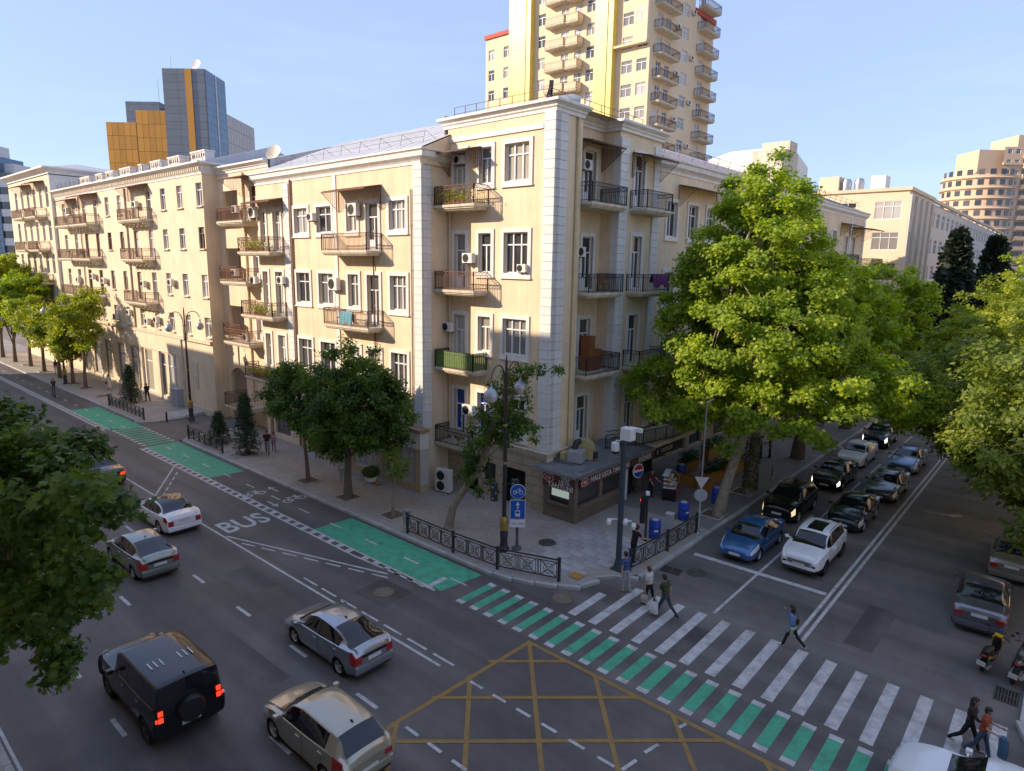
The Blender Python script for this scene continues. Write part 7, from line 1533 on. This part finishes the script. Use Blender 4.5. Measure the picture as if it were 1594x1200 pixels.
potted(-27.2,26.1,16.75,2.4,'potted plants and red flowers on the top corner balcony'); potted(-45.8,24.1,14.2,3.0,'potted plants and orange flowers on the top left balcony',(.55,.16,.03)); potted(-45.5,24.1,9.6,2.0,'small potted plants on the third row left balcony',(.5,.4,.3)); potted(-45.5,24.1,4.9,3.4,'yellowing plants on the lowest left balcony',(.45,.25,.03)); potted(-21.0+2.2,86,13.95,3.,'red geraniums on the end balcony of the side street wing',(.35,.04,.04))
def cloth(x,y,z,rz,w,col,lab):
    e=empty('laundry_cloth',(x,y,z),rz,lab,'cloth'); b=MB(); n=12
    for i in range(n+1):
        u=-w/2+w*i/n; f_=.05*math.sin(i*1.9)
        for (yy,zz) in ((.12+f_*.3,-.55+.1*math.sin(i)),(.07,-.2),(.02+f_*.2,.05),(-.05,.06),(-.12-f_,-.25),(-.16-f_,-.7-.12*math.sin(i*.7))): b.v.append((u,yy,zz))
    for i in range(n):
        for j in range(5): b.f.append((i*6+j,i*6+j+1,(i+1)*6+j+1,(i+1)*6+j)); b.m.append(0)
    obj('fabric',b.mesh('fabric',mat('cloth_'+lab[:5],col,.85,var=.25,vs=6),70),e)
cloth(-19.76,36.2,13.05,R(90),1.9,(.16,.03,.15),'purple cloth hung over the side street balcony rail'); cloth(-34.4,23.9,10.45,0,1.2,(.12,.30,.36),'turquoise patterned cloth hung over the middle block balcony rail')
cab_=empty('wooden_cabinet',(-21.5,32.0,7.52),R(90),'tall orange brown wooden cabinet standing on the side street balcony','cabinet'); m_wd=mat('orange_brown_wood',(.26,.09,.03),.5,var=.2,vs=4)
obj('tall_body',MB().bbox(-.9,-.3,-.3,.3,0,2.0,.02).mesh('tall_body',m_wd),cab_); obj('low_body',MB().bbox(-.29,.4,-.3,.3,0,1.2,.02).mesh('low_body',m_wd),cab_)
for z in (.1,.75,1.4): obj('door',MB().bbox(-.85,-.35,-.325,-.303,z,z+.55,.01).mesh('door',m_wd),cab_)
def chair(x,y,z,rz,lab,m):
    e=empty('chair',(x,y,z),rz,lab,'chair'); obj('seat',MB().bbox(-.22,.22,-.22,.22,.43,.47,.01).mesh('seat',m),e); obj('backrest',MB().bbox(-.22,.22,.19,.22,.5,.92,.01).mesh('backrest',m),e)
    for sx in (-.19,.19):
        for sy in (-.19,.19): obj('leg',MB().bar((sx,sy,0),(sx,sy,.43),.018).mesh('leg',m),e)
chair(-35.6,24.3,9.6,.3,'dark chair on the middle block balcony beside the turquoise cloth',m_iron); chair(-20.9,31.9,12.08,R(90),'red brown wooden chair on the side street balcony',m_wd)
# ================================================================== people
m_skin=mat('skin',(.46,.27,.19),.55,var=.06,vs=8); m_eye=mat('eye_dark',(.02,.015,.012),.3,var=0); m_lip=mat('lips',(.32,.12,.10),.5,var=0)
_cl={}
def cm(c,r=.85):
    if c not in _cl: _cl[c]=mat('cloth_%d'%len(_cl),c,r,var=.18,vs=9,bump=.25,bs=22)
    return _cl[c]
HAIR=(.025,.018,.014)
def person(label,x,y,rz,top,bottom,shoe=(.02,.02,.02),hair=HAIR,h=1.75,legs=((10,5),(-12,12)),arms=((-12,20,8),(14,25,8)),sleeve=.6,long_hair=False,dress=False,lean=4,z=0.,female=False,head_turn=0,head_tilt=0,cap=None,group=None,shorts=False,vest=None):
    """heading +x; legs: (thigh swing, knee bend) left,right in degrees; arms: (swing forward, elbow bend, out)"""
    k=h/1.75; B=[]    # capsules: p, q, r0, r1, tag
    V3=lambda a,b,c: Vector((a,b,c))
    def cap_(p,q,r0,r1,t): B.append((V3(*p),V3(*q),r0,r1,t))
    la=R(lean); sx=lambda zz: (zz-.93)*math.tan(la)
    hipw=.095 if female else .09; shw=.165 if female else .195; low=1e9; lg=[]
    for s,(a,b) in zip((1,-1),legs):
        hp=V3(0,s*hipw,.91); a1=R(a); kn=hp+V3(math.sin(a1)*.43,s*.005,-math.cos(a1)*.43); a2=R(a-b); an=kn+V3(math.sin(a2)*.41,0,-math.cos(a2)*.41); lg.append((s,hp,kn,an,a2)); low=min(low,an.z-.075)
    dz=-low
    for s,hp,kn,an,a2 in lg:
        bt='bottom'; cap_(hp,kn,.088,.062,bt)
        m_=(kn+an)/2; cap_(kn,m_,.060,.058,'skin' if shorts else bt); cap_(m_,an,.058,.047,'skin' if shorts or dress else bt)
        f=R(max(-35,min(25,math.degrees(a2)*.5))); toe=an+V3(math.cos(f)*.15,s*.02,-.045+ (math.sin(f)*.10 if a2>0 else -math.sin(-f)*-.0)); heel=an+V3(-.035,0,-.045); cap_(heel,toe,.036,.032,'shoe'); cap_(an,heel,.04,.036,'shoe')
    cap_((0,.055,.95),(0,-.055,.95),.105,.105,'bottom'); w_=.10 if female else .115
    cap_((sx(1.05),.06,1.05),(sx(1.05),-.06,1.05),w_,w_,'top'); cap_((sx(1.2),.07,1.20),(sx(1.2),-.07,1.20),.112,.112,'top'); cap_((sx(1.33),.09,1.33),(sx(1.33),-.09,1.33),.112,.112,'top')
    cap_((sx(1.42),shw-.04,1.42),(sx(1.42),-shw+.04,1.42),.066,.066,'top')
    if female: cap_((sx(1.3)+.06,.065,1.29),(sx(1.3)+.06,-.065,1.29),.075,.075,'top')
    if dress: cap_((0,0,.93),(.02,0,.36),.15,.21,'top'); cap_((0,.05,.95),(0,-.05,.95),.12,.12,'top')
    if vest: cap_((0,.08,.88),(0,-.08,.88),.125,.125,'vest'); cap_((-.02,-.09,.85),(-.04,-.11,.62),.09,.06,'vest'); cap_((-.02,.09,.85),(-.0,.10,.70),.08,.06,'vest')
    hands=[]
    for s,(a,b,o) in zip((1,-1),arms):
        sh=V3(sx(1.42),s*shw,1.415); a1,oo=R(a),R(o); d=V3(math.sin(a1),s*math.sin(oo),-math.cos(a1)).normalized(); el=sh+d*.28
        a2=R(a+b); d2=V3(math.sin(a2),s*math.sin(oo)*.4-s*.12*(1 if b>60 else 0),-math.cos(a2)).normalized(); wr=el+d2*.245
        mp=sh+d*.28*sleeve if sleeve<1 else el
        cap_(sh,mp,.058,.050,'top'); 
        if sleeve<1: cap_(mp,el,.044,.040,'skin'); cap_(el,wr,.040,.028,'skin')
        else: cap_(el,wr,.044,.034,'top' if sleeve>=1 else 'skin')
        pm=wr+d2*.075; sd=d2.cross(V3(0,0,1)); sd=sd.normalized() if sd.length>.1 else V3(1,0,0); sd=V3(math.cos(a2),0,math.sin(a2)); nn=d2.cross(sd)
        cap_(wr,pm+sd*.012,.024,.026,'skin'); cap_(wr+d2*.02,pm-sd*.015,.022,.024,'skin')
        for i,(off,ln) in enumerate(((.030,.070),(.011,.082),(-.009,.076),(-.028,.060))):
            p0=pm+sd*off; p1=p0+d2*ln*.55-nn*s*.006; p2=p1+(d2*.8-nn*s*.7*(1 if s>0 else 1)).normalized()*ln*.45; cap_(p0,p1,.0098,.009,'skin'); cap_(p1,p2,.009,.008,'skin')
        t0=wr+d2*.025+sd*.025; t1=t0+(d2*.55+sd*.8).normalized()*.04; cap_(t0,t1,.012,.010,'skin'); cap_(t1,t1+d2*.03,.010,.008,'skin')
        hands.append(pm+d2*.06)
    hx=sx(1.62)+.02; ht=R(head_turn); F_=V3(math.cos(ht),math.sin(ht),-math.sin(R(head_tilt))); S_=V3(-math.sin(ht),math.cos(ht),0); hc=V3(hx,0,1.625)
    cap_((sx(1.42),0,1.42),(hx-.005,0,1.55),.056,.050,'skin')
    cap_(hc+V3(0,0,.015)-F_*.012,hc+V3(0,0,.03)-F_*.02,.094,.092,'hair'); cap_(hc+F_*.018+V3(0,0,-.025),hc+F_*.026+V3(0,0,.03),.078,.080,'skin'); cap_(hc+F_*.03+V3(0,0,-.075),hc+F_*.045+V3(0,0,-.08),.045,.035,'skin')
    cap_(hc+F_*.098+V3(0,0,.012),hc+F_*.118+V3(0,0,-.022),.009,.013,'skin')
    for s in (-1,1):
        e=hc+F_*.094+S_*s*.032+V3(0,0,.016); cap_(e,e+F_*.003,.010,.010,'eye'); er=hc+S_*s*.088-F_*.005; cap_(er+V3(0,0,.02),er+V3(0,0,-.018),.014,.010,'skin')
    lp=hc+F_*.088+V3(0,0,-.048); cap_(lp+S_*.018,lp-S_*.018,.009,.009,'lip')
    cap_(hc+V3(0,0,.045)-F_*.022,hc+V3(0,0,.05)+F_*.02,.090,.082,'hair'); cap_(hc-F_*.045+V3(0,0,-.02),hc-F_*.035+V3(0,0,.03),.075,.08,'hair')
    if long_hair: cap_(hc-F_*.06,hc-F_*.085+V3(0,0,-.26),.085,.06,'hair'); cap_(hc-F_*.03+S_*.07,hc-F_*.04+S_*.075+V3(0,0,-.2),.04,.03,'hair'); cap_(hc-F_*.03-S_*.07,hc-F_*.04-S_*.075+V3(0,0,-.2),.04,.03,'hair')
    if cap: cap_(hc+V3(0,0,.05)-F_*.015,hc+V3(0,0,.065)-F_*.01,.104,.098,'cap'); cap_(hc+F_*.08+V3(0,0,.05)+S_*.04,hc+F_*.15+V3(0,0,.04)-S_*.0,.015,.02,'cap')
    mb=MB()
    for p,q,r0,r1,t in B:
        if (q-p).length<1e-4: q=p+V3(0,0,.001)
        d=(q-p).normalized(); pts=[];rs=[]
        for u in (-.98,-.8,-.45): pts.append(p+d*r0*u); rs.append(r0*math.sqrt(1-u*u))
        pts.append(p); rs.append(r0); pts.append(q); rs.append(r1)
        for u in (.45,.8,.98): pts.append(q+d*r1*u); rs.append(r1*math.sqrt(1-u*u))
        mb.tube(pts,rs,10)
    me=mb.mesh('t',m_skin); o=bpy.data.objects.new('t',me); C.objects.link(o)
    rm=o.modifiers.new('r','REMESH'); rm.mode='VOXEL'; rm.voxel_size=.013; sm_=o.modifiers.new('s','SMOOTH'); sm_.factor=.45; sm_.iterations=2
    dg=bpy.context.evaluated_depsgraph_get(); bm_=bpy.data.meshes.new_from_object(o.evaluated_get(dg)); bpy.data.objects.remove(o); bpy.data.meshes.remove(me)
    n=len(bm_.polygons); cen=np.zeros(n*3); bm_.polygons.foreach_get('center',cen); cen=cen.reshape(-1,3); best=np.full(n,1e9); tag=np.zeros(n,int); names=['skin','hair','top','bottom','shoe','eye','lip','vest','cap']
    for p,q,r0,r1,t in B:
        a=np.array(p); d=np.array(q)-a; L2=max(1e-9,d@d); u=np.clip(((cen-a)@d)/L2,0,1); dist=np.linalg.norm(cen-(a+u[:,None]*d),axis=1)-(r0+(r1-r0)*u)
        if t in('eye','lip'): dist=dist-.004
        mk=dist<best; best[mk]=dist[mk]; tag[mk]=names.index(t)
    bm_.materials.clear()
    for c in (m_skin,cm(hair,.6),cm(top),cm(bottom),cm(shoe,.6),m_eye,m_lip,cm(vest or top),cm(cap or hair)): bm_.materials.append(c)
    bm_.polygons.foreach_set('material_index',tag.astype(np.int32)); bm_.polygons.foreach_set('use_smooth',[True]*n); bm_.name='person'; bm_.update()
    ob_=obj('person',bm_,None,(x,y,z+dz*k),rz,label,'person',group); ob_.scale=(k,k,k)
    M_=Matrix.Translation((x,y,z+dz*k))@Matrix.Rotation(rz,4,'Z')@Matrix.Scale(k,4)
    return ob_,[M_@q for q in hands]
def bag(p,label,col,w=.34,h=.42,rz=0,name='shopping_bag'):
    e=empty(name,(p.x,p.y,max(.02,p.z-h-.16)),rz,label,'bag'); b=MB(); n=8; m_=cm(col,.5)
    for j,(zz,ww,dd) in enumerate(((0,.42,.2),(.06,.5,.3),(h*.5,.5,.3),(h*.85,.44,.2),(h,.30,.08))):
        for i in range(n*2):
            t=math.pi*i/n; q=1+.10*math.sin(i*2.3+j*1.7); b.v.append((w*ww*math.cos(t)*q,w*dd*math.sin(t)*q,zz))
    N=n*2
    for j in range(4):
        for i in range(N): b.f.append((j*N+i,j*N+(i+1)%N,(j+1)*N+(i+1)%N,(j+1)*N+i)); b.m.append(0)
    b.f.append(tuple(reversed(range(N)))); b.m.append(0); obj('sack',b.mesh('sack',m_,60),e)
    for s in (-1,1): obj('handle',MB().tube([(-.08,s*.02,h-.02),(-.04,s*.015,h+.13),(0,s*.01,h+.17),(.04,s*.015,h+.13),(.08,s*.02,h-.02)],.007,5).mesh('handle',m_),e)
    return e
_,hd=person('man in blue t-shirt and light grey trousers stepping off the kerb',-13.05,22.5,R(165),(.05,.09,.22),(.36,.37,.42),(.30,.22,.05),h=1.78,legs=((6,4),(-8,10)),arms=((-10,15,8),(25,75,6)),head_tilt=12)
_,hd=person('woman in white top and black trousers carrying bags on the crossing',-11.75,22.15,R(170),(.62,.61,.60),(.012,.012,.014),hair=(.10,.035,.015),h=1.68,legs=((12,6),(-16,22)),arms=((-6,10,12),(8,12,8)),female=True)
bag(hd[0],'pale plastic bag held by the woman in white top',(.48,.44,.38),.30,.36)
_,hd=person('man in olive t-shirt and dark jeans walking with a white bag',-10.85,21.8,R(172),(.045,.055,.02),(.05,.055,.075),(.03,.03,.035),h=1.80,legs=((24,6),(-28,22)),arms=((12,18,10),(-20,20,10)),lean=7)
bag(hd[0],'large white plastic bag held by the man in olive',(.70,.70,.72),.36,.52)
_,hd=person('woman in light blue shirt with mint jacket at the waist, hand at her face',-6.45,23.0,R(178),(.13,.22,.42),(.012,.012,.013),(.5,.48,.45),h=1.66,legs=((20,4),(-24,24)),arms=((-8,20,10),(38,112,4)),female=True,long_hair=True,vest=(.34,.52,.38),sleeve=1.)
e_=empty('handbag',(-6.40,23.17,.98),0,'small brown shoulder bag of the woman in blue shirt','bag'); obj('pouch',MB().bbox(-.13,.13,-.05,.05,-.1,.12,.03).mesh('pouch',cm((.10,.04,.03))),e_); obj('strap',MB().tube([(-.1,0,.1),(-.05,-.02,.35),(.05,-.02,.35),(.1,0,.1)],.01,5).mesh('strap',cm((.10,.04,.03))),e_)
_,hd=person('woman in dark brown jacket with long dark hair on the crossing at right',-.95,21.25,R(-8),(.035,.022,.018),(.012,.012,.016),(.4,.35,.3),h=1.68,legs=((22,6),(-20,26)),arms=((-12,18,10),(38,40,10)),female=True,long_hair=True,sleeve=1.)
e_=empty('tote_bag',(hd[0].x,hd[0].y,max(.08,hd[0].z-.5)),.3,'white cloth bag swinging from the woman in brown','bag'); obj('sack',MB().bbox(-.2,.2,-.06,.06,-.05,.32,.04).mesh('sack',cm((.62,.60,.56))),e_); obj('strap',MB().tube([(-.12,0,.3),(0,0,.52),(.12,0,.3)],.012,5).mesh('strap',cm((.62,.60,.56))),e_)
_,hd=person('man in red orange t-shirt and jeans on the crossing at right',-.62,21.05,R(-5),(.34,.06,.02),(.05,.075,.13),(.45,.45,.45),h=1.62,legs=((18,4),(-18,22)),arms=((25,55,6),(20,60,6)))
e_=empty('folded_jacket',(hd[1].x+.02,hd[1].y,hd[1].z-.55),.2,'blue jacket hanging over the arm of the man in red','jacket'); b=MB().tube([(0,0,0),(.02,0,.25),(0,.02,.5),(0,0,.6)],[.09,.11,.10,.07],10); obj('body',b.mesh('body',cm((.06,.13,.22)),60),e_); obj('sleeve',MB().tube([(.08,.02,.5),(.12,.03,.2),(.10,.03,-.05)],[.05,.05,.045],8).mesh('sleeve',cm((.06,.13,.22)),60),e_)
person('person in dark clothes at the right frame edge by the kerb',.62,21.95,R(185),(.02,.02,.022),(.02,.02,.02),h=1.72,legs=((10,4),(-12,14)),z=PH)
person('person in black t-shirt leaning on the fence behind the camera pole',-14.15,24.95,R(75),(.010,.010,.011),(.014,.014,.016),h=1.74,legs=((4,2),(-4,4)),arms=((30,40,10),(30,45,10)),lean=14,z=PH,cap=(.10,.02,.02))
person('vendor in dark red shirt standing beside the pastry cart',-17.9,33.2,R(-10),(.12,.02,.02),(.014,.014,.016),h=1.74,legs=((2,2),(-3,3)),arms=((25,40,8),(15,30,8)),z=PH)
gT='pair talking under the plane trees'
person('person in white shirt and black trousers under the plane trees',-16.2,46.0,R(20),(.55,.54,.53),(.012,.012,.013),h=1.74,legs=((3,2),(-3,3)),arms=((20,70,8),(15,60,8)),z=PH,group=gT); person('person in black clothes beside the white shirted one',-15.75,46.5,R(200),(.012,.012,.013),(.012,.012,.013),h=1.72,legs=((3,2),(-3,3)),z=PH,group=gT)
_,hd=person('man in maroon polo and grey trousers walking along the pavement',-41.95,22.2,R(-35),(.05,.018,.022),(.20,.195,.20),h=1.76,legs=((14,4),(-16,18)),z=PH); bag(hd[1],'white plastic bag of the man in maroon polo',(.6,.6,.6),.3,.36)
person('girl in pink top and dark leggings beside the man in maroon',-42.35,22.9,R(-30),(.46,.30,.30),(.30,.22,.20),h=1.45,legs=((12,4),(-14,16)),female=True,long_hair=True,z=PH)
person('person in light jeans half hidden by the dense street tree',-32.9,22.2,R(150),(.5,.5,.48),(.26,.33,.42),(.5,.5,.5),h=1.72,legs=((12,4),(-12,14)),z=PH)
person('woman in long white dress walking on the avenue pavement',-75.0,22.75,R(170),(.60,.57,.52),(.60,.57,.52),h=1.70,legs=((8,4),(-8,8)),female=True,long_hair=True,dress=True,z=PH)
e_=empty('handbag',(-74.8,22.45,.95),0,'small black handbag of the woman in white dress','bag'); obj('pouch',MB().bbox(-.14,.14,-.06,.06,-.1,.14,.03).mesh('pouch',m_black),e_); obj('strap',MB().tube([(-.1,0,.12),(0,0,.4),(.1,0,.12)],.012,5).mesh('strap',m_black),e_)
person('man in black walking past the shop windows by the fir',-66.4,23.3,R(185),(.014,.014,.018),(.014,.014,.016),h=1.78,legs=((12,4),(-14,16)),z=PH)
person('distant woman in pale skirt under the avenue trees',-89.8,21.9,R(170),(.05,.04,.05),(.5,.45,.4),h=1.7,legs=((10,4),(-10,10)),female=True,long_hair=True,z=PH)
person('rider in dark top standing on a kick scooter in the cycle lane',-75.4,18.0,R(-5),(.04,.02,.02),(.10,.13,.20),h=1.74,legs=((6,6),(-4,8)),arms=((28,40,4),(28,40,4)),z=.13,long_hair=True,female=True)
ks=empty('kick_scooter',(-75.4,18.0,0),R(-5),'black electric kick scooter under the rider in the cycle lane','scooter'); obj('deck',MB().bbox(-.35,.40,-.09,.09,.09,.13,.02).mesh('deck',m_black),ks); obj('stem',MB().tube([(.48,0,.12),(.40,0,1.08)],.03,8).mesh('stem',m_black,50),ks); obj('handlebar',MB().tube([(.40,-.27,1.08),(.40,.27,1.08)],.018,7).mesh('handlebar',m_black,50),ks)
for wx in (-.42,.50): obj('wheel',MB().ring((wx,0,.11),.085,.028,'y',20,8).lathe([(.06,-.02),(.06,.02)],(wx,0,.11),12,'y').mesh('wheel',m_tyre,50),ks)
